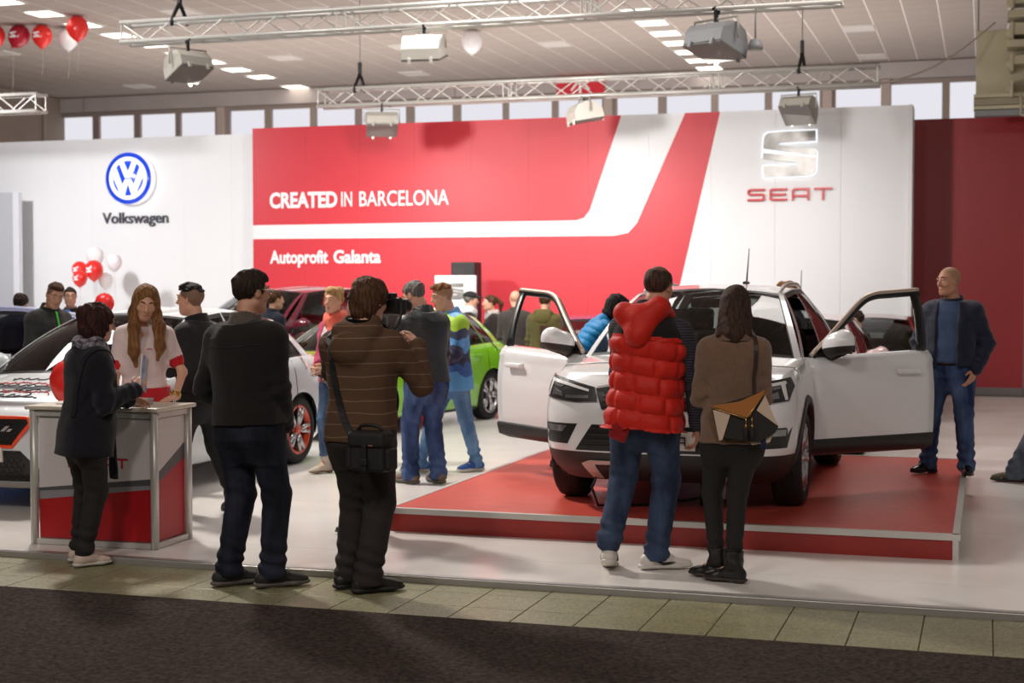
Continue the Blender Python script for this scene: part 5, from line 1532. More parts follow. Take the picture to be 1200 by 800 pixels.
    def shoes(s, m, sole, style='sneaker', hv=None, lace=None, L=1.0, stripe=None):
        k = s.k * (1 if s.sex == 'm' else .9); hv = hv or min(.007, s.hv * .8)
        for c in 'LR':
            a = s.toe[c]; A = math.atan2(-a[0], a[1]); R = rotz(A); g = V3(s.an[c][0], s.an[c][1], 0)
            tilt = 0
            if s.lift[c] > .02: tilt = min(.9, s.lift[c] * 4.5); 
            toe = g + R @ V3(0, .10 * k, .0)
            Rt = R @ rotx(-tilt)
            q = lambda x, y, z: toe + Rt @ (V3(x, (y - .10) * L, z) * k) + V3(0, 0, .004)
            lo, hi = s.bounds([q(0, -.1, 0), q(0, .2, 0), q(0, -.03, .24)], .08); lo[2] = max(lo[2], -.012)
            F = Field(lo, hi, hv)
            F.cone(q(0, -.050, .045), q(0, .03, .055), .040 * k, .043 * k, .02)
            F.cone(q(0, .03, .060), q(0, .13, .034), .040 * k, .036 * k, .03, flat=(Rt @ V3(0, 0, 1), .85))
            F.cone(q(-.006, .12, .032), q(.0, .165, .030), .043 * k, .034 * k, .02, flat=(Rt @ V3(0, 0, 1), .72))
            top = {'boot': .20, 'dress': .085, 'sneaker': .088}[style]
            F.cone(q(0, -.025, .05), q(0, -.008, top), .043 * k, (.062 if style == 'boot' else .044) * k, .02)
            n = Rt @ V3(0, 0, -1); F.cut(n, 0, q(0, 0, .016)); 
            if style != 'boot': F.cut(Rt @ V3(0, .12, 1), 0, q(0, 0, .100))
            else: F.cut(Rt @ V3(0, .0, 1), 0, q(0, 0, .20))
            if style == 'boot':
                F.band(folds([(q(0, 0, .10), .08, .004, (0, .3, 1), 110)], 4))
            sh = link('shoe' if style != 'boot' else 'boot', F.mesh('shoe', m), s.t)
            G = Field(lo - V3(0, 0, .02), hi, hv); fl = (Rt @ V3(0, 0, 1), .42 if style == 'sneaker' else .34)
            ex = .0 if style == 'dress' else .004
            G.cone(q(0, -.052, .016), q(0, .02, .016), (.042 + ex) * k, (.036 + ex) * k, .01, flat=fl); G.cone(q(0, .02, .016), q(-.003, .12, .016), (.036 + ex) * k, (.047 + ex) * k, .01, flat=fl)
            G.cone(q(-.003, .12, .016), q(0, .172, .018), (.047 + ex) * k, (.033 + ex) * k, .01, flat=fl)
            if style in ('dress', 'boot'): G.boxr(q(0, -.045, .006), V3(.07, .075, .024) * k, Rt, .01, .006)
            G.cut(n, 0, q(0, 0, -.003)); link('sole', G.mesh('sole', sole), sh)
            if lace:
                b = MB()
                for i in range(4):
                    y = .025 + .028 * i; z = .103 - .017 * i - .0016 * i * i
                    P, N_ = F.snap([q(x, y + .01 * (x > 0), z) for x in (-.026, -.013, 0, .013, .026)], .002); b.tube([Vector(p) for p in P], .0032, 5)
                P, N_ = F.snap([q(-.01, .02, .10), q(0, .015, .11)], .004); b.tube([Vector(P[0]) + Vector((0, 0, .0)), Vector(P[1]) + Vector((0, 0, .012)), Vector(q(.035, .03, .095))], .0028, 5)
                b.build('laces', lace, sh)
            if stripe:
                for sd in (-1, 1):
                    P, N_ = F.snap([q(sd * .05, y, z) for y, z in ((.10, .040), (.07, .030), (.035, .030), (.0, .046), (-.03, .058))], .0015)
                    b = MB(); b.tube([Vector(p) for p in P], [.002, .007, .009, .005, .001], 6); b.build('side_mark', stripe, sh)
    # ------------------------------------------------------------- small things on clothes
    def strap(s, F, pts, w, t, m, name='strap', off=.004, n=24, parent=None):
        P = cr(pts, n); P, N_ = F.snap(P, off)
        b = MB(); b.ribbon([Vector(p) for p in P], N_, w, t); return b.build(name, m, parent or s.t)
    def seam(s, F, pts, r, m, name='seam', n=20, off=.0):
        P = cr(pts, n); P, N_ = F.snap(P, off); b = MB(); b.tube([Vector(p) for p in P], r, 5); return b.build(name, m, s.t)
    def belt_scarf(s, m, z=.50, r=(.10, .085), thick=.035, seed=2, name='scarf', ends=None):
        k = s.k; o = s.tp(0, 0, z)
        F = Field(o - V3(.2, .2, .30), o + V3(.2, .2, .16), max(.007, s.hv * .9))
        for j, dz in enumerate((0, .035)):
            ring = [o + s.R @ (V3(r[0] * cos(a) * (1 - .12 * j), r[1] * sin(a) + .01, dz - .035 * max(0, sin(a)) + .012 * sin(3 * a + j)) * k) for a in lin(0, 2 * pi, 17)]
            for a, b in zip(ring[:-1], ring[1:]): F.cone(a, b, thick * k, thick * k, .015)
        for e in (ends or []):
            ch = [o + s.R @ (V3(*p) * k) for p in e]
            for a, b in zip(ch[:-1], ch[1:]): F.cone(a, b, thick * k * 1.1, thick * k * 1.1, .02, flat=(s.R @ V3(0, 1, 0), .5))
        w = waves(seed, 5, 50, 110); F.band(lambda P: .008 * w(P))
        return F, link(name, F.mesh(name, m), s.t)
    def glasses(s, m):
        C, R, hk = s.HC, s.RH, s.hk; q = lambda x, y, z: Vector(C + R @ (V3(x, y, z) * hk))
        b = MB()
        for sd in (-1, 1):
            b.tube([q(sd * .034 + .024 * cos(a), .106 - .004 * abs(cos(a)), .010 + .016 * sin(a)) for a in lin(0, 2 * pi, 17)], .0022, 5)
            b.tube([q(sd * .058, .103, .014), q(sd * .077, .06, .016), q(sd * .082, .0, .018), q(sd * .080, -.015, .005)], .0024, 5)
        b.tube([q(-.010, .109, .014), q(.010, .109, .014)], .002, 5)
        b.build('glasses', m, s.t)

# ------------------------------------------------------------------ the visitors, nearest first
A_ = lambda v, rel: RAD(v + rel)      # turned by rel degrees from facing straight away

# --- man in the black fleece jacket, seen from behind, looking right
c_blackfleece = cloth('black_fleece', srgb(27, 23, 22)); c_collar = cloth('grey_brown_collar', srgb(92, 80, 74))
j_dark = denim('dark_indigo_jeans', srgb(18, 20, 30), srgb(42, 45, 60))
p = Fig('man with glasses in a black fleece jacket seen from behind', (-3.93, 7.52, 0.003), A_(27, -34), 1.80, 'm', lean=1, side=-3, head=(-22, 2, 0), hv=.0078, bulk=.016, belly=.02, skin=SKIN2,
    arms={'L': ((-.38, .05, -.92), (.42, .62, -.62)), 'R': ((.10, .06, -1), (-.22, .55, -.80))}, feet={'L': (-.13, -.02, -34, 0), 'R': (.12, .04, -42, 0)})
p.body(); p.brows(H_DARK); p.hair(H_DARK, 'neat', 3); p.glasses(METAL)
F, o = p.top(c_blackfleece, hem=-.06, grow=.026, sl=(.074, .066, .054), collar=None, amp=.0075, seed=11, flare=.004)
p.seam(F, [p.tp(-.17, -.13, .37), p.tp(0, -.15, .36), p.tp(.17, -.13, .37)], .0028, c_blackfleece, 'yoke_seam', off=.001)
p.collar(c_collar, .055, .076, .016)
F, o = p.pants(j_dark, (.104, .080, .070), .016, .007, .012, seed=5, name='jeans', end=.055)
p.seam(F, [p.tp(-.13, -.14, -.05), p.tp(-.13, -.15, -.16), p.tp(-.085, -.15, -.19), p.tp(-.04, -.15, -.16), p.tp(-.04, -.14, -.05)], .0022, j_dark, 'pocket_seam')
p.seam(F, [p.tp(.04, -.14, -.05), p.tp(.04, -.15, -.16), p.tp(.085, -.15, -.19), p.tp(.13, -.15, -.16), p.tp(.13, -.14, -.05)], .0022, j_dark, 'pocket_seam')
s_black = mat('black_running_shoe', srgb(32, 30, 30), .7, bump=.3, bscale=180)
p.shoes(s_black, RUBG, 'sneaker', lace=s_black, L=1.06)

# --- photographer in the brown striped hoodie
def hoodie_mat():
    N = Nodes('brown_striped_hoodie'); b = N.b; b.inputs['Roughness'].default_value = .9; b.inputs['Specular IOR Level'].default_value = .2
    tc = N.n('ShaderNodeTexCoord'); sx = N.n('ShaderNodeSeparateXYZ'); N.l(tc, 'Object', sx, 0)
    nz = N.n('ShaderNodeTexNoise', i_Scale=3.0); N.l(tc, 'Object', nz, 'Vector')
    a = N.n('ShaderNodeMath', operation='MULTIPLY_ADD'); a.inputs[1].default_value = .05; N.l(nz, 'Fac', a, 0); N.l(sx, 2, a, 2)
    m = N.n('ShaderNodeMath', operation='MODULO'); m.inputs[1].default_value = .068; N.l(a, 0, m, 0)
    lt = N.n('ShaderNodeMath', operation='LESS_THAN'); lt.inputs[1].default_value = .005; N.l(m, 0, lt, 0)
    mx = N.n('ShaderNodeMix', data_type='RGBA'); mx.inputs[6].default_value = srgb(90, 66, 50); mx.inputs[7].default_value = srgb(126, 102, 82)
    N.l(lt, 0, mx, 0); N.l(mx, 2, b, 'Base Color')
    nb = N.n('ShaderNodeTexNoise', i_Scale=240.0); N.l(tc, 'Object', nb, 'Vector'); bp = N.n('ShaderNodeBump', i_Strength=.4, i_Distance=.01); N.l(nb, 'Fac', bp, 'Height'); N.l(bp, 0, b, 'Normal')
    return N.m
c_hood = hoodie_mat(); c_blackbag = mat('black_camera_bag_nylon', srgb(28, 26, 26), .7, var=.2, vscale=12, bump=.3, bscale=200); c_strap = mat('black_strap', srgb(24, 22, 22), .6)
p = Fig('photographer in brown striped hoodie with a camera bag on the hip', (-3.29, 7.62, 0.003), A_(23, -24), 1.755, 'm', lean=2, head=(-22, 8, 4), hv=.0078, bulk=.014,
    arms={'L': ((-.35, .72, -.55), (.62, .42, .66), dict(d=(.5, .3, .5), t=(0, -.2, 1), curl=.7)), 'R': ((.44, .42, -.74), (-.26, .42, .86), dict(d=(-.55, .45, .55), t=(-.3, -.6, .5), curl=.75))}, feet={'L': (-.10, .04, -30, 0), 'R': (.06, -.05, -46, 0)})
p.body(); p.hair(H_BROWN, 'shag', 8, hv=.007)
def hood_down(F):
    k = p.k
    for sd in (-1, 1): F.cone(p.tp(sd * .07, -.02, .535), p.tp(sd * .085, -.10, .47), .045, .05, .03)
    F.ell(p.tp(-.015, -.150, .395), V3(.120, .055, .095), p.R, .03); F.cone(p.tp(-.09, -.10, .49), p.tp(.09, -.10, .49), .045, .045, .03)
    F.ell(p.tp(0, -.055, .56), V3(.07, .055, .06), p.R, .015, 'sub')
F, o = p.top([c_hood], 'hoodie', hem=-.12, grow=.022, sl=(.072, .062, .044), collar=(.03, .076), amp=.008, seed=21, hood=hood_down, rows=[(z, a * (1.0 if z > -.1 else .96), b * (1.0 if z > -.1 else .96), y) for z, a, b, y in p.rows])
p.strap(F, [p.tp(-.12, .03, .50), p.tp(-.15, -.08, .46), p.tp(-.13, -.16, .32), p.tp(-.08, -.16, .14), p.tp(-.02, -.15, -.02), p.tp(.03, -.15, -.10)], .040, .005, c_strap, 'bag_strap')
p.strap(F, [p.tp(-.095, -.03, .525), p.tp(-.02, -.10, .535), p.tp(.07, -.06, .525), p.tp(.12, .04, .50), p.tp(.13, .13, .48)], .034, .005, c_strap, 'camera_strap', off=.010)
p.pants(mat('charcoal_trousers', srgb(46, 38, 36), .9, var=.3, vscale=8, bump=.4, bscale=200), (.104, .086, .076), .018, .008, .013, seed=9, end=.05)
p.shoes(mat('black_leather_shoe', srgb(24, 22, 22), .45), RUBB, 'sneaker', L=1.05)
# camera bag on the right hip: a thing carried by the photographer
kb = p.t.location; rb = p.t.rotation_euler[2]
def world_of(f, q):
    r = rotz(f.t.rotation_euler[2]) @ np.asarray(q, float); return tuple(r + np.array(f.t.location))
bag = thing('camera_bag', 'black nylon camera bag hanging at the photographer hip', 'bag', world_of(p, p.tp(.165, -.235, -.165)), rb - RAD(8))
F = Field((-.16, -.12, -.15), (.16, .12, .17), .006); F.boxr((0, 0, 0), (.24, .14, .22), None, .03, .0); F.band(lambda P: .003 * waves(4, 4, 40, 90)(P)); link('bag_body', F.mesh('bag_body', c_blackbag), bag)
F = Field((-.16, -.12, -.05), (.16, .12, .17), .006); F.boxr((0, -.012, .085), (.255, .15, .10), None, .03, .0); F.band(lambda P: .002 * waves(5, 4, 40, 90)(P)); link('bag_lid', F.mesh('bag_lid', c_blackbag), bag)
b = MB(); b.box((0, -.085, -.02), (.03, .012, .16), bev=.004); b.box((0, -.092, -.045), (.045, .014, .04), bev=.005); b.build('buckle', c_strap, bag)
b = MB(); b.tube(cr([(-.10, .0, .125), (-.05, -.02, .165), (.05, -.02, .165), (.10, .0, .125)], 14), .011, 6); b.build('handle', c_strap, bag)
for sx in (-.135, .135): b = MB(); b.box((sx, 0, -.03), (.04, .10, .13), bev=.015); b.build('side_pocket', c_blackbag, bag)
b = MB(); b.box((.045, -.086, .055), (.03, .003, .008)); b.build('bag_label', mat('red_grey_tag', srgb(150, 90, 84), .5), bag)
bag.scale = (.9, .9, .9)
# camera at his eye
cq = p.HC + p.RH @ V3(.028, .138, -.012)
cam_t = thing('photo_camera', 'black camera held to the eye by the photographer in the hoodie', 'camera', world_of(p, cq), rb + RAD(-22))
b = MB(); b.box((0, 0, 0), (.14, .065, .095), bev=.014); b.box((0, .0, .055), (.055, .06, .04), bev=.012); b.box((.055, .02, -.005), (.035, .075, .09), bev=.014); b.build('camera_body', mat('camera_black', srgb(22, 22, 23), .4), cam_t)
b = MB(); b.lathe([(.001, .03), (.036, .03), (.036, .08), (.040, .085), (.040, .13), (.036, .135), (.03, .128), (.001, .12)], 24, 0, 'Y'); b.build('lens', mat('lens_black', srgb(18, 18, 19), .3), cam_t)
b = MB(); b.lathe([(.001, .0), (.009, 0), (.009, .008), (.001, .008)], 12, 0, 'Z', (.055, .02, .045)); b.build('shutter_button', METAL, cam_t)
b = MB(); b.tube(cr([(.075, 0, .02), (.10, -.02, -.04), (.095, -.05, -.11), (.05, -.09, -.15), (-.02, -.13, -.17)], 16), .008, 5, flat=.5); b.build('neck_strap', c_strap, cam_t)

# --- man in the red quilted vest
c_vest = cloth('red_quilted_nylon', srgb(206, 38, 24), .12, 10, .55, .25, 120, .05); c_yoke = cloth('black_vest_yoke', srgb(26, 22, 22), .1)
def knit_mat():
    N = Nodes('dark_striped_knit'); b = N.b; b.inputs['Roughness'].default_value = .9
    tc = N.n('ShaderNodeTexCoord'); sx = N.n('ShaderNodeSeparateXYZ'); N.l(tc, 'Object', sx, 0)
    m = N.n('ShaderNodeMath', operation='MODULO'); m.inputs[1].default_value = .016; N.l(sx, 2, m, 0)
    lt = N.n('ShaderNodeMath', operation='LESS_THAN'); lt.inputs[1].default_value = .005; N.l(m, 0, lt, 0)
    mx = N.n('ShaderNodeMix', data_type='RGBA'); mx.inputs[6].default_value = srgb(36, 34, 44); mx.inputs[7].default_value = srgb(70, 64, 76)
    N.l(lt, 0, mx, 0); N.l(mx, 2, b, 'Base Color'); return N.m
p = Fig('balding man in a puffy red hooded vest seen from behind', (-1.88, 8.50, .042), A_(12, -14), 1.80, 'm', lean=2, side=4, head=(-14, 6, 4), hv=.0078, bulk=.014, skin=SKIN2,
    arms={'L': ((-.12, .25, -1), (.25, .75, -.55)), 'R': ((.26, .10, -1), (.02, .16, -1), dict(t=(-.2, .9, 0), curl=.6))}, feet={'L': (-.19, -.10, 12, .055), 'R': (.06, .03, -62, 0)}, belly=.02)
thin = lambda q: (q[:, 2] > .02) & (q[:, 1] < .05) & (np.hypot(q[:, 0] * 1.1, q[:, 1] + .02) < .075) & (q[:, 2] > .06)
bs_ = lambda q: (q[:, 1] < .04) & (q[:, 2] > np.interp(q[:, 1], [-.11, -.03, .03], [-.07, -.02, .06]))
p.body(stubble=bs_, stub_mat=stub('thin_crown_hair', srgb(120, 84, 64))); p.hair(hair_mat('hair_thin_brown', srgb(84, 58, 44), srgb(48, 33, 26)), 'thin', 5)
F, o = p.top(knit_mat(), 'knit_sweater', hem=-.10, grow=.012, sl=(.064, .055, .046), collar=None, amp=.005, seed=31)
def quiltfn(P):
    l = (P - p.P) @ p.R; a = np.arctan2(l[:, 0] / .21, -(l[:, 1]) / .16)
    z = l[:, 2] + .012 * np.sin(a * 2.0)
    row = np.floor((z + .05) / .104)
    zz = np.abs(np.sin((z + .05) / .104 * pi)); aa = np.abs(np.sin((a + .16 * row) / .70 * pi))
    puff = .008 - .021 * zz ** .5 * np.minimum(1, aa * 1.7) ** .5 + .006 * waves(6, 6, 40, 110)(P)
    return np.where(l[:, 2] < .365, puff, 0)
yoke = lambda c: ((((c - p.P) @ p.R)[:, 2] > .375 * p.k)).astype(int)
def hood_v(F):
    F.cone(p.tp(-.135, -.105, .490), p.tp(.06, -.11, .535), .046, .050, .06); F.cone(p.tp(-.135, -.105, .490), p.tp(-.03, -.165, .365), .046, .042, .09); F.cone(p.tp(.06, -.11, .535), p.tp(-.03, -.165, .365), .050, .042, .09); F.cone(p.tp(-.035, -.135, .46), p.tp(-.03, -.15, .40), .07, .06, .06)
    F.cone(p.tp(.10, -.04, .505), p.tp(.085, .06, .49), .038, .032, .03)
F, o = p.top([c_vest, c_yoke], 'vest', hem=-.15, grow=.034, collar=None, amp=.002, seed=32, sleeves='', midx=yoke, quilt=quiltfn, flare=.016)
G = Field(p.tp(-.3, -.35, .25), p.tp(.3, .2, .75), .0075); hood_v(G); G.ell(p.tp(-.035, -.105, .560), V3(.085, .030, .060), p.R @ roty(-.2), .02, 'sub'); G.cone(p.tp(0, -.0, .46), p.tp(0, .01, .62), .085, .085, .01, 'sub')
w_ = waves(17, 6, 30, 70); G.band(lambda P: .007 * w_(P)); link('hood', G.mesh('hood', c_vest), p.t)
p.collar(c_yoke, .075, .088, .012, 'stand_collar')
b = MB(); b.box(Vector(p.tp(-.10, -.158, -.175)), (.11, .03, .09), R=Matrix.Rotation(.35, 3, 'Y'), bev=.014); b.build('red_cloth_in_pocket', cloth('dark_red_cloth', srgb(150, 24, 28)), p.t)
j_blue = denim('mid_blue_jeans', srgb(30, 38, 60), srgb(62, 76, 104))
F, o = p.pants(j_blue, (.104, .080, .068), .016, .008, .010, seed=15, name='jeans', end=.062)
p.seam(F, [p.tp(.04, -.14, -.09), p.tp(.04, -.15, -.19), p.tp(.09, -.15, -.22), p.tp(.14, -.14, -.19), p.tp(.14, -.13, -.09)], .0022, j_blue, 'pocket_seam')
s_white = mat('white_leather_shoe', srgb(206, 196, 190), .5, bump=.15, bscale=100)
p.shoes(s_white, RUBW, 'sneaker', lace=LACE, L=1.06, stripe=mat('black_curved_mark', srgb(20, 20, 22), .4))

# --- woman in the brown wool coat with the geometric bag
c_coat = cloth('brown_wool_coat', srgb(122, 94, 76), .14, 40, .95, .6, 160, .3)
p = Fig('long-haired woman in a taupe wool coat with a geometric shoulder bag', (-1.34, 8.33, .042), A_(9, 2), 1.67, 'f', lean=1, head=(-6, 2, 3), hv=.0078, bulk=.002,
    arms={'L': ((-.17, .0, -1), (.20, .86, .08)), 'R': ((.08, .04, -1), (-.10, .60, -.60))}, feet={'L': (-.09, .05, 62, 0), 'R': (.00, -.06, 70, 0)})
p.body(); 
def tuck(F, q):
    F.cone(p.HC + V3(0, -.075, -.06), p.tp(0, -.105, .50), .075, .055, .05, flat=(V3(0, 1, 0), .62)); F.cone(p.HC + V3(.05, -.04, -.08), p.tp(.075, -.07, .50), .035, .028, .04); F.cone(p.HC + V3(-.05, -.04, -.08), p.tp(-.08, -.07, .50), .035, .028, .04)
p.hair(hair_mat('hair_chestnut', srgb(72, 48, 37), srgb(42, 28, 23)), 'longback', 6, extra=tuck)
F, o = p.top(c_coat, 'coat', hem=-.135, grow=.026, sl=(.066, .058, .050), collar=None, amp=.008, seed=41, flare=.018)
p.collar(c_coat, .075, .092, .022, 'turned_up_collar', .014, 19)
p.seam(F, [p.tp(0, -.16, .45), p.tp(0, -.16, .2), p.tp(0, -.16, 0), p.tp(0, -.17, -.12)], .0022, c_coat, 'back_seam')
p.strap(F, [p.tp(.03, .08, .49), p.tp(.10, -.02, .51), p.tp(.125, -.12, .40), p.tp(.135, -.15, .26), p.tp(.14, -.15, .18), p.tp(.14, -.15, .15)], .022, .004, mat('dark_brown_strap', srgb(50, 34, 28), .5), 'bag_strap', off=.004)
p.pants(mat('black_leggings', srgb(28, 24, 24), .85, var=.2, bump=.2, bscale=200), (.094, .060, .046), .008, .004, .006, seed=18, end=.06)
p.shoes(mat('black_leather_boot', srgb(24, 22, 22), .4, bump=.1, bscale=40), mat('brown_black_sole', srgb(56, 42, 34), .6), 'boot', lace=c_strap, L=1.0)
hb = thing('shoulder_bag', 'geometric shoulder bag in tan, cream and black with tassels', 'bag', world_of(p, p.tp(.045, -.205, .03)), p.t.rotation_euler[2] + RAD(2)); hb.scale = (.88, .88, .88)
m_tan = mat('tan_leather', srgb(170, 106, 48), .5); m_cream = mat('cream_leather', srgb(206, 180, 160), .5); m_blk = mat('black_suede', srgb(36, 32, 32), .8); m_gold = mat('gold_fitting', srgb(206, 160, 90), .25, metal=.9)
b = MB(); b.prism([(-.19, .05), (-.155, -.10), (-.14, -.13), (.10, -.16), (.20, -.10), (.22, -.06), (.13, .13), (.12, .15), (-.0, .11)], .0, .07); b.build('bag_body', m_blk, hb)
b = MB(); b.prism([(-.195, .065), (-.02, .095), (.135, .165), (.045, .005), (.02, -.005)], -.014, .0); b.build('flap', m_tan, hb)
b = MB(); b.prism([(-.185, .042), (-.075, .02), (-.125, -.145), (-.145, -.15)], -.008, .0); b.build('cream_panel', m_cream, hb)
b = MB(); b.prism([(.137, .135), (.085, .04), (.215, -.055)], -.008, .0); b.build('cream_panel', m_cream, hb)
b = MB(); b.prism([(.03, -.14), (.19, -.11), (.17, -.16), (.06, -.18)], .02, .05); b.build('lower_fold', m_cream, hb)
b = MB(); b.tube([(-.195, -.016, .058), (.02, -.018, -.012), (.14, -.016, .16)], .004, 5); b.build('zip', m_gold, hb)
for x in (.018, .055):
    b = MB(); b.tube([(x, -.025, .0), (x, -.028, -.05)], .004, 6); b.lathe([(.001, -.045), (.008, -.048), (.009, -.065), (.001, -.065)], 10, 0, 'Z', (x, -.028, 0)); b.build('tassel_chain', m_gold, hb)
    b = MB(); b.lathe([(.006, -.062), (.012, -.07), (.014, -.155), (.001, -.155)], 10, 0, 'Z', (x, -.028, 0)); b.build('tassel', m_blk, hb)
b = MB(); b.lathe([(.006, -.12), (.018, -.13), (.022, -.20), (.001, -.20)], 10, 0, 'Z', (.13, .03, 0)); b.build('blue_tassel', mat('navy_tassel', srgb(28, 34, 74), .8), hb)

# --- woman in the navy coat at the counter
c_navy = cloth('navy_black_wool', srgb(26, 25, 34), .25, 40, .95, .6, 150, .15)
p = Fig('woman in a navy black coat with a patterned scarf standing at the counter', (-5.17, 7.80, .003), A_(34, -66), 1.60, 'f', lean=3, head=(-6, 10, 0), hv=.0078, bulk=.010, belly=.02,
    arms={'L': ((-.12, .38, -.9), (.12, .95, -.10)), 'R': ((.16, .10, -1), (-.18, .92, .34), dict(d=(-.1, .7, .6), t=(-.4, -.3, .8), curl=.75))}, feet={'L': (-.17, .02, 4, 0), 'R': (.02, -.03, -6, 0)})
p.body(); p.brows(H_DARK); p.hair(H_RED, 'bob', 4, extra=lambda F, q: F.ell(q(0, -.10, .045), V3(.05, .045, .05), None, .03)); p.glasses(c_strap)
F, o = p.top(c_navy, 'coat', hem=-.215, grow=.028, sl=(.078, .068, .056), collar=(.04, .088), amp=.010, seed=51, flare=-.012,
    extra=lambda F: F.cone(p.tp(-.02, .17, .10), p.tp(.02, .20, -.36), .03, .045, .03, flat=(V3(0, 1, 0), .5)))
c_scarf = mat('patterned_scarf', srgb(150, 140, 150), .9, var=1, vscale=42, col2=srgb(30, 28, 44), bump=.5, bscale=90)
p.belt_scarf(c_scarf, .49, (.088, .085), .036, 5, ends=[[(.03, .09, -.02), (.04, .13, -.10), (.03, .145, -.17)]])
p.strap(F, [p.tp(.13, .10, .40), p.tp(.175, .0, .475), p.tp(.17, -.10, .42), p.tp(.13, -.17, .25), p.tp(.12, -.17, .05)], .028, .006, c_navy, 'bag_strap')
p.pants(mat('dark_brown_leggings', srgb(36, 30, 30), .85, var=.25, bump=.2, bscale=200), (.108, .074, .056), .014, .006, .008, seed=22, end=.07)
p.shoes(mat('pale_pink_sneaker', srgb(206, 184, 170), .6), RUBW, 'sneaker', lace=LACE, L=.98)
# brochure in her hand
hp = p.wr['R'] + p.hd['R']['d'] * .10
br = thing('brochure', 'glossy blue and white brochure held upright by the woman in navy', 'brochure', world_of(p, hp + V3(-.035, .01, .03)), p.t.rotation_euler[2] + RAD(140))
b = MB(); b.box((0, 0, 0), (.15, .006, .21), R=Matrix.Rotation(RAD(16), 3, 'Y')); b.build('pages', mat('paper_white', srgb(206, 204, 208), .4), br)
b = MB(); b.box((0, -.005, 0), (.15, .003, .21), R=Matrix.Rotation(RAD(16), 3, 'Y')); b.build('cover', mat('brochure_print', srgb(196, 198, 210), .35, var=1, vscale=14, col2=srgb(92, 110, 156)), br)

# --- hostess behind the counter
c_polo = cloth('white_polo_cotton', srgb(226, 206, 204), .06, 20, .8, .3, 200, .1); c_redtrim = cloth('red_trim_cotton', srgb(206, 30, 40)); c_redband = cloth('red_satin_band', srgb(196, 24, 38), .2, 12, .5); c_nskirt = cloth('navy_skirt', srgb(26, 28, 44))
p = Fig('young hostess with long light-brown hair in a white polo shirt behind the counter', (-5.44, 8.90, .043), A_(31, 176), 1.70, 'f', lean=5, head=(8, 22, -6), hv=.008, lid=1.0,
    arms={'L': ((-.40, .15, -.85), (.15, .72, -.60), dict(d=(.5, .85, -.12), t=(.8, -.4, 0), curl=.15)), 'R': ((.20, .10, -1), (-.10, .86, -.50), dict(d=(-.2, .9, -.25), t=(-.8, -.1, .2), curl=.4))}, feet={'L': (-.10, 0, 10, 0), 'R': (.10, .02, -8, 0)})
p.body(); p.brows(H_BROWN); p.hair(H_LIGHT, 'long', 9, hv=.0065)
trim = lambda c: np.max([np.array([np.linalg.norm(c - p.sh[a] - (p.el[a] - p.sh[a]) * .66, axis=1) < .062]).any(0) & (((c - p.sh[a]) @ unit(p.el[a] - p.sh[a])) > .172) for a in 'LR'], 0).astype(int)
F, o = p.top([c_polo, c_redtrim], 'polo_shirt', hem=.045, grow=.012, sl=(.060, .054, .04), send=.34, collar=(.02, .066), amp=.005, seed=61, midx=trim, vneck=True)
b = MB(); P, N_ = F.snap([p.tp(-.065 + .006 * i, .15, .33 + .012 * (i % 2)) for i in range(7)], .002); b.tube([Vector(q) for q in P], .003, 5); b.build('chest_print', c_redtrim, p.t)
G = Field(p.tp(-.3, -.25, -.08), p.tp(.3, .3, .14), .008); G.prof([(-.06, .174, .118, -.004), (.055, .150, .106, -.002)], p.P, p.R, .01, .016); w_ = waves(23, 4, 30, 70, (.2, .2, 1.5)); G.band(lambda P: .005 * w_(P)); link('waist_band', G.mesh('waist_band', c_redband), p.t)
G = Field(p.P - V3(.3, .3, .62), p.P + V3(.3, .3, .02), .009); G.prof([(-.55, .19, .15, 0), (-.14, .188, .13, -.008), (-.05, .172, .118, -.004)], p.P, p.R, .01, .012); link('skirt', G.mesh('skirt', c_nskirt), p.t)
p.shoes(s_black, RUBB, 'dress')
wp = p.wr['L'] - p.hd['L']['d'] * .0 - unit(p.wr['L'] - p.el['L']) * .015
b = MB(); ax = unit(p.wr['L'] - p.el['L']); u = unit(np.cross(ax, V3(1, 0, .2))); v = np.cross(ax, u)
for dz in (-.012, 0, .012): b.tube([Vector(wp + ax * dz + (u * cos(a) + v * sin(a)) * .0295) for a in lin(0, 2 * pi, 21)], .0055, 6)
b.tube([Vector(wp - v * .030 + u * .0 - ax * .012), Vector(wp - v * .030 + ax * .012)], .014, 10); b.build('gold_watch', m_gold, p.t)

# --- man behind the hostess, black jacket, faded haircut
c_blk = cloth('black_jacket', srgb(32, 32, 34), .2, 20, .8, .4)
p = Fig('man with faded haircut in black behind the hostess', (-5.48, 9.70, .042), A_(29, 52), 1.69, 'm', lean=2, head=(14, 2, 0), hv=.0095, skin=SKIN,
    arms={'L': ((-.15, .35, -.9), (.2, .7, .7)), 'R': ((.2, -.05, -1), (.05, .3, -.9))}, feet={'L': (-.06, .22, -6, 0), 'R': (.12, -.22, -30, .03)})
fade = lambda q: (q[:, 1] < .055) & (q[:, 2] > np.interp(q[:, 1], [-.11, -.04, .0, .05], [-.055, -.05, -.0, .03])) & (np.abs(q[:, 0]) < .08)
p.body(stubble=fade); p.brows(H_DARK); p.hair(H_BLACK, 'top', 2)
p.top(c_blk, hem=-.10, grow=.024, sl=(.070, .060, .050), collar=(.055, .080), amp=.007, seed=71)
p.pants(mat('black_trousers', srgb(26, 26, 30), .9, var=.2), (.102, .076, .066), .014, .007, .012, seed=32)
p.shoes(s_black, RUBB, 'sneaker')

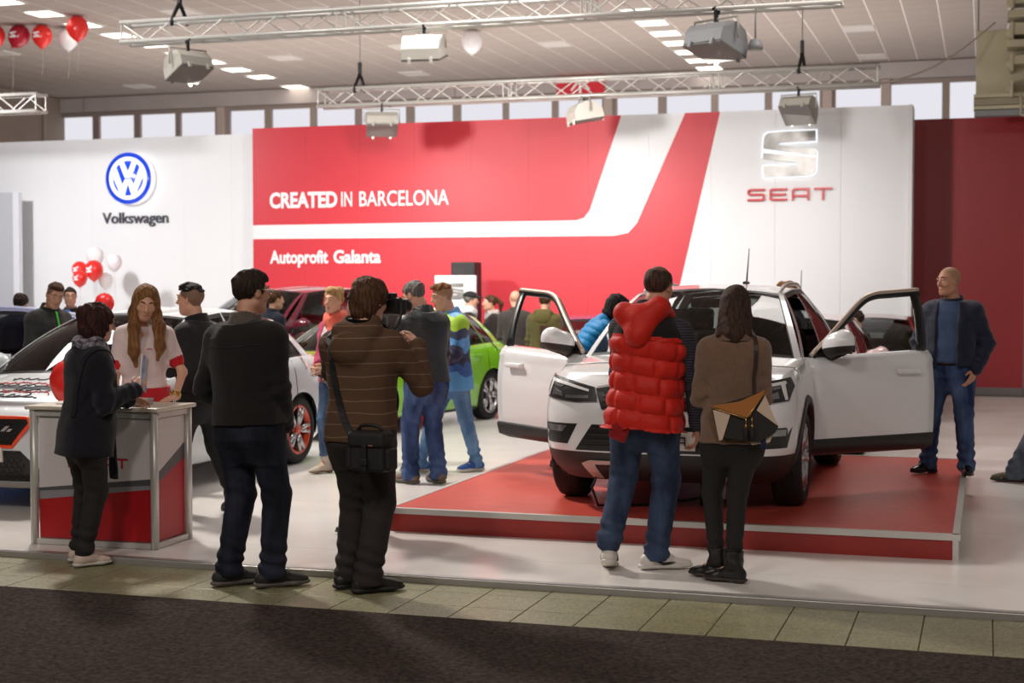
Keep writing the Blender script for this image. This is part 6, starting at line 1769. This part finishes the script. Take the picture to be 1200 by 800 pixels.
# --- man on the podium with hands in pockets
c_bomber = cloth('navy_bomber', srgb(25, 29, 52), .15, 16, .6, .25, 120); c_tee = cloth('blue_grey_sweater', srgb(62, 80, 112), .12)
p = Fig('man in a navy bomber jacket and jeans standing on the podium edge', (-.26, 12.42, ZP + .003), A_(2, 170), 1.67, 'm', lean=-2, head=(-38, 3, 0), hv=.0085, bulk=.012, belly=.035, skin=SKIN2,
    arms={'L': ((-.34, -.10, -.86), (.26, .48, -.80), dict(d=(.3, .25, -.9), t=(.3, .6, 0), curl=.3)), 'R': ((.34, -.10, -.86), (-.26, .48, -.80), dict(d=(-.3, .25, -.9), t=(-.3, .6, 0), curl=.3))}, feet={'L': (-.13, .02, 14, 0), 'R': (.17, .0, -34, 0)})
crop_ = lambda q: (q[:, 2] > np.interp(q[:, 1], [-.11, -.04, .0, .05, .075], [-.06, -.05, -.01, .06, .085]))
p.body(stubble=crop_, stub_mat=STUBL); p.brows(H_BROWN)
p.top(c_tee, 'sweater', hem=-.02, grow=.014, collar=(.02, .068), amp=.004, seed=80, sleeves='')
def open_front(F):
    F.cut(V3(0, 1, 0), .0, p.tp(0, .5, 0))
    F.boxr(p.tp(.01, .20, .20), (.15, .32, .9), p.R, .03, .02, 'sub')
F, o = p.top(c_bomber, 'jacket', hem=-.04, grow=.030, sl=(.080, .072, .056), collar=(.05, .082), amp=.008, seed=81, extra=open_front)
for c in 'LR':
    b = MB(); ax = unit(p.wr[c] - p.el[c]); u = unit(np.cross(ax, V3(1, 0, .2))); v = np.cross(ax, u); wp = p.wr[c] - ax * .012
    b.lathe([(.045, -.03), (.050, -.025), (.050, .02), (.044, .028)], 18); R_ = Matrix((u, v, ax)).transposed(); b.v = [tuple(R_ @ Vector(q) + Vector(wp)) for q in b.v]; b.build('knit_cuff', c_blk, p.t)
    b = MB(); b.lathe([(.0508, -.004), (.0515, .0), (.0515, .006), (.0508, .010)], 18); b.v = [tuple(R_ @ Vector(q) + Vector(wp)) for q in b.v]; b.build('cuff_stripe', LACE, p.t)
j_bright = denim('bright_blue_jeans', srgb(30, 44, 80), srgb(78, 100, 138))
p.pants(j_bright, (.108, .078, .068), .014, .008, .014, seed=35, name='jeans')
p.shoes(mat('black_polished_shoe', srgb(20, 18, 18), .2), RUBB, 'dress')

# --- woman in pink with the orange scarf
c_pink = cloth('rose_cardigan', srgb(184, 62, 98), .15, 30); c_shirt = cloth('white_print_shirt', srgb(214, 206, 206), .25, 30)
p = Fig('blonde woman in a rose cardigan and orange scarf with clasped hands', (-5.48, 12.14, .043), A_(25, 138), 1.66, 'f', head=(4, 2, 0), hv=.010,
    arms={'L': ((-.16, .12, -1), (.45, .72, -.28), dict(curl=.6)), 'R': ((.16, .12, -1), (-.45, .72, -.28), dict(curl=.6))}, feet={'L': (-.08, -.05, 20, 0), 'R': (.10, .05, -10, 0)})
p.body(); p.brows(H_BROWN); p.hair(H_BLOND, 'tied', 7, extra=lambda F, q: (F.ell(q(0, -.085, .085), V3(.045, .045, .042), None, .02), F.ell(q(0, .02, .10), V3(.06, .05, .03), None, .03)))
p.top(c_shirt, 'shirt', hem=-.14, grow=.010, collar=(.02, .062), amp=.004, seed=90, sleeves='', hv=.011, flare=.008)
p.top(c_pink, 'cardigan', hem=-.10, grow=.020, sl=(.058, .050, .040), collar=None, amp=.006, seed=91, hv=.011, extra=lambda F: F.boxr(p.tp(0, .2, .15), (.15, .32, .9), p.R, .03, .02, 'sub'))
p.belt_scarf(cloth('coral_scarf', srgb(240, 112, 92), .2, 30), .49, (.085, .080), .036, 8, ends=[[(-.02, .09, -.02), (-.03, .13, -.12)]])
p.pants(denim('blue_skinny_jeans', srgb(34, 48, 78), srgb(84, 108, 140)), (.090, .058, .046), .008, .004, .004, seed=41, end=.16, name='jeans')
p.shoes(mat('beige_suede_boot', srgb(196, 184, 166), .8), mat('tan_sole', srgb(120, 96, 74), .7), 'boot')

# --- person with fair hair half hidden behind the photographer
p = Fig('fair-haired person half hidden between the woman in rose and the photographer', (-5.50, 12.75, .043), A_(24, 20), 1.74, 'm', hv=.013)
p.body(); p.hair(H_LIGHT, 'neat', 12); p.top(c_blk, hem=-.12, grow=.02, seed=95); p.pants(j_dark, seed=96, name='jeans'); p.shoes(s_black, RUBB)
# --- person in the quilted black jacket behind the photographer
c_puffblk = cloth('black_quilted_nylon', srgb(34, 32, 34), .12, 10, .5, .2, 100)
p = Fig('dark-haired woman in a black quilted jacket behind the photographer', (-3.98, 9.22, .042), A_(22, 148), 1.66, 'f', head=(10, 8, 0), hv=.010, bulk=.02,
    arms={'L': ((-.2, .1, -1), (.15, .6, -.6)), 'R': ((.2, .1, -1), (-.2, .8, .2))}, feet={'L': (-.10, .02, 6, 0), 'R': (.08, -.03, -12, 0)})
p.body(); p.brows(H_BLACK); p.hair(H_BLACK, 'tied', 13)
p.top(c_puffblk, 'quilted_jacket', hem=-.18, grow=.032, sl=(.072, .066, .054), collar=(.05, .078), amp=.002, seed=97, quilt=lambda P: .012 * (1 - np.abs(np.sin(P[:, 2] / .075 * pi))) ** 1.5)
p.pants(j_dark, (.092, .064, .052), .008, .004, .006, seed=98, name='jeans'); p.shoes(mat('black_ankle_boot', srgb(24, 22, 22), .4), RUBB, 'boot')

# --- grey-haired man in the dark leather jacket
c_leath = mat('black_leather', srgb(38, 40, 42), .45, var=.25, vscale=6, bump=.3, bscale=60)
p = Fig('grey-haired man in a dark leather jacket looking down to the left', (-4.47, 11.70, .043), A_(21, 34), 1.74, 'm', lean=5, head=(24, 26, 0), hv=.009, bulk=.012,
    arms={'L': ((-.15, .30, -.9), (.2, .9, .1)), 'R': ((.16, .10, -1), (.0, .7, -.5))}, feet={'L': (-.10, .08, 10, 0), 'R': (.10, -.04, -8, 0)})
p.body(); p.brows(H_GREY); p.hair(H_GREY, 'short', 14)
F, o = p.top(c_leath, hem=-.10, grow=.024, sl=(.072, .062, .052), collar=(.05, .080), amp=.008, seed=101)
p.seam(F, [p.tp(-.17, -.13, .36), p.tp(0, -.15, .35), p.tp(.17, -.13, .36)], .003, c_leath, 'yoke_seam')
p.pants(denim('navy_jeans', srgb(34, 48, 84), srgb(74, 96, 140)), (.102, .078, .070), .014, .007, .012, seed=45, name='jeans'); p.shoes(mat('brown_shoe', srgb(110, 88, 70), .5), RUBG, 'sneaker')

# --- young man in the colourful ski jacket
def ski_mat():
    N = Nodes('colourful_ski_jacket'); b = N.b; b.inputs['Roughness'].default_value = .6
    tc = N.n('ShaderNodeTexCoord'); sx = N.n('ShaderNodeSeparateXYZ'); N.l(tc, 'Object', sx, 0)
    v = N.n('ShaderNodeTexNoise', i_Scale=7.0, i_Detail=1.0); N.l(tc, 'Object', v, 'Vector')
    a = N.n('ShaderNodeMath', operation='MULTIPLY_ADD'); a.inputs[1].default_value = .22; N.l(v, 'Fac', a, 0); N.l(sx, 2, a, 2)
    mr = N.n('ShaderNodeMapRange'); mr.inputs['From Min'].default_value = .85; mr.inputs['From Max'].default_value = 1.62; N.l(a, 0, mr, 0)
    r = N.n('ShaderNodeValToRGB'); r.color_ramp.interpolation = 'CONSTANT'; e = r.color_ramp.elements
    e[0].position = 0; e[0].color = srgb(96, 168, 226); e[1].position = .30; e[1].color = srgb(52, 58, 86)
    for pos, c in ((.20, srgb(60, 100, 170)), (.48, srgb(92, 162, 224)), (.60, srgb(62, 74, 104)), (.70, srgb(176, 222, 60)), (.84, srgb(120, 176, 226))): x = e.new(pos); x.color = c
    N.l(mr, 0, r, 0); N.l(r, 0, b, 'Base Color'); return N.m
p = Fig('young man in a blue and lime patterned ski jacket facing left', (-4.54, 12.55, .043), A_(20, 112), 1.71, 'm', lean=3, head=(-4, 14, 0), hv=.009, bulk=.01,
    arms={'L': ((-.2, .2, -1), (.1, .8, -.3)), 'R': ((.2, .15, -1), (-.1, .8, -.2))}, feet={'L': (-.06, -.20, 10, 0), 'R': (.10, .26, -4, 0)})
p.body(stubble=fade, stub_mat=STUBL); p.brows(H_LIGHT); p.hair(H_LIGHT, 'top', 15)
p.top(ski_mat(), 'ski_jacket', hem=-.20, grow=.030, sl=(.074, .066, .054), collar=(.05, .082), amp=.008, seed=111)
p.pants(denim('light_blue_jeans', srgb(70, 106, 150), srgb(120, 156, 192)), (.098, .070, .056), .010, .007, .012, seed=47, name='jeans'); p.shoes(mat('blue_sneaker', srgb(34, 80, 150), .7), RUBW, 'sneaker', lace=LACE)

# --- young man with the green zip at left
c_char = cloth('charcoal_softshell', srgb(58, 58, 58), .3, 60, .85, .4)
p = Fig('young man in a charcoal jacket with a bright green zip at left', (-8.47, 12.1, .043), A_(35, -142), 1.74, 'm', lean=10, head=(-24, 22, -8), hv=.010, bulk=.012,
    arms={'L': ((-.25, .25, -.9), (.3, .9, .0), dict(curl=.5)), 'R': ((.25, .12, -1), (-.15, .8, -.35), dict(curl=.5))})
p.body(stubble=fade); p.brows(H_BROWN); p.hair(H_BROWN, 'top', 16)
F, o = p.top(c_char, hem=-.12, grow=.022, sl=(.070, .060, .050), collar=(.055, .080), amp=.007, seed=121)
p.strap(F, [p.tp(0, .09, .535), p.tp(0, .13, .46), p.tp(0, .15, .36), p.tp(0, .15, .26), p.tp(0, .14, .18)], .016, .006, mat('bright_green_zip', srgb(70, 200, 60), .5, emit=srgb(70, 200, 60), estr=.1), 'zip', off=.002)
p.pants(mat('black_jeans', srgb(26, 26, 30), .9, var=.2), seed=48, name='jeans'); p.shoes(s_black, RUBB)

# --- people farther back
def simple(label, loc, rz, h, sex, top_m, hair_m, style, head=(0, 0, 0), trousers=None, shoe=None, hem=-.12, hv=.014, **k):
    tw = {q: k.pop(q) for q in ('collar', 'quilt', 'hood', 'sl', 'grow') if q in k}
    f = Fig(label, loc, rz, h, sex, head=head, hv=hv, **k); f.body()
    if hair_m: f.hair(hair_m, style, int(h * 1000) % 97, hv=.010); f.brows(hair_m)
    f.top(top_m, 'jacket', hem=hem, seed=int(h * 1000), hv=.014, **tw); f.pants(trousers or j_dark, seed=int(h * 1000) + 1, hv=.014); f.shoes(shoe or s_black, RUBB, hv=.009)
    return f
f = simple('man with glasses in a dark jacket over a blue shirt beyond the blue car', (-10.75, 15.9, .043), A_(34, 165), 1.66, 'm', cloth('dark_parka', srgb(44, 42, 46)), H_DARK, 'short', (15, 0, 0), grow=.024)
b = MB(); P, N_ = (np.array([f.tp(0, .15, z) for z in (.50, .42, .34)]), None); b.tube([Vector(q) + Vector((0, .0, 0)) for q in P], [.05, .055, .03], 8, flat=.6); b.build('blue_shirt', cloth('bright_blue_shirt', srgb(46, 110, 190)), f.t); f.glasses(c_strap)
f = simple('man in a navy suit turned away at the far left edge', (-10.30, 14.1, .043), A_(37, -35), 1.62, 'm', cloth('navy_suit', srgb(34, 38, 74)), H_DARK, 'short', (10, 14, 0), lean=16, collar=(.03, .07))
f = simple('fair-haired man in a dark jacket by the maroon car', (-8.3, 16.5, .043), A_(27, -55), 1.62, 'm', cloth('dark_navy_jacket', srgb(36, 40, 54)), H_BROWN, 'short', (-15, 2, 0), collar=(.06, .078))
f = simple('man in a black cap before the white display board', (-6.78, 19.35, .043), A_(19, -80), 1.60, 'm', cloth('black_white_jacket', srgb(40, 38, 40)), H_GREY, 'short', (-5, 6, 0), collar=None)
G = Field(f.HC - .2, f.HC + .22, .008); G.ell(f.HC + f.RH @ V3(0, -.012, .045), V3(.088, .108, .082), f.RH, .01); G.cut(f.RH @ V3(0, 0, -1), 0, f.HC + f.RH @ V3(0, 0, .042)); G.ell(f.HC + f.RH @ V3(0, .115, .048), V3(.065, .07, .010), f.RH, .015); link('cap', G.mesh('cap', c_blk), f.t)
f.belt_scarf(cloth('white_hood_fleece', srgb(222, 220, 220)), .50, (.10, .095), .045, 3, name='white_hood')
f = simple('woman with a ponytail and pale scarf right of the display board', (-6.55, 19.75, .043), A_(19, 95), 1.56, 'f', cloth('dark_brown_jacket', srgb(52, 44, 42)), H_BROWN, 'tied', (5, 2, 0))
G = Field(f.HC - .3, f.HC + .2, .009); 
G.cone(f.HC + f.RH @ V3(0, -.10, .05), f.HC + f.RH @ V3(0, -.16, -.02), .032, .034, .02); G.cone(f.HC + f.RH @ V3(0, -.16, -.02), f.HC + f.RH @ V3(0, -.15, -.14), .034, .014, .02); link('ponytail', G.mesh('ponytail', H_BROWN), f.t)
f.belt_scarf(cloth('pale_scarf', srgb(206, 196, 192)), .48, (.08, .08), .035, 4)
f = simple('bald man in a dark grey jacket beyond the lime green car', (-5.98, 19.0, .043), A_(18, -6), 1.62, 'm', cloth('dark_grey_jacket', srgb(66, 60, 56)), None, None, (5, 2, 0), collar=(.05, .08), bulk=.02)
c_olive = cloth('olive_hoodie', srgb(96, 88, 46), .2)
f = simple('man in an olive hooded jacket seen through the left door window', (-5.40, 18.4, .043), A_(16, -14), 1.60, 'm', c_olive, H_BROWN, 'short', (-4, 2, 0), bulk=.02)
G = Field(f.tp(-.25, -.3, .25), f.tp(.25, .15, .7), .010); G.ell(f.tp(0, -.12, .42), V3(.115, .055, .09), f.R, .03); G.cone(f.tp(-.09, -.07, .50), f.tp(.09, -.07, .50), .048, .048, .03); link('hood', G.mesh('hood', c_olive), f.t)
b = MB(); b.box(Vector(f.tp(.03, -.165, .18)), (.10, .03, .28), bev=.015); b.build('brown_back_panel', cloth('brown_panel', srgb(70, 48, 34)), f.t)
c_puffblue = cloth('bright_blue_quilted_nylon', srgb(24, 140, 206), .12, 10, .5, .2, 100)
f = Fig('dark-haired woman in a bright blue quilted jacket leaning into the podium car', (-3.22, 11.85, ZP + .003), A_(14, -72), 1.60, 'f', lean=36, head=(0, 26, 0), hv=.010, drop=.04, arms={'L': ((-.2, .5, -.8), (.2, .9, -.2)), 'R': ((.25, .5, -.8), (.0, .6, -.7))}, feet={'L': (-.12, -.10, 4, 0), 'R': (.12, -.05, -4, 0)})
f.body(); f.hair(H_BLACK, 'bob', 19, hv=.008)
f.top(c_puffblue, 'quilted_jacket', hem=-.16, grow=.032, sl=(.070, .064, .054), collar=(.04, .076), amp=.002, seed=131, quilt=lambda P: .012 * (1 - np.abs(np.sin(((P - f.P) @ f.R)[:, 2] / .055 * pi))) ** 1.5)
f.pants(j_dark, seed=132, name='jeans', hv=.012); f.shoes(s_black, RUBB)
f = simple('brown-haired person hidden behind the podium car roof', (-1.72, 13.98, .043), A_(7, 90), 1.71, 'm', c_blk, H_LIGHT, 'neat')
f = simple('dark-haired child between the rosy hatchback and the dark red one', (-1.46, 18.4, .043), A_(5, 90), 1.36, 'm', c_blk, H_DARK, 'short')
p = Fig('person in grey-blue trousers striding in at the right edge', (.64, 13.15, .043), A_(-1, 84), 1.76, 'm', hv=.010, bulk=.01, arms={'L': ((-.15, .3, -.95), (.05, .45, -.85)), 'R': ((.15, -.2, -.95), (.0, .1, -1))}, feet={'L': (-.08, -.36, 0, .02), 'R': (.08, .40, -4, 0)}, drop=.03)
p.body(); p.hair(H_DARK, 'short', 20); p.top(c_blk, hem=-.12, grow=.022, seed=141); p.pants(denim('grey_blue_trousers', srgb(60, 66, 78), srgb(108, 116, 130)), (.104, .080, .072), .014, .007, .012, seed=142); p.shoes(mat('olive_brown_trainer', srgb(78, 70, 50), .7), RUBB, 'sneaker', lace=LACE)

# ================================================================== counter, board, speaker, balloons
m_cwhite = mat('counter_white_panel', srgb(212, 204, 204), .4); m_cred = mat('counter_red_print', srgb(176, 18, 28), .4); m_cgrey = mat('counter_grey_print', srgb(84, 82, 88), .4); m_clgrey = mat('counter_light_grey_print', srgb(140, 138, 144), .4)
ct = thing('promotion_counter', 'white and red promotion counter with aluminium frame beside the hostess', 'counter', (-5.82, 8.19, .042), RAD(2))
W_, D_, H_ = .86, .44, .865
def counter_side(w, rev=False):
    """bands of a printed side panel: list of (material, polygon)"""
    def bd(a0, a1, b0, b1): return [(0.03, a0), (w - .03, a1), (w - .03, b1), (.03, b0)]
    return [(m_cred, bd(.04, .04, .285, .375)), (m_clgrey, bd(.285, .375, .34, .42)), (m_cgrey, bd(.34, .40, .38, .475)), (m_cwhite, bd(.36, .44, H_ - .05, H_ - .05))] if not rev else [(m_cred, bd(.04, .04, .40, .54)), (m_cgrey, bd(.40, .54, .46, .64)), (m_cwhite, bd(.46, .64, H_ - .05, H_ - .05))]
b = MB(); b.box((W_ / 2, D_ / 2, H_ / 2), (W_ - .05, D_ - .05, H_ - .05)); b.build('core', m_cwhite, ct)
for i, (m, q) in enumerate(counter_side(W_)):
    b = MB(); b.prism(q, .012 - .0012 * i, .02); b.build('front_print', m, ct)
for i, (m, q) in enumerate(counter_side(D_, True)):
    b = MB(); b.prism(q, W_ - .012 + .0012 * i, W_ - .02, 'YZ'); b.build('side_print', m, ct)
for x, y in ((.0, 0), (W_, 0), (0, D_), (W_, D_)):
    b = MB(); b.lathe([(.0, 0), (.026, 0), (.026, H_), (.0, H_)], 12, 0, 'Z', (x, y, 0)); b.box((x, y, H_ / 2), (.012, .055, H_)); b.build('corner_post', m_alu_light, ct)
for z in (.018, H_ - .025):
    for (x, y, sx, sy) in ((W_ / 2, 0, W_, .024), (W_ / 2, D_, W_, .024), (0, D_ / 2, .024, D_), (W_, D_ / 2, .024, D_)):
        b = MB(); b.box((x, y, z), (sx, sy, .034)); b.build('rail', m_alu_light, ct)
b = MB(); b.box((W_ / 2, D_ / 2, H_ + .012), (W_ + .09, D_ + .08, .026), bev=.008); b.build('counter_top', mat('counter_top_pale_birch', srgb(206, 196, 180), .4), ct)
wordmark(ct, 'SEAT', .24, .50, .085, .062, .030, .0085, m_redletter, .003, .2)
ls = thing('leaflet_stack', 'low stack of leaflets lying on the counter near the hostess hand', 'leaflets', (-5.22, 8.34, .042 + H_ + .027), RAD(4))
for i in range(4):
    b = MB(); b.box((.004 * (i % 2), .003 * i, .006 + .011 * i), (.26, .16, .0105)); b.build('leaflet_bundle', mat('leaflet_paper_%d' % i, srgb(168 + 8 * i, 160 + 8 * i, 166 + 6 * i), .5), ls)
b = MB(); b.box((-.16, .06, .052), (.14, .10, .004)); b.box((-.06, .0, .051), (.05, .05, .003)); b.build('open_leaflet', mat('leaflet_pink', srgb(206, 160, 160), .5), ls)
l2 = thing('red_leaflet', 'flat red and white leaflet at the left end of the counter', 'leaflet', (-5.68, 8.42, .042 + H_ + .026), RAD(10))
b = MB(); b.box((0, 0, .003), (.15, .21, .005)); b.build('sheet', m_cwhite, l2); b = MB(); b.box((.05, .02, .0065), (.05, .15, .002)); b.build('red_print', m_cred, l2)

bd = thing('display_board', 'white display board with a metallic S emblem in front of the red wall', 'display board', (-7.4, 20.6, .042))
b = MB(); b.box((0, 0, .92), (.64, .05, 1.82), bev=.008); b.build('board', mat('board_white', srgb(236, 232, 232), .4), bd)
b = MB(); b.box((0, .05, .03), (.7, .36, .05), bev=.01); b.build('foot', m_alu, bd)
A = [(197, 238), (200, 185), (207, 158), (228, 145), (300, 139), (512, 137), (514, 200), (300, 205), (283, 218), (517, 250), (517, 290)]
B = [(195, 265), (517, 300), (514, 372), (505, 392), (480, 406), (400, 411), (203, 413), (198, 348), (395, 343), (412, 330), (195, 300)]
for nme, P in (('emblem_upper_half', A), ('emblem_lower_half', B)):
    b = MB(); b.prism([((x - 357) * .00085, 1.60 + (275 - z) * .00085) for x, z in P], -.025, -.04); b.build(nme, m_chrome, bd)
wordmark(bd, 'SEAT', -.17, 1.30, .07, .055, .02, -.026, m_redletter, .004, .2)
sp = thing('speaker_tower', 'tall black loudspeaker tower behind the white display board', 'loudspeaker', (-7.55, 21.5, .042))
b = MB(); b.box((0, 0, 1.02), (.38, .34, 2.04), bev=.015); b.build('cabinet', mat('speaker_black', srgb(30, 29, 31), .5), sp)
b = MB(); b.box((-.06, -.172, 1.0), (.18, .008, 1.9)); b.build('speaker_grille', mat('speaker_grille', srgb(44, 42, 44), .6), sp)

m_bred = mat('red_balloon', srgb(226, 44, 40), .25, spec=.6, emit=srgb(226, 44, 40), estr=.06); m_bwhite = mat('white_balloon', srgb(238, 234, 236), .3); m_bdark = mat('crimson_balloon', srgb(176, 26, 50), .25)
m_string = mat('balloon_string', srgb(214, 200, 200), .6)
def balloon(loc, label, m, r=.15, string=.5, mark=False, grp=None, tilt=0):
    t = thing('balloon', label, 'balloon', loc, 0, grp); R = Matrix.Rotation(tilt, 3, 'Y')
    b = MB(); b.lathe([(.001, r * 1.05), (r * .45, r * .96), (r * .80, r * .65), (r * .98, r * .20), (r * .97, -r * .25), (r * .72, -r * .78), (r * .35, -r * 1.12), (r * .08, -r * 1.28), (r * .13, -r * 1.36), (.001, -r * 1.36)], 24)
    b.v = [tuple(R @ Vector(v)) for v in b.v]; b.build('skin', m, t)
    if string:
        s_ = MB(); e = R @ Vector((0, 0, -r * 1.36)); s_.tube(cr([e, e + Vector((.02, 0, -string * .4)), e + Vector((-.02, .01, -string))], 10), .0035, 4); s_.build('string', m_string, t)
    if mark:
        s_ = MB(); s_.prism([(-r * .3, r * .2), (r * .3, r * .25), (r * .3, r * .1), (-r * .05, r * .06), (r * .3, -r * .12), (r * .3, -r * .3), (-r * .3, -r * .3), (-r * .3, -r * .15), (r * .05, -r * .12), (-r * .3, r * .05)], -r * 1.02, -r * .9); s_.build('print', m_letter, t)
balloon((-17.75, 23.9, 6.408), 'red balloon under the ceiling cut by the left edge', m_bred, .2, .9)
balloon((-17.35, 24.1, 6.42), 'crimson balloon drifting under the ceiling, second from the left edge', m_bdark, .2, .9, True, tilt=.6)
balloon((-16.92, 24.2, 6.418), 'red balloon touching the white one under the ceiling', m_bred, .19, .5, True)
balloon((-16.62, 24.6, 6.418), 'white balloon among the red ones under the ceiling', m_bwhite, .19, .5)
balloon((-15.75, 23.6, 6.408), 'shiny red balloon under the ceiling, right of the others', m_bred, .2, .5)
balloon((-9.43, 27.2, 6.408), 'round white balloon under the ceiling right of the front middle floodlight', m_bwhite, .2, 0)
balloon((-6.10, 9.02, 1.03), 'red balloon behind the back of the woman in navy', m_bred, .15, .8)
balloon((-14.42, 21.6, 2.0), 'red balloon at the upper left of the bunch before the white wall', m_bred, .13, 1.75, True)
balloon((-14.05, 21.05, 1.85), 'red balloon lowest in the bunch before the white wall', m_bred, .12, 1.62, True)
balloon((-13.95, 21.3, 1.99), 'red balloon at the right of the bunch before the white wall', m_bred, .15, 1.70, True)
balloon((-14.38, 22.0, 2.23), 'white balloon topmost in the bunch before the white wall', m_bwhite, .15, 1.975)
balloon((-13.85, 21.75, 2.12), 'white balloon at the right top of the bunch before the white wall', m_bwhite, .13, 1.86)
balloon((-13.86, 21.5, 1.82), 'white balloon low right in the bunch before the white wall', m_bwhite, .12, 1.60)
balloon((-10.4, 16.1, 1.50), 'pale red balloon right of the man with glasses beyond the blue car', m_bred, .12, 1.28)
